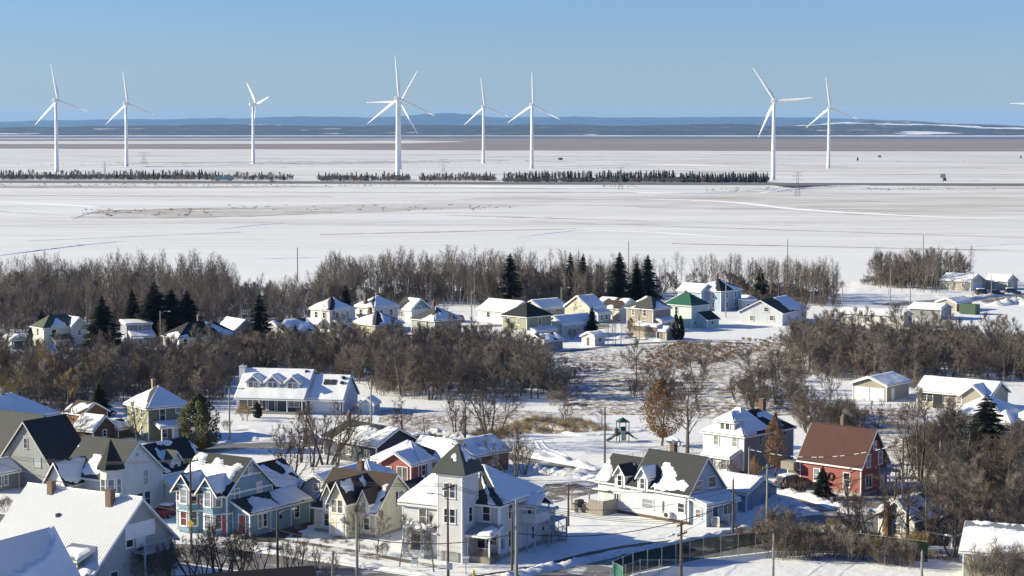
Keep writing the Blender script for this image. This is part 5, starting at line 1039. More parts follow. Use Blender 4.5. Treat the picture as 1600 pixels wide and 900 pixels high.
    if more == 'shed': door(H, 0, Lw * 0.5, 0, 180, 0.85, 1.75, WEA)
    if more == 'carport': MB().box(-0.12, -0.02, 0, Lw, 1.7, 2.85).build('shade_board', WEA, H)
    if hh > 4 and more not in ('chimL',): door(H, 0, Lw * 0.5, 0.1, 180, 0.9, 2.0)

# ---- sign building (bottom right), dark roof (bottom), container
c_ = G(1503, 858, 2.9); th = 68; l_ = Vector((-math.sin(R(th)), math.cos(R(th)), 0)); a_ = c_ - l_ * 14.0; a_.z = 0
H = house('sign_building', 'beige building with a snowy metal roof and a lettered white banner', tuple(a_), th, 'building')
SBW = S((0.42, 0.38, 0.29), 0.3)
block(H, 0, 7.0, 0, 13.9, 2.9, ('gable', 'y', 2.2), SBW, METALG, {'L': ('poly', [[(-0.1, -0.1), (1.1, -0.1), (1.1, 0.82), (0.5, 0.84), (0.02, 0.82), (-0.1, 0.8)], [(-0.1, 0.93), (1.1, 0.92), (1.1, 1.1), (-0.1, 1.1)]])}, ov=0.4, gov=0.35, thick=0.2)
sg = MB().box(-0.07, -0.03, 8.9, 12.95, 1.75, 2.72).build('banner', paint((0.82, 0.82, 0.82), 0.6, 0.04), H)
def lettering(txt, parent, x, y, z, face, size, mat, name='lettering', stretch=1.0):
    cu = bpy.data.curves.new(name, 'FONT'); cu.body = txt; cu.size = size; cu.extrude = 0.012; cu.space_character = 1.02; cu.offset = size * 0.018
    tmp = bpy.data.objects.new('tmp', cu); COL.objects.link(tmp); dg = bpy.context.evaluated_depsgraph_get(); me = bpy.data.meshes.new_from_object(tmp.evaluated_get(dg))
    bpy.data.objects.remove(tmp); me.materials.clear(); me.materials.append(mat)
    o = link_mesh(name, me, parent, (x, y, z), (math.pi / 2, 0, R(face + 90))); o.scale = (stretch, 1, 1); return o
lettering('M.B.R.S. TOWING', sg, -0.085, 12.8, 2.27, 180, 0.46, paint((0.32, 0.02, 0.05), 0.5), stretch=0.9)
lettering('CALL OR TEXT', sg, -0.085, 12.7, 1.86, 180, 0.34, paint((0.05, 0.05, 0.055), 0.5), stretch=0.85)
b1 = G(491, 885.5, 6.0); th = 20; r1_ = Vector((math.cos(R(th)), math.sin(R(th)), 0)); l1_ = Vector((-r1_.y, r1_.x, 0)); a_ = b1 - r1_ * 16 - l1_ * 4; a_.z = 0
H = house('brown_roof_house', 'house of which only a bare dark brown roof shows at the bottom edge', tuple(a_), th)
block(H, 0, 15.7, 0, 8, 3.2, ('gable', 'x', 2.8), GW, shingle((0.062, 0.045, 0.036)), None)
t = empty('shipping_container', G(1524, 492), R(50), 'dark green shipping container on the snowy lot beside the tan shed', 'container')
CG = paint((0.055, 0.10, 0.06), 0.6); MB().box(0, 2.4, 0, 4.4, 0.1, 2.5).build('body', CG, t)
for i in range(15): MB().box(-0.03, 0, 0.1 + i * 0.29, 0.25 + i * 0.29, 0.2, 2.4).build('rib', CG, t)
for i in (0.05, 1.22): d_ = MB().box(i, i + 1.12, -0.05, 0, 0.2, 2.4).build('door', CG, t); MB().tube([(i + 0.3, -0.08, 0.25), (i + 0.3, -0.08, 2.35)], 0.03, 5).build('lock_bar', METALG, d_)
t = empty('lumber_stack', G(1503, 487), R(50), 'small stack of orange timber between tan shed and green container', 'timber')
OR = plain('fresh_timber', (0.42, 0.24, 0.07))
for i in range(4):
    for j in range(4): MB().box(i * 0.45, i * 0.45 + 0.42, 0, 2.4, 0.15 + j * 0.4, 0.51 + j * 0.4).build('beam', OR, t)
# ================================================================ STREETS, SNOW BANKS, FENCES, POLES, SMALL THINGS
def road_mat(name, base, snowy, wet=0.0):
    m, nt, b, o = new_mat(name)
    geo = nd(nt, 'ShaderNodeNewGeometry'); P = geo.outputs['Position']
    n1 = noise_n(nt, P, 0.35, 6, 0.65); n2 = noise_n(nt, P, 2.2, 5, 0.7)
    a = mixc(nt, n2, vary(base, 0.6), vary(base, 1.5))
    r = ramp(nt, [(snowy - 0.04, 0.0), (snowy + 0.05, 1.0)]); nt.links.new(n1, r.inputs[0])
    nt.links.new(mixc(nt, r.outputs[0], a, (0.66, 0.665, 0.67)), b.inputs['Base Color']); b.inputs['Roughness'].default_value = 0.7; bump_n(nt, b, n2, 0.5, 0.05)
    return m
ROAD = road_mat('icy_asphalt', (0.17, 0.16, 0.15), 0.60); DRIVE = road_mat('bare_asphalt', (0.055, 0.053, 0.05), 0.68); GRAVEL = road_mat('muddy_gravel', (0.15, 0.125, 0.10), 0.55)
def smooth(pts, k=6):
    out = []
    for i in range(len(pts) - 1):
        p0 = pts[max(i - 1, 0)]; p1 = pts[i]; p2 = pts[i + 1]; p3 = pts[min(i + 2, len(pts) - 1)]
        for j in range(k):
            t = j / k; out.append(0.5 * ((2 * p1) + (p2 - p0) * t + (2 * p0 - 5 * p1 + 4 * p2 - p3) * t * t + (3 * p1 - p0 - 3 * p2 + p3) * t ** 3))
    return out + [pts[-1]]
ROADS = []
def ribbon(name, px, w, z, mat, rag=0.35):
    P = smooth([G(*p) for p in px], 14); V = []; Fc = []
    for i, p in enumerate(P):
        d = (P[min(i + 1, len(P) - 1)] - P[max(i - 1, 0)]).normalized(); s = Vector((-d.y, d.x, 0))
        for sg in (1, -1): q = p + s * sg * (w / 2 + rag * NZ(p.x * 0.5, p.y * 0.5, sg * 7.0)); V.append((q.x, q.y, z))
        ROADS.append((p.x, p.y, w / 2))
    for i in range(len(P) - 1): Fc.append((2 * i, 2 * i + 1, 2 * i + 3, 2 * i + 2))
    me = mesh(name, V, Fc, mat); 
    if me.polygons[0].normal.z < 0: me.flip_normals()
    return tag(link_mesh(name, me), kind='structure')
FRONT = [(-140, 795), (60, 828), (267, 860), (420, 882), (560, 904), (700, 930), (860, 962)]
CROSS = [(720, 965), (880, 903), (980, 877), (1075, 856), (1162, 838), (1240, 815), (1300, 795), (1360, 782), (1450, 768), (1620, 752)]
BACKST = [(200, 735), (300, 708), (365, 698), (450, 695), (560, 689), (660, 689), (740, 698), (800, 711), (870, 726), (950, 743), (1045, 764)]
SIDE = [(1165, 760), (1240, 782), (1300, 799), (1370, 822), (1450, 852)]
ribbon('street', FRONT, 8.0, 0.012, ROAD); ribbon('street', CROSS, 7.5, 0.018, ROAD); ribbon('street', BACKST, 5.5, 0.012, ROAD); ribbon('street', SIDE, 6.5, 0.024, ROAD)
ribbon('sidewalk', [(735, 902), (800, 893), (860, 880), (940, 861), (1000, 851), (1080, 842), (1160, 829)], 1.1, 0.008, DRIVE, 0.3)
ribbon('sidewalk', [(430, 842), (520, 856), (620, 874), (700, 888)], 1.2, 0.008, GRAVEL, 0.25)
ribbon('lot_road', [(1380, 477), (1500, 469), (1680, 462)], 9, 0.012, GRAVEL, 1.2); ribbon('far_street', [(560, 520), (700, 512), (800, 508), (930, 505), (960, 498)], 5, 0.012, GRAVEL, 0.8)
ribbon('track', [(860, 552), (1000, 537), (1100, 534), (1180, 538)], 2.6, 0.012, ROAD, 0.6)
def patch(name, px, z, mat):
    P = [G(*p) for p in px]; n = len(P); V = []
    for i in range(n):
        a, b_ = P[i], P[(i + 1) % n]
        for j in range(8):
            q = a.lerp(b_, j / 8); V.append((q.x + 0.5 * NZ(q.x * 0.6, q.y * 0.6, 2), q.y + 0.8 * NZ(q.x * 0.6, q.y * 0.6, 8), z))
    me = mesh(name, V, [tuple(range(len(V)))], mat); 
    if me.polygons[0].normal.z < 0: me.flip_normals()
    for v in P: ROADS.append((v.x, v.y, 1.5))
    return tag(link_mesh(name, me), kind='structure')
patch('driveway', [(372, 842), (420, 828), (452, 806), (488, 804), (492, 818), (470, 828), (430, 848)], 0.02, DRIVE)
patch('driveway', [(850, 756), (945, 749), (952, 768), (905, 776), (866, 786), (846, 772)], 0.02, GRAVEL); patch('driveway', [(1222, 752), (1262, 762), (1258, 776), (1210, 772)], 0.03, DRIVE)
patch('driveway', [(430, 668), (480, 660), (540, 660), (548, 672), (470, 690), (430, 690)], 0.008, snow_m())
patch('lot', [(880, 508), (945, 502), (955, 512), (890, 520)], 0.02, GRAVEL); patch('lot', [(1520, 466), (1600, 458), (1640, 470), (1540, 474)], 0.02, GRAVEL)

# lumpy, tufted snow of the open grounds
def tuft_ground():
    m, nt, b, o = new_mat('tufted_snow'); geo = nd(nt, 'ShaderNodeNewGeometry'); P = geo.outputs['Position']
    k = nd(nt, 'ShaderNodeMapping'); k.inputs['Scale'].default_value = (0.9, 0.55, 1); nt.links.new(P, k.inputs[0]); n = noise_n(nt, k.outputs[0], 1.0, 8, 0.75); r = ramp(nt, [(0.41, 0.0), (0.54, 1.0)]); nt.links.new(n, r.inputs[0])
    n2 = noise_n(nt, P, 0.06, 4, 0.6); r2 = ramp(nt, [(0.30, 0.25), (0.55, 1.0)]); nt.links.new(n2, r2.inputs[0]); n3 = noise_n(nt, P, 0.5, 3); g = mixc(nt, n3, (0.13, 0.085, 0.055), (0.33, 0.25, 0.165))
    s = mixc(nt, n, (0.76, 0.77, 0.79), (0.88, 0.885, 0.89)); nt.links.new(mixc(nt, mul(nt, r.outputs[0], r2.outputs[0]), s, g), b.inputs['Base Color']); b.inputs['Roughness'].default_value = 0.85; bump_n(nt, b, n, 0.7, 0.3); return m
TUFTED = tuft_ground()
def lumpy(name, px, amp, freq, step, seed):
    W_ = [G(*p) for p in px]; P2 = [(p.x, p.y) for p in W_]; x0, x1, y0, y1 = min(p[0] for p in P2), max(p[0] for p in P2), min(p[1] for p in P2), max(p[1] for p in P2)
    nx, ny = int((x1 - x0) / step) + 1, int((y1 - y0) / step) + 1; V = []; ok = []
    for j in range(ny + 1):
        for i in range(nx + 1):
            x, y = x0 + i * step, y0 + j * step; d = seg_d(x, y, P2)
            for rx, ry, rw in ROADS:
                if abs(rx - x) < 6 and abs(ry - y) < 6: d = min(d, math.hypot(rx - x, ry - y) - rw - 0.3)
            f = max(0, min(1, d / 2.5)); n = 0.55 + 0.5 * NZ(x * freq, y * freq, seed) + 0.4 * NZ(x * freq * 2.7, y * freq * 2.7, seed + 3) + 0.25 * NZ(x * freq * 0.3, y * freq * 0.3, seed + 7)
            V.append((x, y, amp * f * max(0, n) - (0.02 if f <= 0 else -0.006))); ok.append(f > 0)
    m = nx + 1; Fc = [(j * m + i, j * m + i + 1, (j + 1) * m + i + 1, (j + 1) * m + i) for j in range(ny) for i in range(nx) if ok[j * m + i] or ok[j * m + i + 1] or ok[(j + 1) * m + i] or ok[(j + 1) * m + i + 1]]
    tag(link_mesh(name, mesh(name, V, Fc, TUFTED if seed in (1, 8, 2) else GROUND, True)), kind='structure')
lumpy('snow_field', [(868, 552), (1000, 540), (1235, 534), (1260, 590), (1250, 648), (1110, 655), (1000, 648), (880, 650), (880, 610)], 0.34, 0.62, 0.5, 1)
lumpy('snow_field', [(590, 640), (760, 636), (880, 645), (880, 662), (770, 672), (690, 680), (590, 680)], 0.16, 0.3, 0.6, 2)
lumpy('snow_field', [(885, 805), (960, 806), (1070, 830), (1120, 834), (1000, 850), (880, 874)], 0.15, 0.35, 0.4, 3)
lumpy('snow_field', [(1000, 896), (1099, 877), (1207, 866), (1330, 869), (1480, 886), (1520, 930), (980, 930)], 0.10, 0.4, 0.4, 4)
lumpy('snow_field', [(860, 682), (960, 672), (1060, 690), (1090, 700), (950, 728), (880, 716)], 0.10, 0.3, 0.5, 5)
lumpy('snow_field', [(470, 850), (560, 846), (700, 884), (560, 878)], 0.22, 0.5, 0.35, 6)
lumpy('snow_field', [(370, 664), (460, 660), (620, 660), (600, 684), (380, 690)], 0.2, 0.4, 0.5, 7)
lumpy('snow_field', [(1300, 640), (1430, 636), (1490, 700), (1420, 730), (1330, 680)], 0.22, 0.5, 0.5, 8)
lumpy('snow_field', [(1420, 440), (1480, 460), (1500, 462), (1420, 478), (1320, 470), (1330, 440)], 0.3, 0.3, 0.8, 9)

# snow banks: heaped, lumpy ridges along the ploughed edges
def dirty_m():
    m, nt, b, o = new_mat('ploughed_snow'); geo = nd(nt, 'ShaderNodeNewGeometry'); n = noise_n(nt, geo.outputs['Position'], 0.9, 7, 0.7); n2 = noise_n(nt, geo.outputs['Position'], 0.25, 3)
    r = ramp(nt, [(0.42, 0.0), (0.62, 1.0)]); nt.links.new(n, r.inputs[0]); r2 = ramp(nt, [(0.4, 0.15), (0.65, 0.85)]); nt.links.new(n2, r2.inputs[0])
    nt.links.new(mixc(nt, mul(nt, r.outputs[0], r2.outputs[0]), (0.84, 0.845, 0.85), (0.46, 0.42, 0.37)), b.inputs['Base Color']); b.inputs['Roughness'].default_value = 0.8; bump_n(nt, b, n, 0.6, 0.15); return m
PLOUGH = dirty_m()
def berm(px, w, h, seed, rough=1.0, name='snow_bank'):
    P = smooth([G(*p) for p in px], 16); V = []; Fc = []; m = 9
    L_ = 0
    for i, p in enumerate(P):
        d = (P[min(i + 1, len(P) - 1)] - P[max(i - 1, 0)]).normalized(); s = Vector((-d.y, d.x, 0)); L_ += (p - P[max(i - 1, 0)]).length
        e = min(1, 3.0 * min(i, len(P) - 1 - i) / len(P)) ** 0.5
        for j in range(m):
            u = j / (m - 1) * 2 - 1; q = p + s * (u * w / 2 * (1 + 0.3 * NZ(L_ * 0.3, u, seed)))
            hh = h * e * max(0, (1 - u * u)) * (0.62 + rough * (0.5 * NZ(q.x * 0.45, q.y * 0.45, seed) + 0.45 * NZ(q.x * 1.3, q.y * 1.3, seed + 4) + 0.25 * NZ(q.x * 3.1, q.y * 3.1, seed + 8)))
            V.append((q.x, q.y, hh - (0.03 if j in (0, m - 1) else -0.0)))
    for i in range(len(P) - 1):
        for j in range(m - 1): a = i * m + j; Fc.append((a, a + m, a + m + 1, a + 1))
    me = mesh(name, V, Fc, PLOUGH if seed < 20 else SNOW, True)
    if me.polygons[m // 2].normal.z < 0: me.flip_normals()
    return tag(link_mesh(name, me), kind='structure')
berm([(230, 846), (330, 850), (420, 862), (540, 880), (650, 898), (740, 915)], 2.0, 0.7, 1); berm([(740, 908), (820, 896), (900, 880), (960, 865)], 2.4, 0.7, 2); berm([(960, 867), (1060, 848), (1150, 828), (1200, 814)], 1.4, 0.55, 3)
berm([(790, 700), (830, 712), (880, 722), (940, 734)], 2.6, 1.0, 4); berm([(800, 738), (845, 738), (900, 742), (945, 752)], 3.4, 1.15, 5, 1.2); berm([(640, 684), (680, 680), (720, 684), (760, 690)], 3.0, 1.1, 6)
berm([(1150, 798), (1190, 790), (1230, 795), (1265, 806)], 5.0, 1.7, 7, 1.2); berm([(1185, 764), (1225, 770), (1275, 782), (1330, 800), (1375, 800)], 2.6, 0.9, 8); berm([(1375, 800), (1410, 782), (1460, 775)], 2.4, 0.9, 9)
berm([(300, 702), (370, 690), (450, 688), (560, 683)], 2.0, 0.7, 10); berm([(430, 704), (520, 700), (600, 698)], 2.0, 0.6, 11); berm([(860, 662), (900, 680), (960, 678), (1010, 672)], 2.0, 0.5, 12)
berm([(1480, 474), (1540, 464), (1610, 458)], 3.0, 1.0, 13); berm([(1550, 478), (1590, 474), (1640, 480)], 6.0, 1.8, 14); berm([(960, 530), (1000, 527), (1040, 534)], 3, 0.8, 15); berm([(760, 800), (830, 802), (880, 806)], 1.4, 0.4, 16)
for k, pts in enumerate([[(838, 690), (846, 702), (872, 712), (892, 722)], [(846, 688), (856, 700), (880, 710), (900, 721)], [(1040, 700), (1052, 696), (1050, 688), (1042, 686)], [(1046, 703), (1060, 697), (1058, 687), (1046, 682)], [(800, 690), (880, 684), (960, 680)], [(960, 835), (1010, 829), (1050, 834), (1030, 842), (960, 846)], [(900, 832), (980, 826), (1060, 830)]]): berm(pts, 0.5, 0.16, 30 + k, 0.6, 'snow_rut')
# the marsh: ditches, dyke rims and plough ridges, as low banks
for k, (pts, w, h) in enumerate([([(-40, 404), (40, 394), (120, 384), (200, 376)], 3, 0.5), ([(385, 405), (440, 404), (508, 402)], 1.5, 0.3), ([(0, 315), (60, 318), (145, 323), (155, 324)], 7, 0.6), ([(110, 343), (130, 336), (160, 327)], 2, 0.4), ([(1000, 311), (1130, 315), (1260, 328), (1420, 337), (1640, 344)], 9, 0.7), ([(880, 358), (1040, 364), (1150, 372)], 2.5, 0.25), ([(1480, 388), (1560, 383), (1640, 380)], 2.5, 0.3), ([(800, 372), (880, 362), (940, 358)], 2.5, 0.3), ([(560, 290), (700, 291), (850, 293), (1200, 296)], 5, 0.9), ([(1190, 302), (1230, 297), (1300, 292), (1360, 290)], 8, 1.3), ([(980, 300), (1060, 302), (1160, 300), (1225, 296)], 8, 1.0), ([(330, 360), (430, 350), (620, 347), (830, 344)], 3, 0.5), ([(820, 262), (1000, 258), (1160, 260)], 8, 1.4), ([(160, 262), (300, 260), (460, 258)], 8, 1.4)]): berm(pts, w, h, 50 + k, 0.8, 'dyke')

# ---- the highway on its embankment
def highway():
    top = []; N_ = 60
    V = []; Fc = []
    rows = [(287.9, 0.0), (287.0, 1.1), (285.7, 1.1), (285.0, 0.0)]
    for i in range(N_ + 1):
        px = -200 + 2000 * i / N_; dy = lin((-200, -2.5), (460, -0.8), (800, 0.6), (1200, 1.8), (1800, 3.4))(px)
        for py, z in rows: V.append(G(px, py + dy, 0)[:2] + (z,))
    for i in range(N_):
        for j in range(3): a = i * 4 + j; Fc.append((a, a + 4, a + 5, a + 1))
    me = mesh('highway', V, Fc, plain('highway_asphalt', (0.16, 0.15, 0.145), 0.9, 0.2, 0.2)); me.materials.append(SNOW)
    for k, p in enumerate(me.polygons): p.material_index = 0 if k % 3 == 1 else (1 if k % 3 == 2 else 0)
    if me.polygons[1].normal.z < 0: me.flip_normals()
    tag(link_mesh('highway', me), kind='structure')
highway()
DITCH = plain('ditch_dark', (0.022, 0.02, 0.022), 0.9, 0.3, 0.1)  # flat sheet; the dark of the underpass hollow is put into its colour
p_ = [G(1210, 289.6, 0.08), G(1240, 294, 0.08), (G(1262, 293.5, 0.08)), G(1305, 289.9, 0.08)]; tag(link_mesh('ditch', mesh('ditch', p_, [(0, 1, 2, 3)], DITCH)), kind='structure')

# ---- utility poles and wires
POLE = plain('pole_wood', (0.115, 0.085, 0.06), 0.9, 0.35, 1.5); GPOLE = plain('grey_pole', (0.27, 0.255, 0.23), 0.85, 0.25, 1.5); CERAM = paint((0.20, 0.21, 0.22), 0.3)
TOPS = {}
def pole(key, px, py, ty, label, grey=False, arm=0, armdir=58, lamp=None, trans=False, r=0.15):
    s = (py - HZ) / CAMH; h = (py - ty) / s * 1.02; t = empty('utility_pole', G(px, py), R(armdir), label, 'utility pole', 'utility poles')
    m = GPOLE if grey else POLE; b = MB(); b.tube([(0, 0, -0.2), (0, 0, h)], [r, r * 0.66], 8); b.build('pole', m, t)
    for i in range(arm):
        z = h - 0.35 - i * 1.0; w = 1.2 - 0.1 * i; MB().box(-0.16, -0.06, -w, w, z - 0.07, z + 0.07).build('crossarm', m, t)
        for y in (-w * 0.9, -w * 0.45, w * 0.45, w * 0.9): q = MB(); q.tube([(-0.11, y, z + 0.07), (-0.11, y, z + 0.28)], [0.05, 0.035], 6); q.build('insulator', CERAM, t)
    if not arm: q = MB(); q.tube([(0, 0, h), (0, 0, h + 0.2)], [0.06, 0.04], 6); q.build('insulator', CERAM, t)
    if lamp is not None:
        a = R(lamp - armdir); d = Vector((math.cos(a), math.sin(a), 0)); q = MB(); z = h - (0.5 if not arm else 1.6)
        q.tube([Vector((0, 0, z)), d * 0.7 + Vector((0, 0, z + 0.45)), d * 1.7 + Vector((0, 0, z + 0.55))], 0.045, 6); q.build('lamp_arm', METALG, t)
        e = d * 1.95 + Vector((0, 0, z + 0.5)); MB().box(e.x - 0.3, e.x + 0.3, e.y - 0.15, e.y + 0.15, e.z - 0.08, e.z + 0.08).build('lamp_head', GREYTRIM, t)
    if trans: q = MB(); q.tube([(0.35, 0, h - 2.2), (0.35, 0, h - 1.2)], 0.26, 10); q.build('transformer', GREYTRIM, t)
    p = G(px, py); TOPS[key] = Vector((p.x, p.y, h)); return t
pole('a', 299, 862, 717, 'brown pole with a small crossarm in front of the blue house bays', False, 1, 150, None)
pole('b', 434, 888, 798, 'shorter street pole with a lamp arm before the blue house driveway', False, 0, 58, 30)
pole('c', 558, 905, 806, 'bare grey pole in front of the yellow house', True, 0, 58, None, r=0.17)
pole('d', 520, 910, 864, 'grey pole top sticking up at the bottom edge', True)
pole('e', 700, 912, 757, 'tall brown pole with a wide crossarm in front of the square tower', False, 1, 150, 160, r=0.14)
pole('f', 807, 912, 782, 'thick pale grey pole at the corner of the tower house', True, 0, r=0.2)
pole('g', 800, 893, 800, 'thin leaning dark pole behind the thick grey corner pole', False)
pole('h', 1064, 912, 814, 'dark tarred pole with two crossarms in front of the fence screen', False, 2, 150, None, r=0.19)
pole('i', 1145, 833, 750, 'brown pole at the porch corner of the white cape house', False)
pole('j', 1198, 830, 726, 'grey pole with snowy crossarm and lamp before the blue garage', True, 1, 140, 240)
pole('k', 1208, 912, 836, 'plain grey pole standing on the snowy playing field', True)
pole('l', 1410, 782, 685, 'yellow brown pole right of the red house porch', False)
pole('m', 1468, 772, 690, 'grey pole in front of the apartment block spruce', True)
pole('n', 1440, 912, 862, 'short grey pole top near the banner building', True, r=0.18)
pole('o', 888, 822, 757, 'black pole on the snow right of the tower house', False)
pole('p', 945, 724, 638, 'tall brown pole beside the playground', False)
pole('q', 727, 690, 637, 'brown pole by the leaning bare trees', False)
pole('r', 580, 672, 594, 'tall grey pole by the little garden shed', True)
pole('s', 577, 716, 653, 'brown pole in front of the navy house', False)
pole('t', 359, 690, 609, 'grey lamp pole at the end of the snowy yard', True, 0, 58, 20)
pole('u', 1170, 765, 700, 'short grey pole at the white porch of the tall house', True)
pole('v', 737, 508, 456, 'grey pole beside the long snow roofed bungalow', True); pole('w', 877, 492, 450, 'lamp pole in front of the cream house', True, 0, 58, 0)
pole('x', 251, 540, 487, 'lamp pole beside the long white house', True, 0, 58, 0); pole('y', 1134, 496, 434, 'grey pole in front of the sky blue house', True)
pole('z', 1316, 490, 450, 'thin grey pole behind the mobile home', True); pole('aa', 1391, 478, 425, 'thin grey pole above the mobile home roof', True); pole('ab', 1422, 476, 441, 'short grey pole by the low annex', True)
pole('ac', 1520, 464, 429, 'grey pole in front of the larger beige shed', True); pole('ad', 1549, 464, 430, 'grey pole between the two beige sheds', True); pole('ae', 465, 440, 388, 'lone pole at the marsh edge in the gap of the wood', True, r=0.22); pole('af', 982, 440, 378, 'lone pole above the wood behind the spruces', True, r=0.2)
pole('ag', 1230, 440, 375, 'lone pole above the wood right of the sky blue house', True, r=0.2); pole('ah', 1442, 432, 369, 'lone pole above the reddish wood', True, r=0.2)
WIRE = plain('wire', (0.02, 0.02, 0.022), 0.5)
def wire(a, b_, label, sag=0.6, dz0=0.0, dz1=0.0, off=0.0, r=0.022, snow=False):
    p = TOPS[a] + Vector((0, 0, dz0)) if isinstance(a, str) else a; q = TOPS[b_] + Vector((0, 0, dz1)) if isinstance(b_, str) else b_; d = (q - p); s = Vector((-d.y, d.x, 0)).normalized() * off; pts = []
    for i in range(15): t = i / 14; pts.append(p.lerp(q, t) + s - Vector((0, 0, 4 * sag * t * (1 - t))))
    b = MB(); b.tube(pts, r, 4); o = tag(b.build('overhead_wire', WIRE), label, 'wire', 'overhead wires')
    if snow:
        for i in range(22):
            if i % 3 == 2: continue
            t0 = (i + 0.1) / 22; t1 = (i + 0.8) / 22; c = MB(); c.tube([along2(pts, t0), along2(pts, t1)], 0.05, 5); c.build('snow_clump', SNOW, o)
def along2(pts, t): k = t * (len(pts) - 1); i = min(int(k), len(pts) - 2); return pts[i].lerp(pts[i + 1], k - i)
FAR_L = G(-60, 800); FAR_L = Vector((FAR_L.x, FAR_L.y, 7.5)); FAR_R = G(1660, 780); FAR_R = Vector((FAR_R.x, FAR_R.y, 7.0))
for i, off in enumerate((-0.9, 0, 0.9)):
    n_ = ('house side', 'middle', 'street side')[i]
    wire('a', 'e', n_ + ' wire from the blue house pole to the tower pole', 0.9, -0.1, -0.1, off); wire(FAR_L, 'a', n_ + ' wire running left from the blue house pole', 0.9, 0, -0.1, off); wire('e', 'h', n_ + ' wire from the tower pole to the tarred pole', 1.0, -0.1, -0.1, off)
wire('b', 'c', 'single wire between lamp pole and yellow house pole', 0.5, -0.3, -0.6); wire('c', 'f', 'thick cable from yellow house pole to corner pole', 0.9, -2.2, -3.4, 0, 0.045); wire('b', 'c', 'thick low cable in front of the yellow house', 0.5, -2.0, -2.2, 0, 0.045); wire(FAR_L, 'b', 'low cable running left from the lamp pole', 0.9, -1.5, -2.0, 0, 0.04)
wire('f', 'i', 'upper wire from corner pole to cape house pole', 1.4, -0.3, -1.2); wire('f', 'i', 'lower thick cable from corner pole to cape house pole', 1.6, -3.4, -2.6, 0, 0.045); wire('h', 'j', 'wire from tarred pole to snowy crossarm pole', 0.8, -0.4, -0.4); wire('h', 'j', 'lower wire from tarred pole to snowy crossarm pole', 0.9, -1.4, -1.0, 0.5); wire('h', 'k', 'wire from tarred pole to playing field pole', 0.6, -1.5, -0.3); wire('k', 'n', 'wire from playing field pole towards the banner', 0.9, -0.3, -0.2)
wire('u', 'l', 'wire with snow clinging to it in front of the red roof', 1.4, -0.2, -0.6, 0, 0.03, True); wire('j', 'l', 'wire from garage pole to the red house pole', 1.3, -2.5, -3.0, 0, 0.04); wire('l', FAR_R, 'wire from red house pole off to the right', 0.9, -0.5, 0); wire('o', 'i', 'wire from the black pole to the cape house pole', 0.7, -0.3, -0.8)

# ---- fences
SCR = bpy.data.materials.new('wind_screen'); SCR.use_nodes = True; nt = SCR.node_tree; nt.nodes.clear()
o_ = nt.nodes.new('ShaderNodeOutputMaterial'); mx = nt.nodes.new('ShaderNodeMixShader'); tr_ = nt.nodes.new('ShaderNodeBsdfTransparent'); df = nt.nodes.new('ShaderNodeBsdfDiffuse'); df.inputs[0].default_value = (0.008, 0.024, 0.019, 1)  # green darkened to paint in the screen's shaded face
ns = nt.nodes.new('ShaderNodeTexNoise'); ns.inputs['Scale'].default_value = 0.7; rp = ramp(nt, [(0.3, 0.72), (0.7, 0.92)]); nt.links.new(ns.outputs['Fac'], rp.inputs[0]); nt.links.new(rp.outputs[0], mx.inputs[0]); nt.links.new(tr_.outputs[0], mx.inputs[1]); nt.links.new(df.outputs[0], mx.inputs[2]); nt.links.new(mx.outputs[0], o_.inputs[0])
LINK = bpy.data.materials.new('chain_link'); LINK.use_nodes = True; nt = LINK.node_tree; nt.nodes.clear()
o_ = nt.nodes.new('ShaderNodeOutputMaterial'); mx = nt.nodes.new('ShaderNodeMixShader'); tr_ = nt.nodes.new('ShaderNodeBsdfTransparent'); df = nt.nodes.new('ShaderNodeBsdfDiffuse'); df.inputs[0].default_value = (0.2, 0.21, 0.22, 1); mx.inputs[0].default_value = 0.14
nt.links.new(tr_.outputs[0], mx.inputs[1]); nt.links.new(df.outputs[0], mx.inputs[2]); nt.links.new(mx.outputs[0], o_.inputs[0])
def fence(name, label, px, h, step, mat, pname, pm=METALG, skip=None):
    t = empty(name, G(*px[0]), 0, label, 'fence'); o0 = G(*px[0]); P = [G(*p) - o0 for p in px]
    for a, b_ in zip(P, P[1:]):
        L_ = (b_ - a).length; n = max(1, round(L_ / step))
        for i in range(n):
            p = a.lerp(b_, i / n); q = a.lerp(b_, (i + 1) / n); u = (q - p).normalized()
            c = MB(); c.tube([p + Vector((0, 0, -0.2)), p + Vector((0, 0, h + 0.08))], 0.045, 6); c.build('post', pm, t)
            r_ = MB(); r_.tube([p + Vector((0, 0, h)), q + Vector((0, 0, h))], 0.028, 5); r_.build('rail', pm, t)
            s_ = Vector((-u.y, u.x, 0)) * 0.012; A = p + u * 0.05; B = q - u * 0.05; e = MB()
            V = []
            for sg in (1, -1):
                for k in range(4): f = A.lerp(B, k / 3) + s_ * sg + s_ * 3 * math.sin(k * 2.1 + i); V += [f + Vector((0, 0, 0.08)), f + Vector((0, 0, h - 0.03))]
            e.add(V, [(2 * k, 2 * k + 2, 2 * k + 3, 2 * k + 1) for k in range(3)]); e.build(pname, mat, t)
    return t
fence('screened_fence', 'long chain fence hung with shade darkened green windscreen along the playing field', [(957, 912), (989, 898), (1099, 874), (1207, 862), (1340, 866), (1450, 880)], 2.3, 2.4, SCR, 'screen')
fence('green_fence_end', 'short end of sunlit coloured green windscreen facing the street corner', [(973, 921), (958, 913)], 2.3, 2.2, plain('lit_screen', (0.03, 0.14, 0.09), 0.8, 0.15, 1), 'screen')  # same screen in a lighter green, its sunlit look put into the colour
fence('chain_fence', 'low chain link fence between park and cape house', [(955, 730), (1005, 720), (1060, 711), (1104, 703)], 1.3, 2.6, LINK, 'mesh_panel')
fence('field_fence', 'bare chain link fence in front of the green screen end', [(930, 930), (1000, 905), (1060, 905)], 2.0, 2.6, LINK, 'mesh_panel')
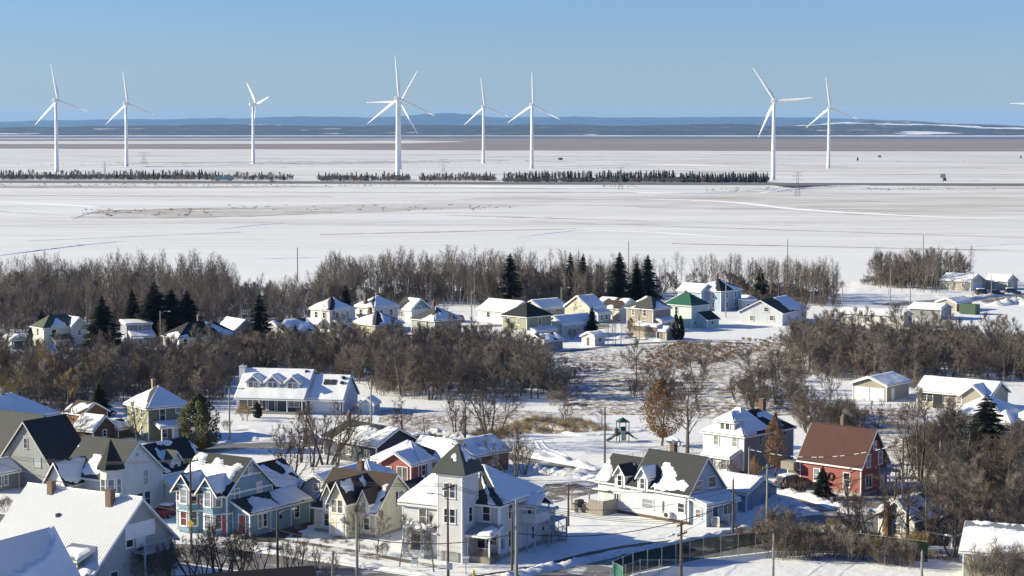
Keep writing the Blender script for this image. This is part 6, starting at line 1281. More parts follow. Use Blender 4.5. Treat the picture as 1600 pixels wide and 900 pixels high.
fence('board_fence', 'weathered board fence beside the red bungalow yard', [(648, 694), (672, 692), (692, 693)], 1.2, 2.0, plain('hedge_boards', (0.10, 0.08, 0.045), 0.9, 0.3), 'board_panel', POLE)

# ---- vehicles
TYRE = plain('tyre', (0.02, 0.02, 0.02), 0.8); RIMM = plain('rim', (0.45, 0.46, 0.48), 0.3, 0.1, 3, 0, 0.7); LAMP = paint((0.75, 0.75, 0.72), 0.2); TAIL = paint((0.35, 0.02, 0.02), 0.3)
def car(px, py, rz, c, label, suv=True, snow=False, cat='car', scale=1.0):
    pm_ = paint(c, 0.25, 0.03); t = empty('parked_car', G(px, py), R(rz), label, cat, 'parked cars'); t.scale = (scale,) * 3; H_ = 1.72 if suv else 1.42; w = 0.9
    prof = [(-2.2, 0.35), (-2.25, 0.75), (-2.1, 0.98), (-2.0 if suv else -1.5, 1.02), (-1.85 if suv else -1.0, H_ - 0.06), (-1.2 if suv else -0.5, H_), (0.35, H_ - 0.02), (1.05, 1.03), (2.0, 0.9), (2.25, 0.68), (2.2, 0.35)]
    b = MB(); V = []
    for y in (-w, -w * 0.97, w * 0.97, w):
        for x, z in prof: ins = 0.0 if z < 1.05 else 0.16; V.append((x, (abs(y) - ins) * (1 if y > 0 else -1) * (1 if abs(y) < w else 0.985), z))
    n = len(prof); Fc = [tuple(range(n - 1, -1, -1)), tuple(range(3 * n, 4 * n))]
    for k in range(3):
        for i in range(n): Fc.append((k * n + i, k * n + (i + 1) % n, (k + 1) * n + (i + 1) % n, (k + 1) * n + i))
    b.add(V, Fc); body = b.build('body', pm_, t); bm = bmesh.new(); bm.from_mesh(body.data); bmesh.ops.recalc_face_normals(bm, faces=bm.faces); bm.to_mesh(body.data); bm.free()
    g = MB(); x0 = -1.8 if suv else -0.95
    for sg in (-1, 1): y = sg * (w - 0.145); g.add([(x0, y * 1.0 + sg * 0.09, 1.06), (0.92, y + sg * 0.09, 1.06), (0.32, y - sg * 0.005, H_ - 0.12), (x0 + 0.12, y - sg * 0.005, H_ - 0.12)], [(0, 1, 2, 3)])
    g.add([(1.07, -0.68, 1.07), (1.07, 0.68, 1.07), (0.43, 0.64, H_ - 0.05), (0.43, -0.64, H_ - 0.05)], [(0, 1, 2, 3)]); xb = -2.0 if suv else -1.5
    g.add([(xb - 0.02, -0.68, 1.1), (xb - 0.02, 0.68, 1.1), (xb + 0.14, 0.62, H_ - 0.12), (xb + 0.14, -0.62, H_ - 0.12)], [(3, 2, 1, 0)]); g.build('window', GLASS, t)
    for x in (-1.35, 1.35):
        for sg in (-1, 1):
            q = MB(); q.tube([(x, sg * 0.72, 0.34), (x, sg * 0.93, 0.34)], 0.34, 14); wh = q.build('wheel', TYRE, t); q = MB(); q.tube([(x, sg * 0.93, 0.34), (x, sg * 0.95, 0.34)], 0.2, 10); q.build('rim', RIMM, wh)
    for sg in (-1, 1): MB().box(2.17, 2.27, sg * 0.66 - 0.17, sg * 0.66 + 0.17, 0.66, 0.82).build('headlight', LAMP, t); MB().box(-2.28, -2.2, sg * 0.72 - 0.12, sg * 0.72 + 0.12, 0.75, 0.98).build('taillight', TAIL, t)
    if snow: MB().box(-1.75 if suv else -0.9, 0.3, -0.65, 0.65, H_ - 0.02, H_ + 0.14).build('snow', SNOW, t)
car(25, 562, 8, (0.72, 0.72, 0.72), 'white hatchback parked by the far left shed'); car(935, 502, 5, (0.74, 0.74, 0.74), 'white van like car in front of the cream house'); car(714, 503, 120, (0.35, 0.03, 0.03), 'bright red car beside the grey hip roof house')
car(1536, 461, 10, (0.05, 0.055, 0.06), 'dark car by the larger beige shed, left of three', True, True); car(1556, 462, 20, (0.03, 0.03, 0.035), 'black pickup like car between the beige sheds', True); car(1582, 460, 5, (0.06, 0.06, 0.065), 'dark car in front of the smaller beige shed', True, True)
car(263, 806, 70, (0.22, 0.03, 0.03), 'dark red car half hidden between white turret house and blue house', False, True); car(489, 697, 30, (0.55, 0.55, 0.56), 'snowy silver car behind the bare tree clump', True, True); car(222, 541, 15, (0.3, 0.33, 0.38), 'pale car half hidden behind the thicket near the lamp pole', True, True)
car(1236, 762, 40, (0.03, 0.04, 0.045), 'dark car with snow on its roof behind the blue garage', True, True); car(427, 286.2, 0, (0.35, 0.40, 0.46), 'tiny grey car driving on the distant highway', True, False, 'car', 1.3)

# ---- playground tower
p_ = empty('playground_tower', G(973, 690), R(15), 'green roofed playground tower with slides on both sides', 'playground'); PG = paint((0.035, 0.075, 0.06), 0.5); PD = paint((0.03, 0.03, 0.032), 0.5); PT = paint((0.22, 0.40, 0.36), 0.5); p_.scale = (0.92, 0.92, 0.92)
for x in (-0.78, 0.78):
    for y in (-0.78, 0.78): q = MB(); q.tube([(x, y, 0), (x, y, 3.3)], 0.07, 6); q.build('post', PD, p_)
MB().box(-0.8, 0.8, -0.8, 0.8, 1.25, 1.4).build('platform', PD, p_)
q = MB(); q.add([(-1, -1, 3.2), (1, -1, 3.2), (1, 1, 3.2), (-1, 1, 3.2), (0, 0, 3.95), (0, 0, 3.25)], [(0, 1, 4), (1, 2, 4), (2, 3, 4), (3, 0, 4), (1, 0, 5), (2, 1, 5), (3, 2, 5), (0, 3, 5)]); q.build('roof', PG, p_)
def slide(sg, L_, name='slide'):
    q = MB()
    for y, h in ((-0.3, 0.22), (0.3, 0.22)): q.tube([(sg * 0.8, y, 1.55), (sg * (0.8 + L_ * 0.6), y, 0.7), (sg * (0.8 + L_), y, 0.35)], 0.08, 5)
    n = len(q.V); q.add([(sg * 0.8, -0.3, 1.4), (sg * 0.8, 0.3, 1.4), (sg * (0.8 + L_ * 0.6), -0.3, 0.55), (sg * (0.8 + L_ * 0.6), 0.3, 0.55), (sg * (0.8 + L_), -0.3, 0.22), (sg * (0.8 + L_), 0.3, 0.22)] + [(sg * 0.8, -0.3, 1.34), (sg * 0.8, 0.3, 1.34), (sg * (0.8 + L_ * 0.6), -0.3, 0.49), (sg * (0.8 + L_ * 0.6), 0.3, 0.49), (sg * (0.8 + L_), -0.3, 0.16), (sg * (0.8 + L_), 0.3, 0.16)], [(0, 1, 3, 2), (2, 3, 5, 4), (8, 9, 7, 6), (10, 11, 9, 8)])
    q.build(name, PD, p_)
slide(-1, 1.9); slide(1, 1.6); q = MB(); q.box(-0.55, 0.1, -1.0, -0.85, 0.3, 1.9); q.build('climbing_panel', PT, p_); MB().box(-0.1, 0.7, 0.8, 0.86, 1.4, 2.3).build('side_panel', PG, p_); MB().box(-1.3, -0.85, -0.6, 0.3, 1.0, 2.2).build('side_panel', PD, p_)

# ---- lattice pylons, billboard, trailer on the marsh
def pylon(px, py, ty, label, w=2.2):
    s = (py - HZ) / CAMH; h = (py - ty) / s; t = empty('lattice_pylon', G(px, py), 0, label, 'pylon', 'lattice pylons on the marsh'); r_ = 0.085
    q = MB()
    for a in (-1, 1):
        for b_ in (-1, 1): q.tube([(a * w, b_ * w, 0), (a * w * 0.3, b_ * w * 0.3, h * 0.62), (a * w * 0.3, b_ * w * 0.3, h)], r_, 4)
    for i in range(6):
        z0, z1 = h * 0.62 * i / 6, h * 0.62 * (i + 1) / 6; f0, f1 = w * (1 - 0.7 * i / 6), w * (1 - 0.7 * (i + 1) / 6)
        for b_ in (-1, 1): q.tube([(-f0, b_ * f0, z0), (f1, b_ * f1, z1)], r_ * 0.6, 3); q.tube([(f0, b_ * f0, z0), (-f1, b_ * f1, z1)], r_ * 0.6, 3)
    q.build('frame', GPOLE, t)
    for i, z in enumerate((0.68, 0.84, 0.99)): q = MB(); L_ = w * (1.9, 2.3, 1.6)[i]; q.tube([(-L_, 0, h * z), (L_, 0, h * z)], r_ * 0.9, 4); q.tube([(-L_, 0, h * z), (0, 0, h * z + 1)], r_ * 0.5, 3); q.tube([(L_, 0, h * z), (0, 0, h * z + 1)], r_ * 0.5, 3); q.build('crossarm', GPOLE, t)
pylon(225, 256, 238, 'distant lattice pylon right of the second turbine', 4); pylon(1246, 307, 269, 'nearest lattice pylon in front of the highway ditch', 1.8); pylon(693, 282, 249, 'lattice pylon behind the belt below the smallest turbine', 2.4); pylon(970, 296, 262, 'faint lattice pylon in front of the middle spruce belt', 1.6); pylon(164, 282, 253, 'thin lattice pylon left of the second turbine in the tree belt', 1.2)
t = empty('trailer', G(350, 282.3), 0, 'long teal trailer parked in front of the thin highway belt', 'trailer'); TL = paint((0.14, 0.26, 0.25), 0.5); MB().box(-8.5, 8.5, -1.2, 1.2, 0.9, 3.6).build('body', TL, t); MB().box(-6, -1.5, -1.0, 1.0, 3.6, 5.0).build('upper_body', TL, t)
for x in (-6.5, -5, 5, 6.5): q = MB(); q.tube([(x, -1.2, 0.5), (x, 1.2, 0.5)], 0.5, 10); q.build('wheel', TYRE, t)
t = empty('road_sign', G(1473, 286.5), 0, 'small square sign on a post by the highway, left of the lone spruce', 'sign'); q = MB(); q.tube([(0, 0, 0), (0, 0, 6)], 0.25, 5); q.build('post', GPOLE, t); MB().box(-2.2, 2.2, -0.3, -0.1, 4.5, 8).build('panel', paint((0.40, 0.40, 0.38)), t)
for px, py, lab in ((873, 250, 'brown hay barn on the far marsh right of the turbine with a vertical blade'), (1373, 246, 'tiny dark barn on the far snow to the right')): H = house('field_barn', lab, (px, py), 20, 'barn'); block(H, 0, 6 if px < 1000 else 4, 0, 5, 1.8, ('gable', 'x', 1.4), plain('barn_brown', (0.14, 0.115, 0.07)), BROWNROOF, None, corner=False)

# ---- small street things
t = empty('fire_hydrant', G(740, 905), 0, 'yellow fire hydrant in the snow at the bottom edge', 'hydrant'); HY = paint((0.60, 0.42, 0.03), 0.4); q = MB(); q.tube([(0, 0, 0), (0, 0, 0.75), (0, 0, 0.8), (0, 0, 0.95)], [0.13, 0.13, 0.17, 0.06], 10); q.build('body', HY, t)
for sg in (-1, 1): q = MB(); q.tube([(sg * 0.1, 0, 0.55), (sg * 0.25, 0, 0.55)], 0.07, 8); q.build('outlet', HY, t)
t = empty('street_sign', G(728, 898), R(-10), 'snow capped street name sign on a short grey post', 'sign'); q = MB(); q.tube([(0, 0, 0), (0, 0, 1.75)], 0.05, 6); q.build('post', GPOLE, t); MB().box(-0.28, 0.28, -0.2, 0.2, 1.2, 1.75).build('box', paint((0.42, 0.44, 0.46)), t); MB().box(-0.34, 0.34, -0.26, 0.26, 1.75, 1.92).build('snow', SNOW, t)
t = empty('yard_sign', G(648, 886), R(20), 'small white sign with a red frame in the snow by the bay window', 'sign'); q = MB(); 
for x in (-0.3, 0.3): q.tube([(x, 0, 0), (x, 0, 0.95)], 0.03, 5)
q.build('post', METALG, t); MB().box(-0.34, 0.34, -0.03, 0, 0.35, 0.95).build('panel', paint((0.75, 0.74, 0.73)), t); MB().box(-0.36, 0.36, -0.045, -0.03, 0.9, 1.0).build('frame', paint((0.45, 0.05, 0.04)), t)
t = empty('parking_sign', G(703, 916), R(-5), 'pale parking sign plate fixed to the tower pole', 'sign'); MB().box(-0.3, 0.3, -0.28, -0.25, 1.75, 2.45).build('plate', paint((0.55, 0.58, 0.62)), t); q = MB(); q.tube([(0, -0.24, 0), (0, -0.24, 2.4)], 0.03, 5); q.build('post', METALG, t)
t = empty('pole_sign', G(301, 864), R(-20), 'yellow diamond sign on the pole before the blue house', 'sign'); q = MB(); q.tube([(0, -0.3, 0), (0, -0.3, 3.5)], 0.035, 5); q.build('post', METALG, t); MB().add([(0, -0.34, 2.9), (0.42, -0.34, 3.32), (0, -0.34, 3.74), (-0.42, -0.34, 3.32), (0, -0.31, 2.9), (0.42, -0.31, 3.32), (0, -0.31, 3.74), (-0.42, -0.31, 3.32)], [(0, 1, 2, 3), (7, 6, 5, 4), (0, 4, 5, 1), (1, 5, 6, 2), (2, 6, 7, 3), (3, 7, 4, 0)]).build('plate', paint((0.55, 0.38, 0.03)), t)
t = empty('garden_urn', G(464, 838), 0, 'black garden urn on a square foot at the yellow house driveway', 'urn'); q = MB(); q.box(-0.5, 0.5, -0.5, 0.5, 0, 0.35); q.build('foot', PD, t); q = MB(); q.tube([(0, 0, 0.35), (0, 0, 0.55), (0, 0, 0.9), (0, 0, 1.25)], [0.2, 0.16, 0.45, 0.62], 10); q.build('bowl', PD, t)
for px, py, lab in ((453, 808, 'dark wheeled bin beside the barn, left one'), (464, 812, 'dark wheeled bin beside the barn, right one')):
    t = empty('wheeled_bin', G(px, py), R(60), lab, 'bin'); MB().box(-0.32, 0.32, -0.35, 0.35, 0.1, 1.15).build('body', PD, t); MB().box(-0.36, 0.36, -0.4, 0.4, 1.15, 1.25).build('lid', PD, t)
    for sg in (-1, 1): q = MB(); q.tube([(sg * 0.3, 0.3, 0.12), (sg * 0.38, 0.3, 0.12)], 0.12, 8); q.build('wheel', TYRE, t)
t = empty('barbecue', G(905, 800), R(40), 'dark covered barbecue and chairs on the far side of the deck', 'barbecue'); MB().box(-0.5, 0.5, -0.3, 0.3, 0.6, 1.5).build('hood', PD, t); MB().box(-0.9, 0.9, -0.35, 0.35, 1.05, 1.12).build('shelf', PD, t)
for x in (-0.45, 0.45): MB().box(x - 0.05, x + 0.05, -0.25, 0.25, 0, 0.6).build('leg', PD, t)
t = empty('broken_trunk', G(1386, 846), 0, 'thick broken brown tree trunk standing by the fence screen', 'tree trunk'); q = MB(); q.tube([(0, 0, -0.2), (0.05, 0, 1), (0, 0.05, 2.6), (0.02, 0, 4.4)], [0.62, 0.5, 0.46, 0.44], 10); q.build('trunk', plain('rotten_bark', (0.15, 0.09, 0.05), 0.95, 0.5, 2, 0.05), t); q = MB(); q.tube([(0, 0, 3.2), (1.6, -0.4, 2.2), (3.6, -0.9, 0.2)], [0.25, 0.2, 0.12], 6); q.build('branch', POLE, t); q = MB(); q.tube([(0, 0, 3.4), (-1.3, 0.3, 2.9), (-2.8, 0.5, 2.0)], [0.2, 0.15, 0.08], 6); q.build('branch', POLE, t)
t = empty('grey_stump', G(1323, 782), 0, 'pale grey dead stump in front of the red house wall', 'stump'); q = MB(); q.tube([(0, 0, -0.1), (0, 0, 0.6), (-0.1, 0, 1.7), (-0.35, 0, 2.6)], [0.35, 0.24, 0.2, 0.14], 8); q.build('trunk', GPOLE, t); q = MB(); q.tube([(-0.05, 0, 1.5), (0.35, 0, 2.5)], [0.15, 0.1], 6); q.build('branch', GPOLE, t)
t = empty('mailbox', G(1300, 795), 0, 'small post box on a post at the street before the red house', 'mailbox'); q = MB(); q.tube([(0, 0, 0), (0, 0, 1.1)], 0.04, 5); q.build('post', GPOLE, t); MB().box(-0.15, 0.15, -0.25, 0.25, 1.1, 1.4).build('box', GREYTRIM, t)
# ---- chimney smoke: small thin puffs
SM = bpy.data.materials.new('smoke'); SM.use_nodes = True; nt = SM.node_tree; nt.nodes.clear(); o_ = nt.nodes.new('ShaderNodeOutputMaterial'); v_ = nt.nodes.new('ShaderNodeVolumePrincipled'); v_.inputs['Color'].default_value = (0.9, 0.9, 0.92, 1); v_.inputs['Density'].default_value = 0.22; v_.inputs['Density Attribute'].default_value = ''; nt.links.new(v_.outputs[0], o_.inputs['Volume'])
def smoke(px, py, gy, size, label):
    s = (gy - HZ) / CAMH; p = G(px, gy); p.z = (gy - py) / s; bm = bmesh.new()
    for i in range(5): bmesh.ops.create_icosphere(bm, subdivisions=2, radius=size * (0.5 + 0.12 * i), matrix=Matrix.Translation((-0.5 * size * i, 0.1 * i, 0.28 * size * i)))
    me = bpy.data.meshes.new('smoke'); bm.to_mesh(me); bm.free(); me.materials.append(SM); o = link_mesh('smoke', me, None, p); tag(o, label, None, None, 'stuff')
    rm = o.modifiers.new('join', 'REMESH'); rm.mode = 'VOXEL'; rm.voxel_size = size * 0.15
smoke(6, 612, 705, 0.9, 'white smoke at the left edge'); smoke(1330, 648, 765, 0.45, 'white smoke over the red house chimney'); smoke(572, 461, 512, 0.8, 'white smoke over the brown chimney')
# ================================================================ TREES, BRUSH AND GRASS
rnd = random.Random(11)
def bark(name, c, var=0.35): return plain(name, c, 0.9, var, 2.0)
BARK = bark('grey_bark', (0.16, 0.135, 0.11)); TWIG = bark('brown_twigs', (0.19, 0.152, 0.12)); PALEBARK = bark('pale_bark', (0.21, 0.185, 0.16)); REDTWIG = bark('red_brown_twigs', (0.14, 0.10, 0.08))
GREYTWIG = bark('grey_twigs', (0.175, 0.15, 0.126)); OLIVETWIG = bark('yellow_twigs', (0.26, 0.185, 0.08)); DARKTWIG = bark('dark_twigs', (0.12, 0.098, 0.08))
NEEDLE = plain('spruce_needles', (0.034, 0.048, 0.030), 0.9, 0.5, 1.2); CEDAR = plain('cedar_green', (0.085, 0.085, 0.03), 0.9, 0.55, 1.0); DRYLEAF = plain('dry_leaves', (0.225, 0.13, 0.062), 0.9, 0.5, 2.0)
NEEDLEF = plain('far_needles', (0.022, 0.027, 0.024), 0.9, 0.4, 0.3)
def cone3(b, p, q, r):
    """a twig: three thin faces running to a point"""
    d = (q - p).normalized(); a = d.orthogonal().normalized() * r; c = d.cross(a)
    n = len(b.V); b.V += [tuple(p + a), tuple(p - a * 0.5 + c * 0.87), tuple(p - a * 0.5 - c * 0.87), tuple(q)]
    b.F += [(n, n + 1, n + 3), (n + 1, n + 2, n + 3), (n + 2, n, n + 3)]
def rdir(rn, d, ang):
    a = d.orthogonal().normalized(); c = d.cross(a); t = rn.uniform(0, 2 * math.pi)
    return (d * math.cos(ang) + (a * math.cos(t) + c * math.sin(t)) * math.sin(ang)).normalized()
def limb(rn, p, d, L, segs, wob, up):
    pts = [p.copy()]
    for i in range(segs):
        d = (rdir(rn, d, rn.uniform(0, wob)) + Vector((0, 0, up))).normalized(); p = p + d * (L / segs); pts.append(p.copy())
    return pts
def along(pts, t):
    k = t * (len(pts) - 1); i = min(int(k), len(pts) - 2); f = k - i
    return pts[i].lerp(pts[i + 1], f), (pts[i + 1] - pts[i]).normalized()
def gen_tree(seed, H, stems=1, trunk=0.3, limbs=8, ang=0.75, brs=9, tws=9, lean=0.0, up=0.12, tr=0.16, twl=1.0, tw_r=0.018, base_spread=0.0, wob=0.35):
    rn = random.Random(seed); T = MB(); C = MB(); tips = []
    for s in range(stems):
        a = rn.uniform(0, 6.28) if stems > 1 else 0; sp = base_spread * rn.uniform(0.2, 1)
        p = Vector((math.cos(a) * sp * 0.35, math.sin(a) * sp * 0.35, -0.15)); d = Vector((math.cos(a) * sp * 0.3 + lean * rn.uniform(-1, 1), math.sin(a) * sp * 0.3 + lean * rn.uniform(-1, 1), 1)).normalized()
        hh = H * rn.uniform(0.75, 1.0) if stems > 1 else H
        st = limb(rn, p, d, hh * 0.86, 6, 0.13, 0.05); r0 = tr * (1 if stems == 1 else rn.uniform(0.5, 1))
        T.tube(st, [r0 * (1 - 0.86 * i / 6) + 0.01 for i in range(7)], 5, False)
        for l_ in range(limbs):
            t = trunk + (0.97 - trunk) * (l_ + rn.uniform(0, 0.9)) / limbs; p, d = along(st, min(t, 0.99))
            L = hh * (0.46 * (1 - t) + 0.16) * rn.uniform(0.75, 1.15)
            li = limb(rn, p, rdir(rn, d, ang * rn.uniform(0.6, 1.2)), L, 4, wob, up); r1 = r0 * 0.42 * (1 - 0.6 * t)
            T.tube(li, [r1, r1 * 0.75, r1 * 0.5, r1 * 0.32, 0.008], 4, False)
            for b_ in range(brs):
                t2 = 0.2 + 0.8 * (b_ + rn.random()) / brs; p2, d2 = along(li, min(t2, 0.995)); L2 = L * 0.42 * rn.uniform(0.5, 1.1) * (1.15 - 0.5 * t2)
                br = limb(rn, p2, rdir(rn, d2, rn.uniform(0.4, 0.95)), L2, 2, 0.35, up); C.tube(br, [r1 * 0.3 + 0.006, r1 * 0.2 + 0.005, 0.005], 3, False)
                for q in range(tws):
                    t3 = 0.15 + 0.85 * rn.random(); p3, d3 = along(br, t3); dd = (rdir(rn, d3, rn.uniform(0.25, 0.9)) + Vector((0, 0, up))).normalized()
                    e = p3 + dd * (twl * rn.uniform(0.4, 1.0)); cone3(C, p3, e, tw_r); tips.append(e)
    return T, C, tips
def tree_meshes(name, tmat, cmat, T, C): return mesh(name + '_trunk', T.V, T.F, tmat), mesh(name + '_crown', C.V, C.F, cmat)
BARE = []
for i, (tm, cm) in enumerate([(BARK, TWIG), (BARK, DARKTWIG), (BARK, GREYTWIG), (PALEBARK, GREYTWIG), (BARK, REDTWIG), (BARK, OLIVETWIG), (BARK, TWIG), (BARK, DARKTWIG)]):
    T, C, _ = gen_tree(100 + i, 8.0, 1 if i % 3 else 2, 0.22, 10, 0.78, 10, 12, 0.08, 0.1, 0.11, 1.0, 0.016, 1.3); BARE.append(tree_meshes('bare', tm, cm, T, C))
POPLAR = []
for i, (tm, cm) in enumerate([(PALEBARK, GREYTWIG), (PALEBARK, TWIG), (PALEBARK, GREYTWIG), (BARK, REDTWIG), (PALEBARK, DARKTWIG)]):
    T, C, _ = gen_tree(200 + i, 12.0, 1, (0.25, 0.4, 0.15, 0.3, 0.2)[i], (13, 10, 14, 12, 11)[i], 0.5, 5, 6, 0.05, 0.2, (0.11, 0.13, 0.09, 0.11, 0.12)[i], 1.0, 0.015); POPLAR.append(tree_meshes('poplar', tm, cm, T, C))
SHRUB = []
for i, cm in enumerate([TWIG, DARKTWIG, REDTWIG, GREYTWIG, OLIVETWIG]):
    T, C, _ = gen_tree(300 + i, 3.2, 11, 0.2, 5, 0.5, 5, 5, 0.12, 0.1, 0.03, 0.6, 0.012, 2.2); SHRUB.append(tree_meshes('shrub', BARK if i != 2 else REDTWIG, cm, T, C))
BIG = []
OLDBARK = bark('dark_bark', (0.085, 0.068, 0.055)); OLDTWIG = bark('dark_brown_twigs', (0.095, 0.07, 0.054))
for i in range(4):
    T, C, _ = gen_tree(400 + i, 9.5, (3, 1, 4, 2)[i], (0.2, 0.24, 0.16, 0.2)[i], (8, 12, 7, 9)[i], (0.7, 0.95, 0.65, 0.8)[i], 8, 8, 0.08, 0.09, (0.22, 0.27, 0.2, 0.22)[i], 0.95, 0.019, (2.2, 0, 3.2, 1.6)[i], 0.42); BIG.append(tree_meshes('big', OLDBARK, OLDTWIG, T, C))
def gen_spruce(seed, H, Rb, whorl=0.38, nb=8, dens=6, ragged=0.25, base=0.06):
    rn = random.Random(seed); T = MB(); T.tube([(0, 0, -0.2), (0, 0, H * 0.5), (0, 0, H * 0.98)], [Rb * 0.07, Rb * 0.045, 0.01], 6, False); C = MB()
    z = H * base
    while z < H * 0.985:
        f = 1 - z / H; rad = Rb * (f ** 0.8) * (0.8 + ragged * rn.uniform(-1, 1))
        for k in range(nb):
            a = 6.283 * (k + rn.random() * 0.8) / nb; L = rad * rn.uniform(0.7, 1.15) + 0.05; d = Vector((math.cos(a), math.sin(a), 0)); s = Vector((-math.sin(a), math.cos(a), 0))
            p0 = Vector((0, 0, z + rn.uniform(-0.1, 0.1))); droop = -0.28 * L * rn.uniform(0.6, 1.3)
            for j in range(dens):
                t = (j + 0.4) / dens; w = (0.42 * L * (1 - t * 0.7) + 0.08) * rn.uniform(0.7, 1.2)
                c = p0 + d * (L * t) + Vector((0, 0, droop * t * t + 0.07 * L * (t - 0.3)))
                for sg in (-1, 1):
                    e = c + s * (sg * w) + d * (w * 0.65) + Vector((0, 0, -0.3 * w)); n = len(C.V)
                    C.V += [tuple(c - d * 0.13 * L), tuple(c + d * 0.16 * L + Vector((0, 0, 0.05 * L))), tuple(e)]; C.F.append((n, n + 1, n + 2) if sg < 0 else (n + 1, n, n + 2))
        z += whorl * (0.55 + 0.6 * f) * rn.uniform(0.8, 1.2)
    return T, C
SPRUCE = []
for i in range(4):
    T, C = gen_spruce(500 + i, 10.0, (2.9, 2.4, 3.4, 2.6)[i], 0.27, 13, 6, 0.25 if i else 0.4); SPRUCE.append(tree_meshes('spruce', BARK, NEEDLE, T, C))
FARSPRUCE = []
def tiered(seed, H, Rb):
    rn = random.Random(seed); b = MB(); b.tube([(0, 0, -0.3), (0, 0, H * 0.4)], 0.16, 5, False); n = 9
    for k in range(8):
        z = H * (0.06 + 0.115 * k); r = Rb * (1 - k / 8.6) ** 0.85; top = min(H, z + H * 0.24); o = len(b.V)
        b.V.append((rn.uniform(-.05, .05), rn.uniform(-.05, .05), top))
        for q in range(n): a = 6.283 * (q + rn.random() * 0.6) / n; rr = r * rn.uniform(0.55, 1.2); b.V.append((math.cos(a) * rr, math.sin(a) * rr, z - rn.uniform(-0.1, 0.35)))
        for q in range(n): b.F.append((o, o + 1 + q, o + 1 + (q + 1) % n))
    return mesh('far_spruce', b.V, b.F, NEEDLEF)
for i in range(4): FARSPRUCE.append(tiered(520 + i, 10.0, (1.9, 1.5, 2.2, 1.7)[i]))
FARBARE = []
for i in range(3):
    T, C, _ = gen_tree(540 + i, 9.0, 1, 0.08, 13, 0.5, 5, 5, 0.03, 0.2, 0.18, 1.3, 0.07); C.add(T.V, T.F); FARBARE.append(mesh('far_bare', C.V, C.F, bark('far_twigs', (0.10, 0.085, 0.078))))
def leafy(seed, H, Rr, n, mat, size=0.2, z0=0.12, egg=0.45, hollow=0.35):
    rn = random.Random(seed); V = []; Fc = []
    for i in range(n):
        for _ in range(30):
            u = rn.random(); z = z0 + (1 - z0) * u; f = math.sin(math.pi * min(1, max(0.02, u ** (0.7 if egg < 0.5 else 1.2)))) ** 0.7; r = Rr * f * math.sqrt(rn.uniform(hollow, 1)); a = rn.uniform(0, 6.283)
            r *= 0.72 + 0.55 * (0.5 + NZ(math.cos(a) * 1.6 + seed, math.sin(a) * 1.6, z * H * 0.45))
            p = Vector((math.cos(a) * r, math.sin(a) * r, z * H))
            if NZ(p.x * 0.9 + seed, p.y * 0.9, p.z * 0.9) > -0.22: break
        d = Vector((rn.gauss(0, 1), rn.gauss(0, 1), rn.gauss(0, 1))).normalized() * size * rn.uniform(0.5, 1.2); e = d.orthogonal().normalized() * size * 0.6
        k = len(V); V += [p - d - e * 0.6, p + e, p + d, p - e * 0.9 + d * 0.1]; Fc.append((k, k + 1, k + 2, k + 3))
    return mesh('leaves', V, Fc, mat)
T, C, _ = gen_tree(600, 8.2, 1, 0.12, 14, 0.55, 7, 5, 0.03, 0.25, 0.17, 0.8, 0.012); OAK_T, OAK_C = tree_meshes('oak', BARK, TWIG, T, C); OAK_L = leafy(61, 8.6, 2.55, 8000, DRYLEAF, 0.105, 0.13, hollow=0.08)
T, C, _ = gen_tree(601, 6, 1, 0.05, 14, 0.5, 6, 5, 0.03, 0.25, 0.12, 0.7, 0.012); CED_T, CED_C = tree_meshes('cedar', BARK, DARKTWIG, T, C); CED_L = leafy(62, 7.6, 2.6, 11000, CEDAR, 0.15, 0.02, hollow=0.2)
CYP_L = leafy(63, 5.0, 0.75, 2600, plain('dark_cedar', (0.018, 0.025, 0.015), 0.9, 0.4), 0.17, 0.0)

FOOT = []        # footprints of the buildings, so that nothing grows through a wall
for o in list(COL.objects):
    if o.get('category') and o.type == 'EMPTY' and not o.name.startswith('wind'):
        pts = []
        for c in o.children:
            if c.type == 'MESH' and c.name.split('.')[0] in ('wall', 'roof', 'bay', 'body'):
                pts += [v.co for v in c.data.vertices]
        if pts: FOOT.append((o.matrix_basis.inverted(), min(p.x for p in pts), max(p.x for p in pts), min(p.y for p in pts), max(p.y for p in pts)))
def free(x, y, m=0.8):
    for inv, x0, x1, y0, y1 in FOOT:
        p = inv @ Vector((x, y, 0))
        if x0 - m < p.x < x1 + m and y0 - m < p.y < y1 + m: return False
    for rx, ry, rw in ROADS:
        if abs(rx - x) < rw + 0.6 and abs(ry - y) < rw + 0.6: return False
    return True
def plant(name, label, cat, pos, meshes, sc, group=None, rz=None, parts=('trunk', 'crown', 'leaves'), sz=None):
    t = empty(name, pos, rnd.uniform(0, 6.28) if rz is None else rz, label, cat, group); t.scale = (sc, sc, sz or sc)
    for n, me in zip(parts, meshes): link_mesh(n, me, t)
    return t
def scatter(poly, n, gap, m=1.0):
    """ground points inside an outline given in rows and columns of the photograph"""
    W_ = [G(x, y) for x, y in poly]; P2 = [(p.x, p.y) for p in W_]; xs = [p[0] for p in P2]; ys = [p[1] for p in P2]; out = []; grid = {}
    for _ in range(n * 40):
        if len(out) >= n: break
        x, y = rnd.uniform(min(xs), max(xs)), rnd.uniform(min(ys), max(ys))
        if not in_poly(x, y, P2) or not free(x, y, m): continue
        k = (int(x // gap), int(y // gap)); bad = False
        for i in (-1, 0, 1):
            for j in (-1, 0, 1):
                for (a, b_) in grid.get((k[0] + i, k[1] + j), []):
                    if (a - x) ** 2 + (b_ - y) ** 2 < gap * gap: bad = True
        if bad: continue
        grid.setdefault(k, []).append((x, y)); out.append((x, y))
    return out
HID = []
def hidden_obj(me):
    o = bpy.data.objects.new(me.name, me); HID.append(o); return o
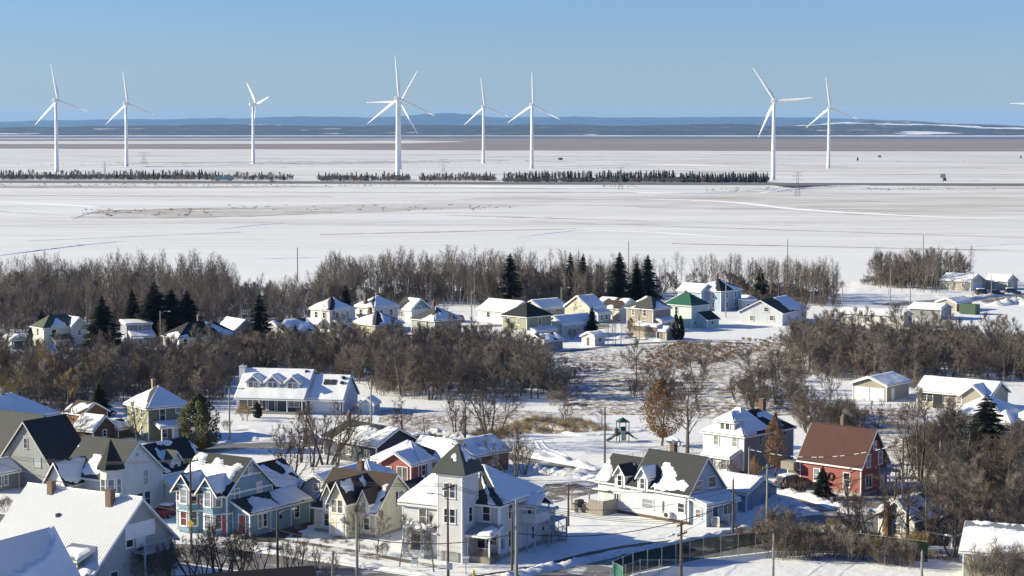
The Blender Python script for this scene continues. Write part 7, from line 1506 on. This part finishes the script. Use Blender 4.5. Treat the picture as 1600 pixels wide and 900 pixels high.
def stuff(name, label, pts, meshes, smin, smax, sfn=None, zs=1.0):
    """what nobody could count: ONE object that sets the given meshes on many points"""
    me = bpy.data.meshes.new(name); me.from_pydata([(x, y, 0) for x, y in pts], [], [])
    n = len(pts); a = me.attributes.new('scl', 'FLOAT', 'POINT'); b_ = me.attributes.new('rz', 'FLOAT', 'POINT'); c = me.attributes.new('idx', 'INT', 'POINT')
    for i in range(n):
        a.data[i].value = (sfn(*pts[i]) if sfn else 1) * rnd.uniform(smin, smax); b_.data[i].value = rnd.uniform(0, 6.28); c.data[i].value = rnd.randrange(len(meshes))
    o = link_mesh(name, me); tag(o, label, None, None, 'stuff')
    ng = bpy.data.node_groups.new(name, 'GeometryNodeTree'); ng.interface.new_socket('Geometry', in_out='INPUT', socket_type='NodeSocketGeometry'); ng.interface.new_socket('Geometry', in_out='OUTPUT', socket_type='NodeSocketGeometry')
    gi = ng.nodes.new('NodeGroupInput'); go = ng.nodes.new('NodeGroupOutput'); ip = ng.nodes.new('GeometryNodeInstanceOnPoints'); jn = ng.nodes.new('GeometryNodeJoinGeometry'); mp = ng.nodes.new('GeometryNodeMeshToPoints')
    ng.links.new(gi.outputs[0], mp.inputs[0]); ng.links.new(mp.outputs[0], ip.inputs['Points'])
    for m_ in meshes:
        oi = ng.nodes.new('GeometryNodeObjectInfo'); oi.inputs['Object'].default_value = m_; oi.inputs['As Instance'].default_value = True; ng.links.new(oi.outputs['Geometry'], jn.inputs[0])
    ng.links.new(jn.outputs[0], ip.inputs['Instance']); ip.inputs['Pick Instance'].default_value = True
    def attr(nm, typ): q = ng.nodes.new('GeometryNodeInputNamedAttribute'); q.data_type = typ; q.inputs[0].default_value = nm; return q.outputs[0]
    ng.links.new(attr('idx', 'INT'), ip.inputs['Instance Index'])
    cx_ = ng.nodes.new('ShaderNodeCombineXYZ'); ng.links.new(attr('rz', 'FLOAT'), cx_.inputs[2]); ng.links.new(cx_.outputs[0], ip.inputs['Rotation'])
    cs = ng.nodes.new('ShaderNodeCombineXYZ'); s_ = attr('scl', 'FLOAT'); ng.links.new(s_, cs.inputs[0]); ng.links.new(s_, cs.inputs[1])
    mz = ng.nodes.new('ShaderNodeMath'); mz.operation = 'MULTIPLY'; mz.inputs[1].default_value = zs; ng.links.new(s_, mz.inputs[0]); ng.links.new(mz.outputs[0], cs.inputs[2]); ng.links.new(cs.outputs[0], ip.inputs['Scale'])
    ng.links.new(ip.outputs[0], go.inputs[0]); o.modifiers.new('set_out', 'NODES').node_group = ng
    return o
def joined(pair): 
    """trunk and crown of one kind as a single mesh"""
    a, b_ = pair; bm = bmesh.new(); bm.from_mesh(a); k = len(bm.faces); bm.from_mesh(b_); bm.faces.ensure_lookup_table()
    for f in bm.faces[k:]: f.material_index = 1
    me = bpy.data.meshes.new('tree'); bm.to_mesh(me); bm.free(); me.materials.append(a.materials[0]); me.materials.append(b_.materials[0]); return hidden_obj(me)
JP = [joined(p) for p in POPLAR]; JB = [joined(p) for p in BARE]; JS = [joined(p) for p in SHRUB]

# ---- the wood that closes the town towards the marsh
w1 = scatter([(-90, 474), (60, 466), (140, 461), (330, 460), (365, 468), (372, 500), (330, 530), (180, 530), (100, 520), (-90, 545)], 560, 2.3)
w2 = scatter([(352, 474), (505, 470), (520, 500), (440, 515), (352, 508)], 210, 2.1)
w3 = scatter([(505, 462), (700, 456), (905, 460), (905, 486), (860, 478), (740, 480), (690, 476), (560, 474), (500, 500)], 430, 2.3)
w4 = scatter([(905, 458), (1100, 452), (1305, 462), (1310, 480), (1180, 470), (1060, 450), (1000, 470), (905, 486)], 430, 2.2)
w5 = scatter([(1345, 446), (1400, 436), (1530, 440), (1480, 450), (1460, 460), (1380, 450)], 130, 2.4)
stuff('bare_wood', 'bare grey poplar wood closing the town off from the snowy marsh', w1 + w3, JP + [JB[0], JB[2]], 0.72, 1.15)
stuff('bare_wood', 'lower reddish wood in front of the marsh, towards the right', w4 + w5, JP[1:5] + [JB[4]], 0.6, 0.95)
stuff('bare_wood', 'lower bare trees in the gap of the wood', w2, JP[:2] + JB[2:4], 0.45, 0.82)
stuff('young_wood', 'thin low saplings filling the gap in the wood', w2[:30] + scatter([(-90, 500), (250, 500), (420, 500), (700, 480), (700, 520), (300, 560), (100, 560), (-90, 560)], 120, 3), JS + JP[3:4] + JP[:1], 0.5, 0.72)
stuff('undergrowth', 'brush at the foot of the bare wood', scatter([(-90, 470), (350, 462), (352, 500), (300, 530), (100, 505), (-90, 540)], 300, 1.9) + scatter([(505, 464), (700, 458), (905, 462), (1100, 454), (1310, 464), (1310, 482), (1180, 474), (1060, 462), (905, 488), (740, 482), (560, 476), (500, 500)], 380, 1.9) + scatter([(1345, 446), (1400, 436), (1530, 440), (1480, 452), (1380, 452)], 120, 1.7), JS[:4] + JB[2:3], 0.45, 1.3)

# ---- thickets: single bare trees
BACK = lin((345, 1.0), (372, 0.9), (400, 0.72), (430, 0.62))
COLOR = {}
for i_, c_ in enumerate(('brown', 'dark brown', 'grey', 'pale barked', 'reddish', 'yellowish', 'slender brown', 'slender dark')): COLOR[id(BARE[i_])] = c_
LANDM = [(G(*p), n) for p, n in [((450, 640), 'the dormered house'), ((575, 650), 'the little garden shed'), ((690, 640), 'the leaning yard trees'), ((840, 630), 'the open field corner'), ((240, 690), 'the olive house'), ((320, 560), 'the long white house'), ((590, 545), 'the yellow hip roofed house'), ((460, 540), 'the low shaded roof'), ((80, 560), 'the white green roofed house'), ((120, 690), 'the brown cottage'), ((15, 690), 'the snowy hip roof'), ((750, 540), 'the snow topped shed'), ((680, 535), 'the grey hip roofed house'),
    ((1385, 620), 'the beige double garage'), ((1500, 620), 'the beige bungalow'), ((1250, 600), 'the open field'), ((1240, 510), 'the broad white gabled house'), ((1380, 512), 'the mobile home'), ((1590, 560), 'the right edge'), ((1490, 495), 'the green container'), ((1540, 750), 'the tall dark spruce'), ((1560, 860), 'the banner building'), ((1480, 800), 'the white hidden house'),
    ((1165, 830), 'the blue garage'), ((1300, 850), 'the red house'), ((1390, 860), 'the broken trunk'), ((1450, 870), 'the fence end'), ((220, 890), 'the metal roofed gable'), ((300, 880), 'the yellow diamond sign'), ((434, 888), 'the lamp pole'), ((520, 905), 'the grey pole top')]]
def near(x, y): return min(LANDM, key=lambda q: (q[0].x - x) ** 2 + ((q[0].y - y) * 0.6) ** 2)[1]
def thicket(poly, n, gap, pool, label, group, smin, smax, name='bare_tree'):
    pts = scatter(poly, n, gap)
    for x, y in pts:
        m_ = pool[rnd.randrange(len(pool))]; k = rnd.uniform(smin, smax) * BACK(y); f = (k - smin) / (smax - smin); lm = near(x, y)
        sz_ = 'tall' if f > 0.66 else 'low' if f < 0.33 else 'middling'
        plant(name, '%s %s bare tree in the %s near %s' % (sz_, COLOR[id(m_)], label, lm), 'tree', (x, y, 0), m_, k, group + ', ' + sz_ + ' ' + COLOR[id(m_)] + ' ones near ' + lm)
    return pts
MP = BARE[:4] + BARE[6:] + [BARE[2]]
M1 = [(-60, 588), (120, 592), (250, 596), (300, 585), (430, 556), (560, 552), (690, 545), (790, 556), (868, 604), (866, 622), (760, 628), (600, 622), (556, 596), (372, 592), (352, 628), (300, 640), (200, 628), (100, 644), (-60, 640)]
thicket(M1, 128, 4.6, MP, 'wide middle thicket', 'trees of the thicket behind the dormered house', 0.62, 1.2)
thicket([(-40, 600), (140, 600), (150, 640), (90, 652), (-40, 645)], 16, 4.2, [BARE[5], BARE[5], BARE[0]], 'tawny left thicket', 'yellow tinged trees at the left edge', 0.85, 1.1)
M2 = [(1236, 522), (1300, 522), (1340, 538), (1480, 542), (1620, 562), (1640, 600), (1450, 594), (1440, 612), (1340, 596), (1262, 590)]
thicket(M2, 84, 4.4, MP, 'right hand thicket', 'trees of the thicket beyond the beige garage', 0.55, 1.0)
M3 = [(1480, 740), (1560, 735), (1640, 760), (1640, 850), (1500, 850), (1468, 800)]
thicket(M3, 20, 3.2, BARE[:4] + BARE[6:7], 'dark tangled brush', 'trees of the dark brush by the sign building', 0.75, 1.05)
und = scatter(M1, 620, 1.4) + scatter(M2, 420, 1.4) + scatter([(-60, 556), (120, 572), (260, 570), (420, 545), (540, 532), (700, 540), (800, 552), (800, 575), (560, 565), (420, 575), (300, 600), (-60, 600)], 300, 1.5) + scatter([(1240, 514), (1330, 516), (1480, 516), (1620, 535), (1620, 568), (1480, 548), (1340, 545), (1240, 540)], 220, 1.5) + scatter(M3, 100, 1.4) + scatter([(860, 585), (900, 600), (905, 625), (860, 640)], 14, 1.5) + scatter([(1215, 540), (1245, 530), (1262, 600), (1225, 610)], 26, 1.8) + scatter([(100, 560), (260, 570), (540, 535), (780, 530), (800, 560), (600, 560), (300, 590), (100, 595)], 150, 2.0)
stuff('thicket_wood', 'further bare trees standing behind one another in the thickets', scatter(M1, 230, 2.6) + scatter(M2, 150, 2.6) + scatter([(100, 560), (260, 570), (540, 535), (780, 530), (800, 560), (600, 560), (300, 590), (100, 595)], 60, 3.0), JB[:4] + JB[6:], 0.5, 1.08, lambda x, y: BACK(y))
und += scatter([(990, 602), (1040, 592), (1090, 604), (1110, 622), (1080, 640), (1010, 636), (980, 618)], 24, 1.9) + scatter([(1235, 650), (1330, 648), (1345, 672), (1260, 680)], 44, 1.6) + scatter([(1150, 612), (1200, 600), (1260, 625), (1250, 645), (1170, 640)], 24, 2.2) + scatter([(1420, 700), (1480, 690), (1500, 740), (1440, 745)], 40, 1.4)
stuff('undergrowth', 'dense brown undergrowth filling the thickets', und, JS[:2] + JS[3:4] + [JB[2]], 0.42, 1.2, lambda x, y: 0.35 + 0.65 * BACK(y))

# ---- single trees
def single(kind, pool, px, py, h, label, h0, name='bare_tree', cat='tree', group=None, parts=('trunk', 'crown', 'leaves'), sz=None):
    return plant(name, label, cat, G(px, py), pool, h / h0, group, None, parts, sz)
for px, py, h, k, lab in [
    (488, 730, 8.6, 0, 'bare many branched tree left of the navy house, nearest the gambrel barn'), (508, 726, 10.4, 2, 'tallest bare tree of the clump left of the navy house'), (524, 731, 8.2, 3, 'bare tree of the clump touching the navy house corner'), (470, 722, 7.2, 3, 'slim bare tree at the left of the clump by the navy house'),
    (452, 778, 9.5, 3, 'thin bare tree standing between the blue house and the barn'), (762, 694, 11.5, 2, 'broad bare tree with spreading limbs behind the brick house'), (712, 682, 7.0, 0, 'low bare tree leaning left in front of the snowy yard'), (632, 684, 6.4, 3, 'small bare tree just behind the navy house gable'),
    (803, 752, 8.6, 2, 'upright bare tree right of the white tower roof'), (820, 742, 5.0, 2, 'smaller bare tree beside the bend in the icy road'), (1074, 708, 10.6, 1, 'bare tree on the park snow right of the brown leaved oak'), (1180, 642, 7.6, 0, 'wide bare tree in the field above the tall white house'),
    (1212, 634, 8.4, 2, 'dense bare tree in the field nearer the beige garage'), (1150, 628, 5.0, 0, 'low bare tree in the open field left of two others'), (1285, 668, 7.0, 2, 'dark low bare tree between the grey and the red houses'), (1262, 676, 7.4, 0, 'leaning bare tree behind the left end of the red roof'),
    (1440, 752, 12.5, 2, 'big bare tree right of the red house porch'), (1370, 668, 5.0, 2, 'small bare tree on the snow in front of the beige garage'), (1395, 845, 10.5, 1, 'crooked bare tree by the broken trunk near the fence'), (1444, 862, 10.5, 3, 'bare tree with orange brown brush at its foot by the fence'),
    (1474, 724, 8.0, 0, 'bare tree in front of the two storey apartment block'), (216, 704, 7.8, 1, 'bare tree touching the left wall of the olive house'), (108, 690, 6.2, 2, 'pale thin birch left of the brown cottage'), (790, 500, 5.0, 1, 'dark spreading bare tree left of the black roofed house'),
    (906, 502, 8.6, 3, 'forked bare tree before the cream house'), (884, 660, 3.6, 2, 'low dark bush tree at the golden reeds'), (672, 624, 10.5, 2, 'pale grey bare tree at the front of the thicket above the snowy yard'), (250, 640, 7.4, 2, 'grey bare tree behind the pyramid roof of the olive house'),
    (1255, 500, 7.4, 1, 'bare tree in front of the broad white gabled house'), (940, 668, 3.0, 1, 'tiny bare tree between reeds and playground'),
    (1195, 618, 5.6, 0, 'bare tree farthest back of the field trees above the tall house'), (1232, 618, 5.0, 1, 'spreading bare tree just left of the beige garage thicket'), (1166, 612, 4.4, 2, 'small bare tree at the back of the open field'), (1258, 640, 5.2, 2, 'bare tree on the snow between field and beige garage'), (1318, 668, 5.0, 1, 'wide low bare tree behind the red roof ridge'), (1345, 676, 4.6, 0, 'low bare tree right of the red house chimney'), (1090, 640, 5.2, 1, 'bare tree behind the park, right of the oak'), (1010, 640, 4.6, 2, 'bare tree at the brush behind the oak'), (1415, 745, 6.4, 2, 'bare tree between red house and big bare tree'), (730, 690, 4.4, 0, 'bare tree beside the brown pole in the snowy yard'), (665, 690, 4.0, 1, 'low bare tree at the board fence'), (1335, 852, 8.4, 3, 'bare tree at the fence left of the broken trunk'), (1362, 858, 7.0, 2, 'many stemmed bare tree against the fence before the hidden house'), (1418, 852, 9.0, 1, 'bare tree before the hidden white house'), (1466, 838, 9.5, 3, 'bare tree in front of the hip roofed shed of the hidden house'), (1490, 868, 7.0, 2, 'bare tree with rusty stems left of the banner building'), (1510, 792, 11.0, 1, 'tall grey bare tree in the dark brush'), (1562, 800, 10.5, 3, 'tall pale limbed bare tree at the right edge brush'), (1530, 780, 9.0, 2, 'bare tree below the tall dark spruce'), (1592, 770, 10.0, 1, 'bare tree at the right edge before the apartment block'), (440, 712, 5.4, 2, 'bare tree at the left of the street behind the blue house'), (700, 752, 4.6, 1, 'bare tree against the brick house left wall')]:
    single('bare', BIG[k], px, py, h, lab, 9.5)
for px, py, h, lab in [(560, 862, 5.4, 'young street tree in front of the yellow house, left one'), (587, 868, 5.2, 'bushy young street tree before the yellow house wall'), (624, 886, 5.6, 'young street tree between yellow house and tower house'), (677, 893, 6.4, 'young street tree in front of the bay window of the tower house'), (540, 812, 2.8, 'tiny bare tree beside the yellow front door')]:
    single('young', BARE[2], px, py, h, lab, 8.0, 'street_tree', 'tree', 'young bare trees along the front street')
for px, py, h, i, lab in [(1540, 750, 11.6, 0, 'tall dark spruce in front of the beige apartment block'), (1285, 779, 4.1, 2, 'small dark spruce beside the red house front wall'), (406, 548, 12.2, 0, 'lone tall dark spruce right of the long white house'), (160, 548, 11.5, 2, 'broad dark spruce beside the white green roofed house'), (207, 533, 11.4, 1, 'dark spruce, left one of the clump behind the white house'), (241, 534, 13.2, 2, 'tallest dark spruce of the clump above the lamp post'), (268, 533, 11.6, 0, 'dark spruce in the middle of the clump behind the white house'), (293, 534, 11.2, 2, 'dark spruce, right end of the clump behind the white house'),
    (540, 492, 7.6, 2, 'dark spruce just behind the pink white pyramid roofed house'), (797, 482, 14.5, 0, 'tall ragged spruce above the black pyramid roof'), (765, 470, 5.6, 1, 'small narrow spruce in the wood left of the ragged one'), (891, 476, 14, 1, 'left tall dark spruce of the pair behind the cream house'), (911, 476, 13.6, 1, 'right tall dark spruce of the pair behind the cream house'), (968, 478, 14.4, 0, 'tall dark spruce above the dark roof left of the taupe house'), (995, 476, 11.6, 2, 'wide dark spruce right of the tallest one'), (1012, 474, 13.2, 0, 'pointed dark spruce above the taupe pyramid roof'), (1188, 470, 9.2, 2, 'round topped dark spruce right of the sky blue house'), (1276, 470, 11, 3, 'brown twiggy larch at the right end of the wood'), (1388, 462, 7.5, 3, 'thin larch on the snow left of the reddish wood'), (925, 524, 6.6, 2, 'dark spruce at the corner of the white shed and carport'), (66, 535, 7.2, 2, 'dark cedar like spruce behind the white green roofed house'), (2, 590, 6.0, 2, 'dark conifer at the left edge beside the parked car'), (155, 650, 5.4, 2, 'flat topped dark pine above the brown cottage')]:
    sp = SPRUCE[i] if 'larch' not in lab else None
    if sp: plant('spruce_tree', lab, 'tree', G(px, py), sp, h / 10.0 * (1.5 if px < 300 else 1.45 if px > 1280 else 1.0), None, None, ('trunk', 'crown'), h / 10.0)
    else: plant('larch_tree', lab, 'tree', G(px, py), POPLAR[3], h / 12.0, None)
plant('oak_tree', 'round oak still full of brown leaves beside the playground', 'tree', G(1034, 697), (OAK_T, OAK_C, OAK_L), 1.15)
plant('oak_tree', 'narrow tree with orange brown leaves against the tall grey house wall', 'tree', G(1211, 744), (OAK_T, OAK_C, OAK_L), 0.6, None, None, ('trunk', 'crown', 'leaves'), 0.98)
plant('oak_tree', 'low shrubby tree with brown leaves beside the grey house corner', 'tree', G(1180, 746), (OAK_T, OAK_C, OAK_L), 0.34)
plant('oak_tree', 'small brown leaved tree between the carport and the pine trunks', 'tree', G(985, 530), (OAK_T, OAK_C, OAK_L), 0.55)
plant('cedar_tree', 'big olive green cedar in front of the snowy yard road', 'tree', G(311, 704), (CED_T, CED_C, CED_L), 1.08)
for px in (1056, 1063): plant('cypress_tree', 'narrow dark cedar in the pair before the mint house, %s one' % ('left' if px == 1056 else 'right'), 'tree', G(px, 531), (CED_T, CYP_L), 1.15 if px == 1056 else 1.05, 'paired dark cedars before the mint house', None, ('trunk', 'leaves'))
plant('cypress_tree', 'dark round cedar between the green door shed and the white house', 'tree', G(48, 546), (CED_T, CYP_L), 0.9, None, None, ('trunk', 'leaves'))
plant('cypress_tree', 'dark green bush at the porch of the dormered house', 'bush', G(402, 653), (CED_T, CYP_L), 0.95, None, None, ('trunk', 'leaves'), 0.5)
for px, py, h in ((962, 540, 7.0), (970, 539, 8.4), (950, 541, 6.4), (999, 532, 7.6), (958, 536, 8.0)): plant('pine_tree', 'thin tall trunk with sparse crown in the cluster by the white shed', 'tree', G(px, py), POPLAR[4], h / 12.0, 'thin trunks by the white shed')
# ---- shrubs one can pick out
for px, py, h, k, lab in [(384, 657, 3.0, 4, 'tawny bare shrub at the left end of the porch'), (470, 655, 2.0, 2, 'small reddish shrub in front of the dark grey wall'), (893, 530, 2.6, 4, 'round brown shrub in front of the pale bungalow'), (1122, 736, 3.4, 1, 'dark bare shrub in front of the white porch'), (1135, 745, 2.6, 2, 'reddish shrub at the foot of the white porch'), (835, 606, 5.4, 1, 'large dark bush at the field edge of the thicket, left of two'), (868, 612, 4.2, 1, 'large dark bush at the field edge of the thicket, right of two'), (880, 634, 2.4, 0, 'low brown bush on the snow below the thicket'),
    (1246, 775, 2.4, 2, 'reddish shrub between blue garage and red house'), (352, 672, 1.8, 3, 'low bare shrub by the lamp post near the cedar'), (600, 870, 1.8, 3, 'thin shrub against the yellow side wall'), (1075, 600, 2.6, 0, 'low bush in the open field'), (700, 735, 3.0, 2, 'reddish shrub against the brick house wall'), (752, 748, 3.2, 2, 'tall reddish shrub in front of the brick house'), (1312, 838, 2.4, 3, 'pale shrub in front of the dark fence screen'), (10, 800, 2.2, 3, 'bare shrub at the left edge below the grey house'), (770, 880, 1.3, 2, 'small rusty shrub at the porch of the tower house')]:
    plant('shrub', lab, 'shrub', G(px, py), SHRUB[k], h / 3.2)
FB = lin((957, 912), (989, 898), (1099, 874), (1207, 862), (1340, 866), (1450, 880), (1500, 884))
for i in range(46):
    px = 1142 + i * 6.6 + rnd.uniform(-5, 5); py = FB(px) + rnd.choice((rnd.uniform(4, 13), rnd.uniform(4, 13), rnd.uniform(-16, -4))); p = G(px, py); k = rnd.choice((0, 2, 0, 4, 3)); h = rnd.uniform(0.7, 1.3) * (1.15 if 1200 < px < 1330 else 0.85)
    if px < 1200 and py > FB(px): continue
    front = py > FB(px); lab = '%s %s shrub on %s of the dark fence near %s' % ('tall' if h > 1.15 else 'low', ('brown', '', 'reddish', 'pale grey', 'tawny')[k], 'the field side' if front else 'the road side', near(p.x, p.y))
    plant('shrub', lab, 'shrub', p, SHRUB[k], h, 'hedge: ' + lab)
for px, py, h in [(150, 905, 4.8), (182, 912, 5.2), (215, 908, 5.0), (240, 902, 4.4), (262, 914, 4.6), (300, 902, 4.6), (335, 896, 5.6), (352, 902, 5.4), (378, 892, 5.0), (408, 897, 4.0), (470, 893, 3.6), (495, 890, 2.8), (520, 905, 3.0), (450, 893, 3.2), (130, 915, 4.4), (200, 900, 4.2), (232, 915, 5.2), (318, 905, 4.6), (365, 903, 4.4)]:
    p = G(px, py); lab = '%s bare bush along the bottom street near %s' % ('big tangled' if h > 5 else 'middling' if h > 4.2 else 'small thin', near(p.x, p.y))
    plant('shrub', lab, 'shrub', p, BIG[2] if px > 240 else SHRUB[1], (h * 1.15 / 9.5) if px > 240 else h / 3.2, lab)
for px, py, h, d in [(1530, 912, 3.4, 'leftmost of five'), (1560, 915, 4.6, 'second tallest'), (1590, 915, 5.2, 'tallest, at the right edge'), (1575, 905, 3.6, 'middle one at the wall'), (1545, 908, 2.6, 'lowest')]: plant('shrub', 'bare bush in front of the lettered banner, ' + d, 'shrub', G(px, py), SHRUB[3], h / 3.2, 'bare bushes in front of the banner')

# ---- grass, reeds, weeds
def tuft(seed, n, h, w, mat, r=0.012):
    rn = random.Random(seed); b = MB()
    for i in range(n):
        a = rn.uniform(0, 6.28); q = w * math.sqrt(rn.random()); p = Vector((math.cos(a) * q, math.sin(a) * q, -0.02)); d = Vector((rn.gauss(0, 0.28), rn.gauss(0, 0.28), 1)).normalized()
        cone3(b, p, p + d * h * rn.uniform(0.5, 1.1), r)
    return hidden_obj(mesh('tuft', b.V, b.F, mat))
REED = [tuft(1, 90, 1.5, 0.9, plain('reeds', (0.36, 0.265, 0.135), 0.9, 0.4, 1.5), 0.02), tuft(2, 90, 1.3, 0.9, plain('dark_reeds', (0.20, 0.145, 0.075), 0.9, 0.4, 1.5), 0.02)]
WEED = [tuft(3, 60, 0.7, 0.7, plain('weeds', (0.13, 0.08, 0.055), 0.9, 0.4, 1.5), 0.016), tuft(4, 60, 0.9, 0.7, plain('tan_weeds', (0.20, 0.145, 0.095), 0.9, 0.4, 1.5), 0.016)]
stuff('reeds', 'golden dry reeds in a long clump beside the playground', scatter([(770, 676), (830, 652), (905, 656), (960, 672), (900, 676), (800, 679)], 200, 0.7), REED, 0.3, 0.85, lambda x, y: 0.85 + 0.5 * NZ(x * 0.3, y * 0.3))
stuff('reeds', 'dry reeds behind the brick house and along the yard', scatter([(640, 690), (700, 680), (790, 672), (800, 684), (700, 694)], 90, 0.8), [REED[1]] + WEED, 0.5, 1.0)
JW = hidden_obj(SHRUB[2][1].copy()); JW.data.materials.clear(); JW.data.materials.append(bark('rusty_brush', (0.20, 0.115, 0.07)))
wd = []
stuff('weeds', 'low reddish brown brush patches in the open field', scatter([(1005, 550), (1060, 536), (1150, 545), (1170, 560), (1100, 572), (1010, 564)], 300, 0.9) + scatter([(990, 570), (1060, 564), (1080, 578), (1000, 582)], 70, 1.0) + scatter([(1100, 535), (1240, 530), (1250, 548), (1180, 552)], 80, 1.2) + scatter([(880, 574), (950, 568), (960, 580), (890, 584)], 30, 1.2) + scatter([(1180, 560), (1250, 556), (1260, 620), (1210, 610)], 90, 1.3), [JW, JW, JS[4]], 0.16, 0.36)
for poly, n in [([(1005, 552), (1060, 536), (1150, 545), (1165, 562), (1100, 570), (1010, 562)], 330), ([(985, 600), (1040, 588), (1090, 600), (1080, 622), (1010, 626), (970, 612)], 210), ([(880, 560), (1240, 552), (1260, 640), (1100, 640), (960, 650), (880, 640)], 620), ([(1180, 560), (1280, 545), (1300, 640), (1220, 650)], 200), ([(1300, 650), (1470, 630), (1470, 690), (1330, 700)], 120), ([(880, 545), (1180, 530), (1190, 542), (900, 556)], 90), ([(1110, 600), (1190, 590), (1290, 640), (1100, 655)], 200)]: wd += scatter(poly, n, 0.75)
stuff('weeds', 'dry brown weeds poking through the snow of the open field', wd, WEED, 0.4, 1.0, lambda x, y: 0.6 + 0.5 * NZ(x * 0.06, y * 0.06, 3))
ed = scatter([(1290, 838), (1480, 850), (1500, 880), (1420, 868), (1330, 852)], 120, 0.6) + scatter([(60, 880), (430, 850), (440, 858), (300, 880)], 40, 0.8) + scatter([(460, 850), (530, 842), (640, 880), (560, 872)], 40, 0.9) + scatter([(1240, 800), (1480, 770), (1480, 800), (1300, 830)], 90, 0.9)
stuff('weeds', 'dry grass along fences and street edges', ed, WEED, 0.4, 0.9)
mz_ = []
for (x0, x1, y0, y1, n) in [(0, 470, 287, 291, 120), (500, 700, 289, 291, 40), (0, 300, 256, 259, 40), (380, 720, 251, 254, 60), (620, 1000, 248, 254, 50), (125, 330, 326, 338, 60), (330, 800, 320, 330, 50), (1340, 1560, 294, 297, 40), (1100, 1240, 292, 300, 50), (1050, 1600, 240, 262, 40), (940, 1000, 290, 293, 20)]:
    for _ in range(n): p = G(rnd.uniform(x0, x1), rnd.uniform(y0, y1)); mz_.append((p.x, p.y))
stuff('marsh_scrub', 'sparse low scrub on the snowy marsh', mz_, WEED, 0.6, 1.6)

bb = []
for x0, x1, y0, n in [(-10, 330, 281, 330), (330, 460, 282, 70), (498, 640, 283, 130), (657, 772, 283, 90), (788, 1199, 285.6, 330)]:
    for _ in range(n): p = G(rnd.uniform(x0, x1), y0 - rnd.uniform(-0.3, 2.6)); bb.append((p.x, p.y))
stuff('belt_brush', 'grey brush filling the highway tree belts', bb, [JS[0], JS[1], JS[3]], 0.9, 1.6)
# ---- shelter belts beside the highway
def belt(x0, x1, yb, n, rows, spr, lab, grp, hmin, hmax):
    for i in range(n):
        px = x0 + (x1 - x0) * (i + rnd.random()) / n; py = yb - rnd.uniform(0, rows); s = rnd.random() < spr; h = rnd.uniform(hmin, hmax)
        o = link_mesh('belt_spruce' if s else 'belt_tree', (FARSPRUCE if s else FARBARE)[rnd.randrange(3)], None, G(px, py), (0, 0, rnd.uniform(0, 6.28))); k = h / 10.0; o.scale = (k * 1.15, k * 1.15, k)
        tag(o, ('tall ' if h > hmax - (hmax - hmin) / 3 else 'short ' if h < hmin + (hmax - hmin) / 3 else 'middling ') + ('dark spruce ' if s else 'grey bare tree ') + lab, 'tree', grp + (' spruces' if s else ' bare trees') + (', tall' if h > hmax - (hmax - hmin) / 3 else ', short' if h < hmin + (hmax - hmin) / 3 else ', middling'))
belt(-10, 180, 280, 62, 3.0, 0.35, 'in the left part of the highway tree belt', 'left highway belt', 4.5, 9.0)
belt(180, 330, 281, 56, 3.0, 0.55, 'in the belt under the second turbine', 'belt under the second turbine', 5.5, 9.5)
belt(330, 458, 282, 34, 2.5, 0.2, 'in the thin belt behind the teal billboard', 'thin belt by the billboard', 4.5, 8.5)
belt(498, 640, 283, 46, 2.5, 0.45, 'in the belt at the foot of the tallest turbine', 'belt of the tallest turbine', 4.0, 8.5)
belt(657, 772, 283, 40, 2.5, 0.35, 'in the belt below the smallest turbine', 'belt below the smallest turbine', 5.0, 8.5)
belt(788, 925, 285, 58, 2.5, 0.75, 'in the left of three close spruce belts', 'left of three close belts', 7.5, 10.5)
belt(930, 1056, 285, 56, 2.5, 0.8, 'in the middle of three close spruce belts', 'middle of three close belts', 7.5, 11.0)
belt(1062, 1199, 286, 66, 2.5, 0.95, 'in the right, densest of three spruce belts', 'densest of three close belts', 7.5, 10.0)
for px, py, h, lab in [(1476, 283, 6, 'single dark spruce by the highway beside a small sign'), (1340, 251, 6, 'lone dark tree on the far snow right of the last full turbine'), (1595, 247, 5, 'tiny dark tree on the far marsh at the right edge')]:
    o = link_mesh('belt_spruce', FARSPRUCE[2], None, G(px, py)); o.scale = (h / 10 * 1.6, h / 10 * 1.6, h / 10); tag(o, lab, 'tree')
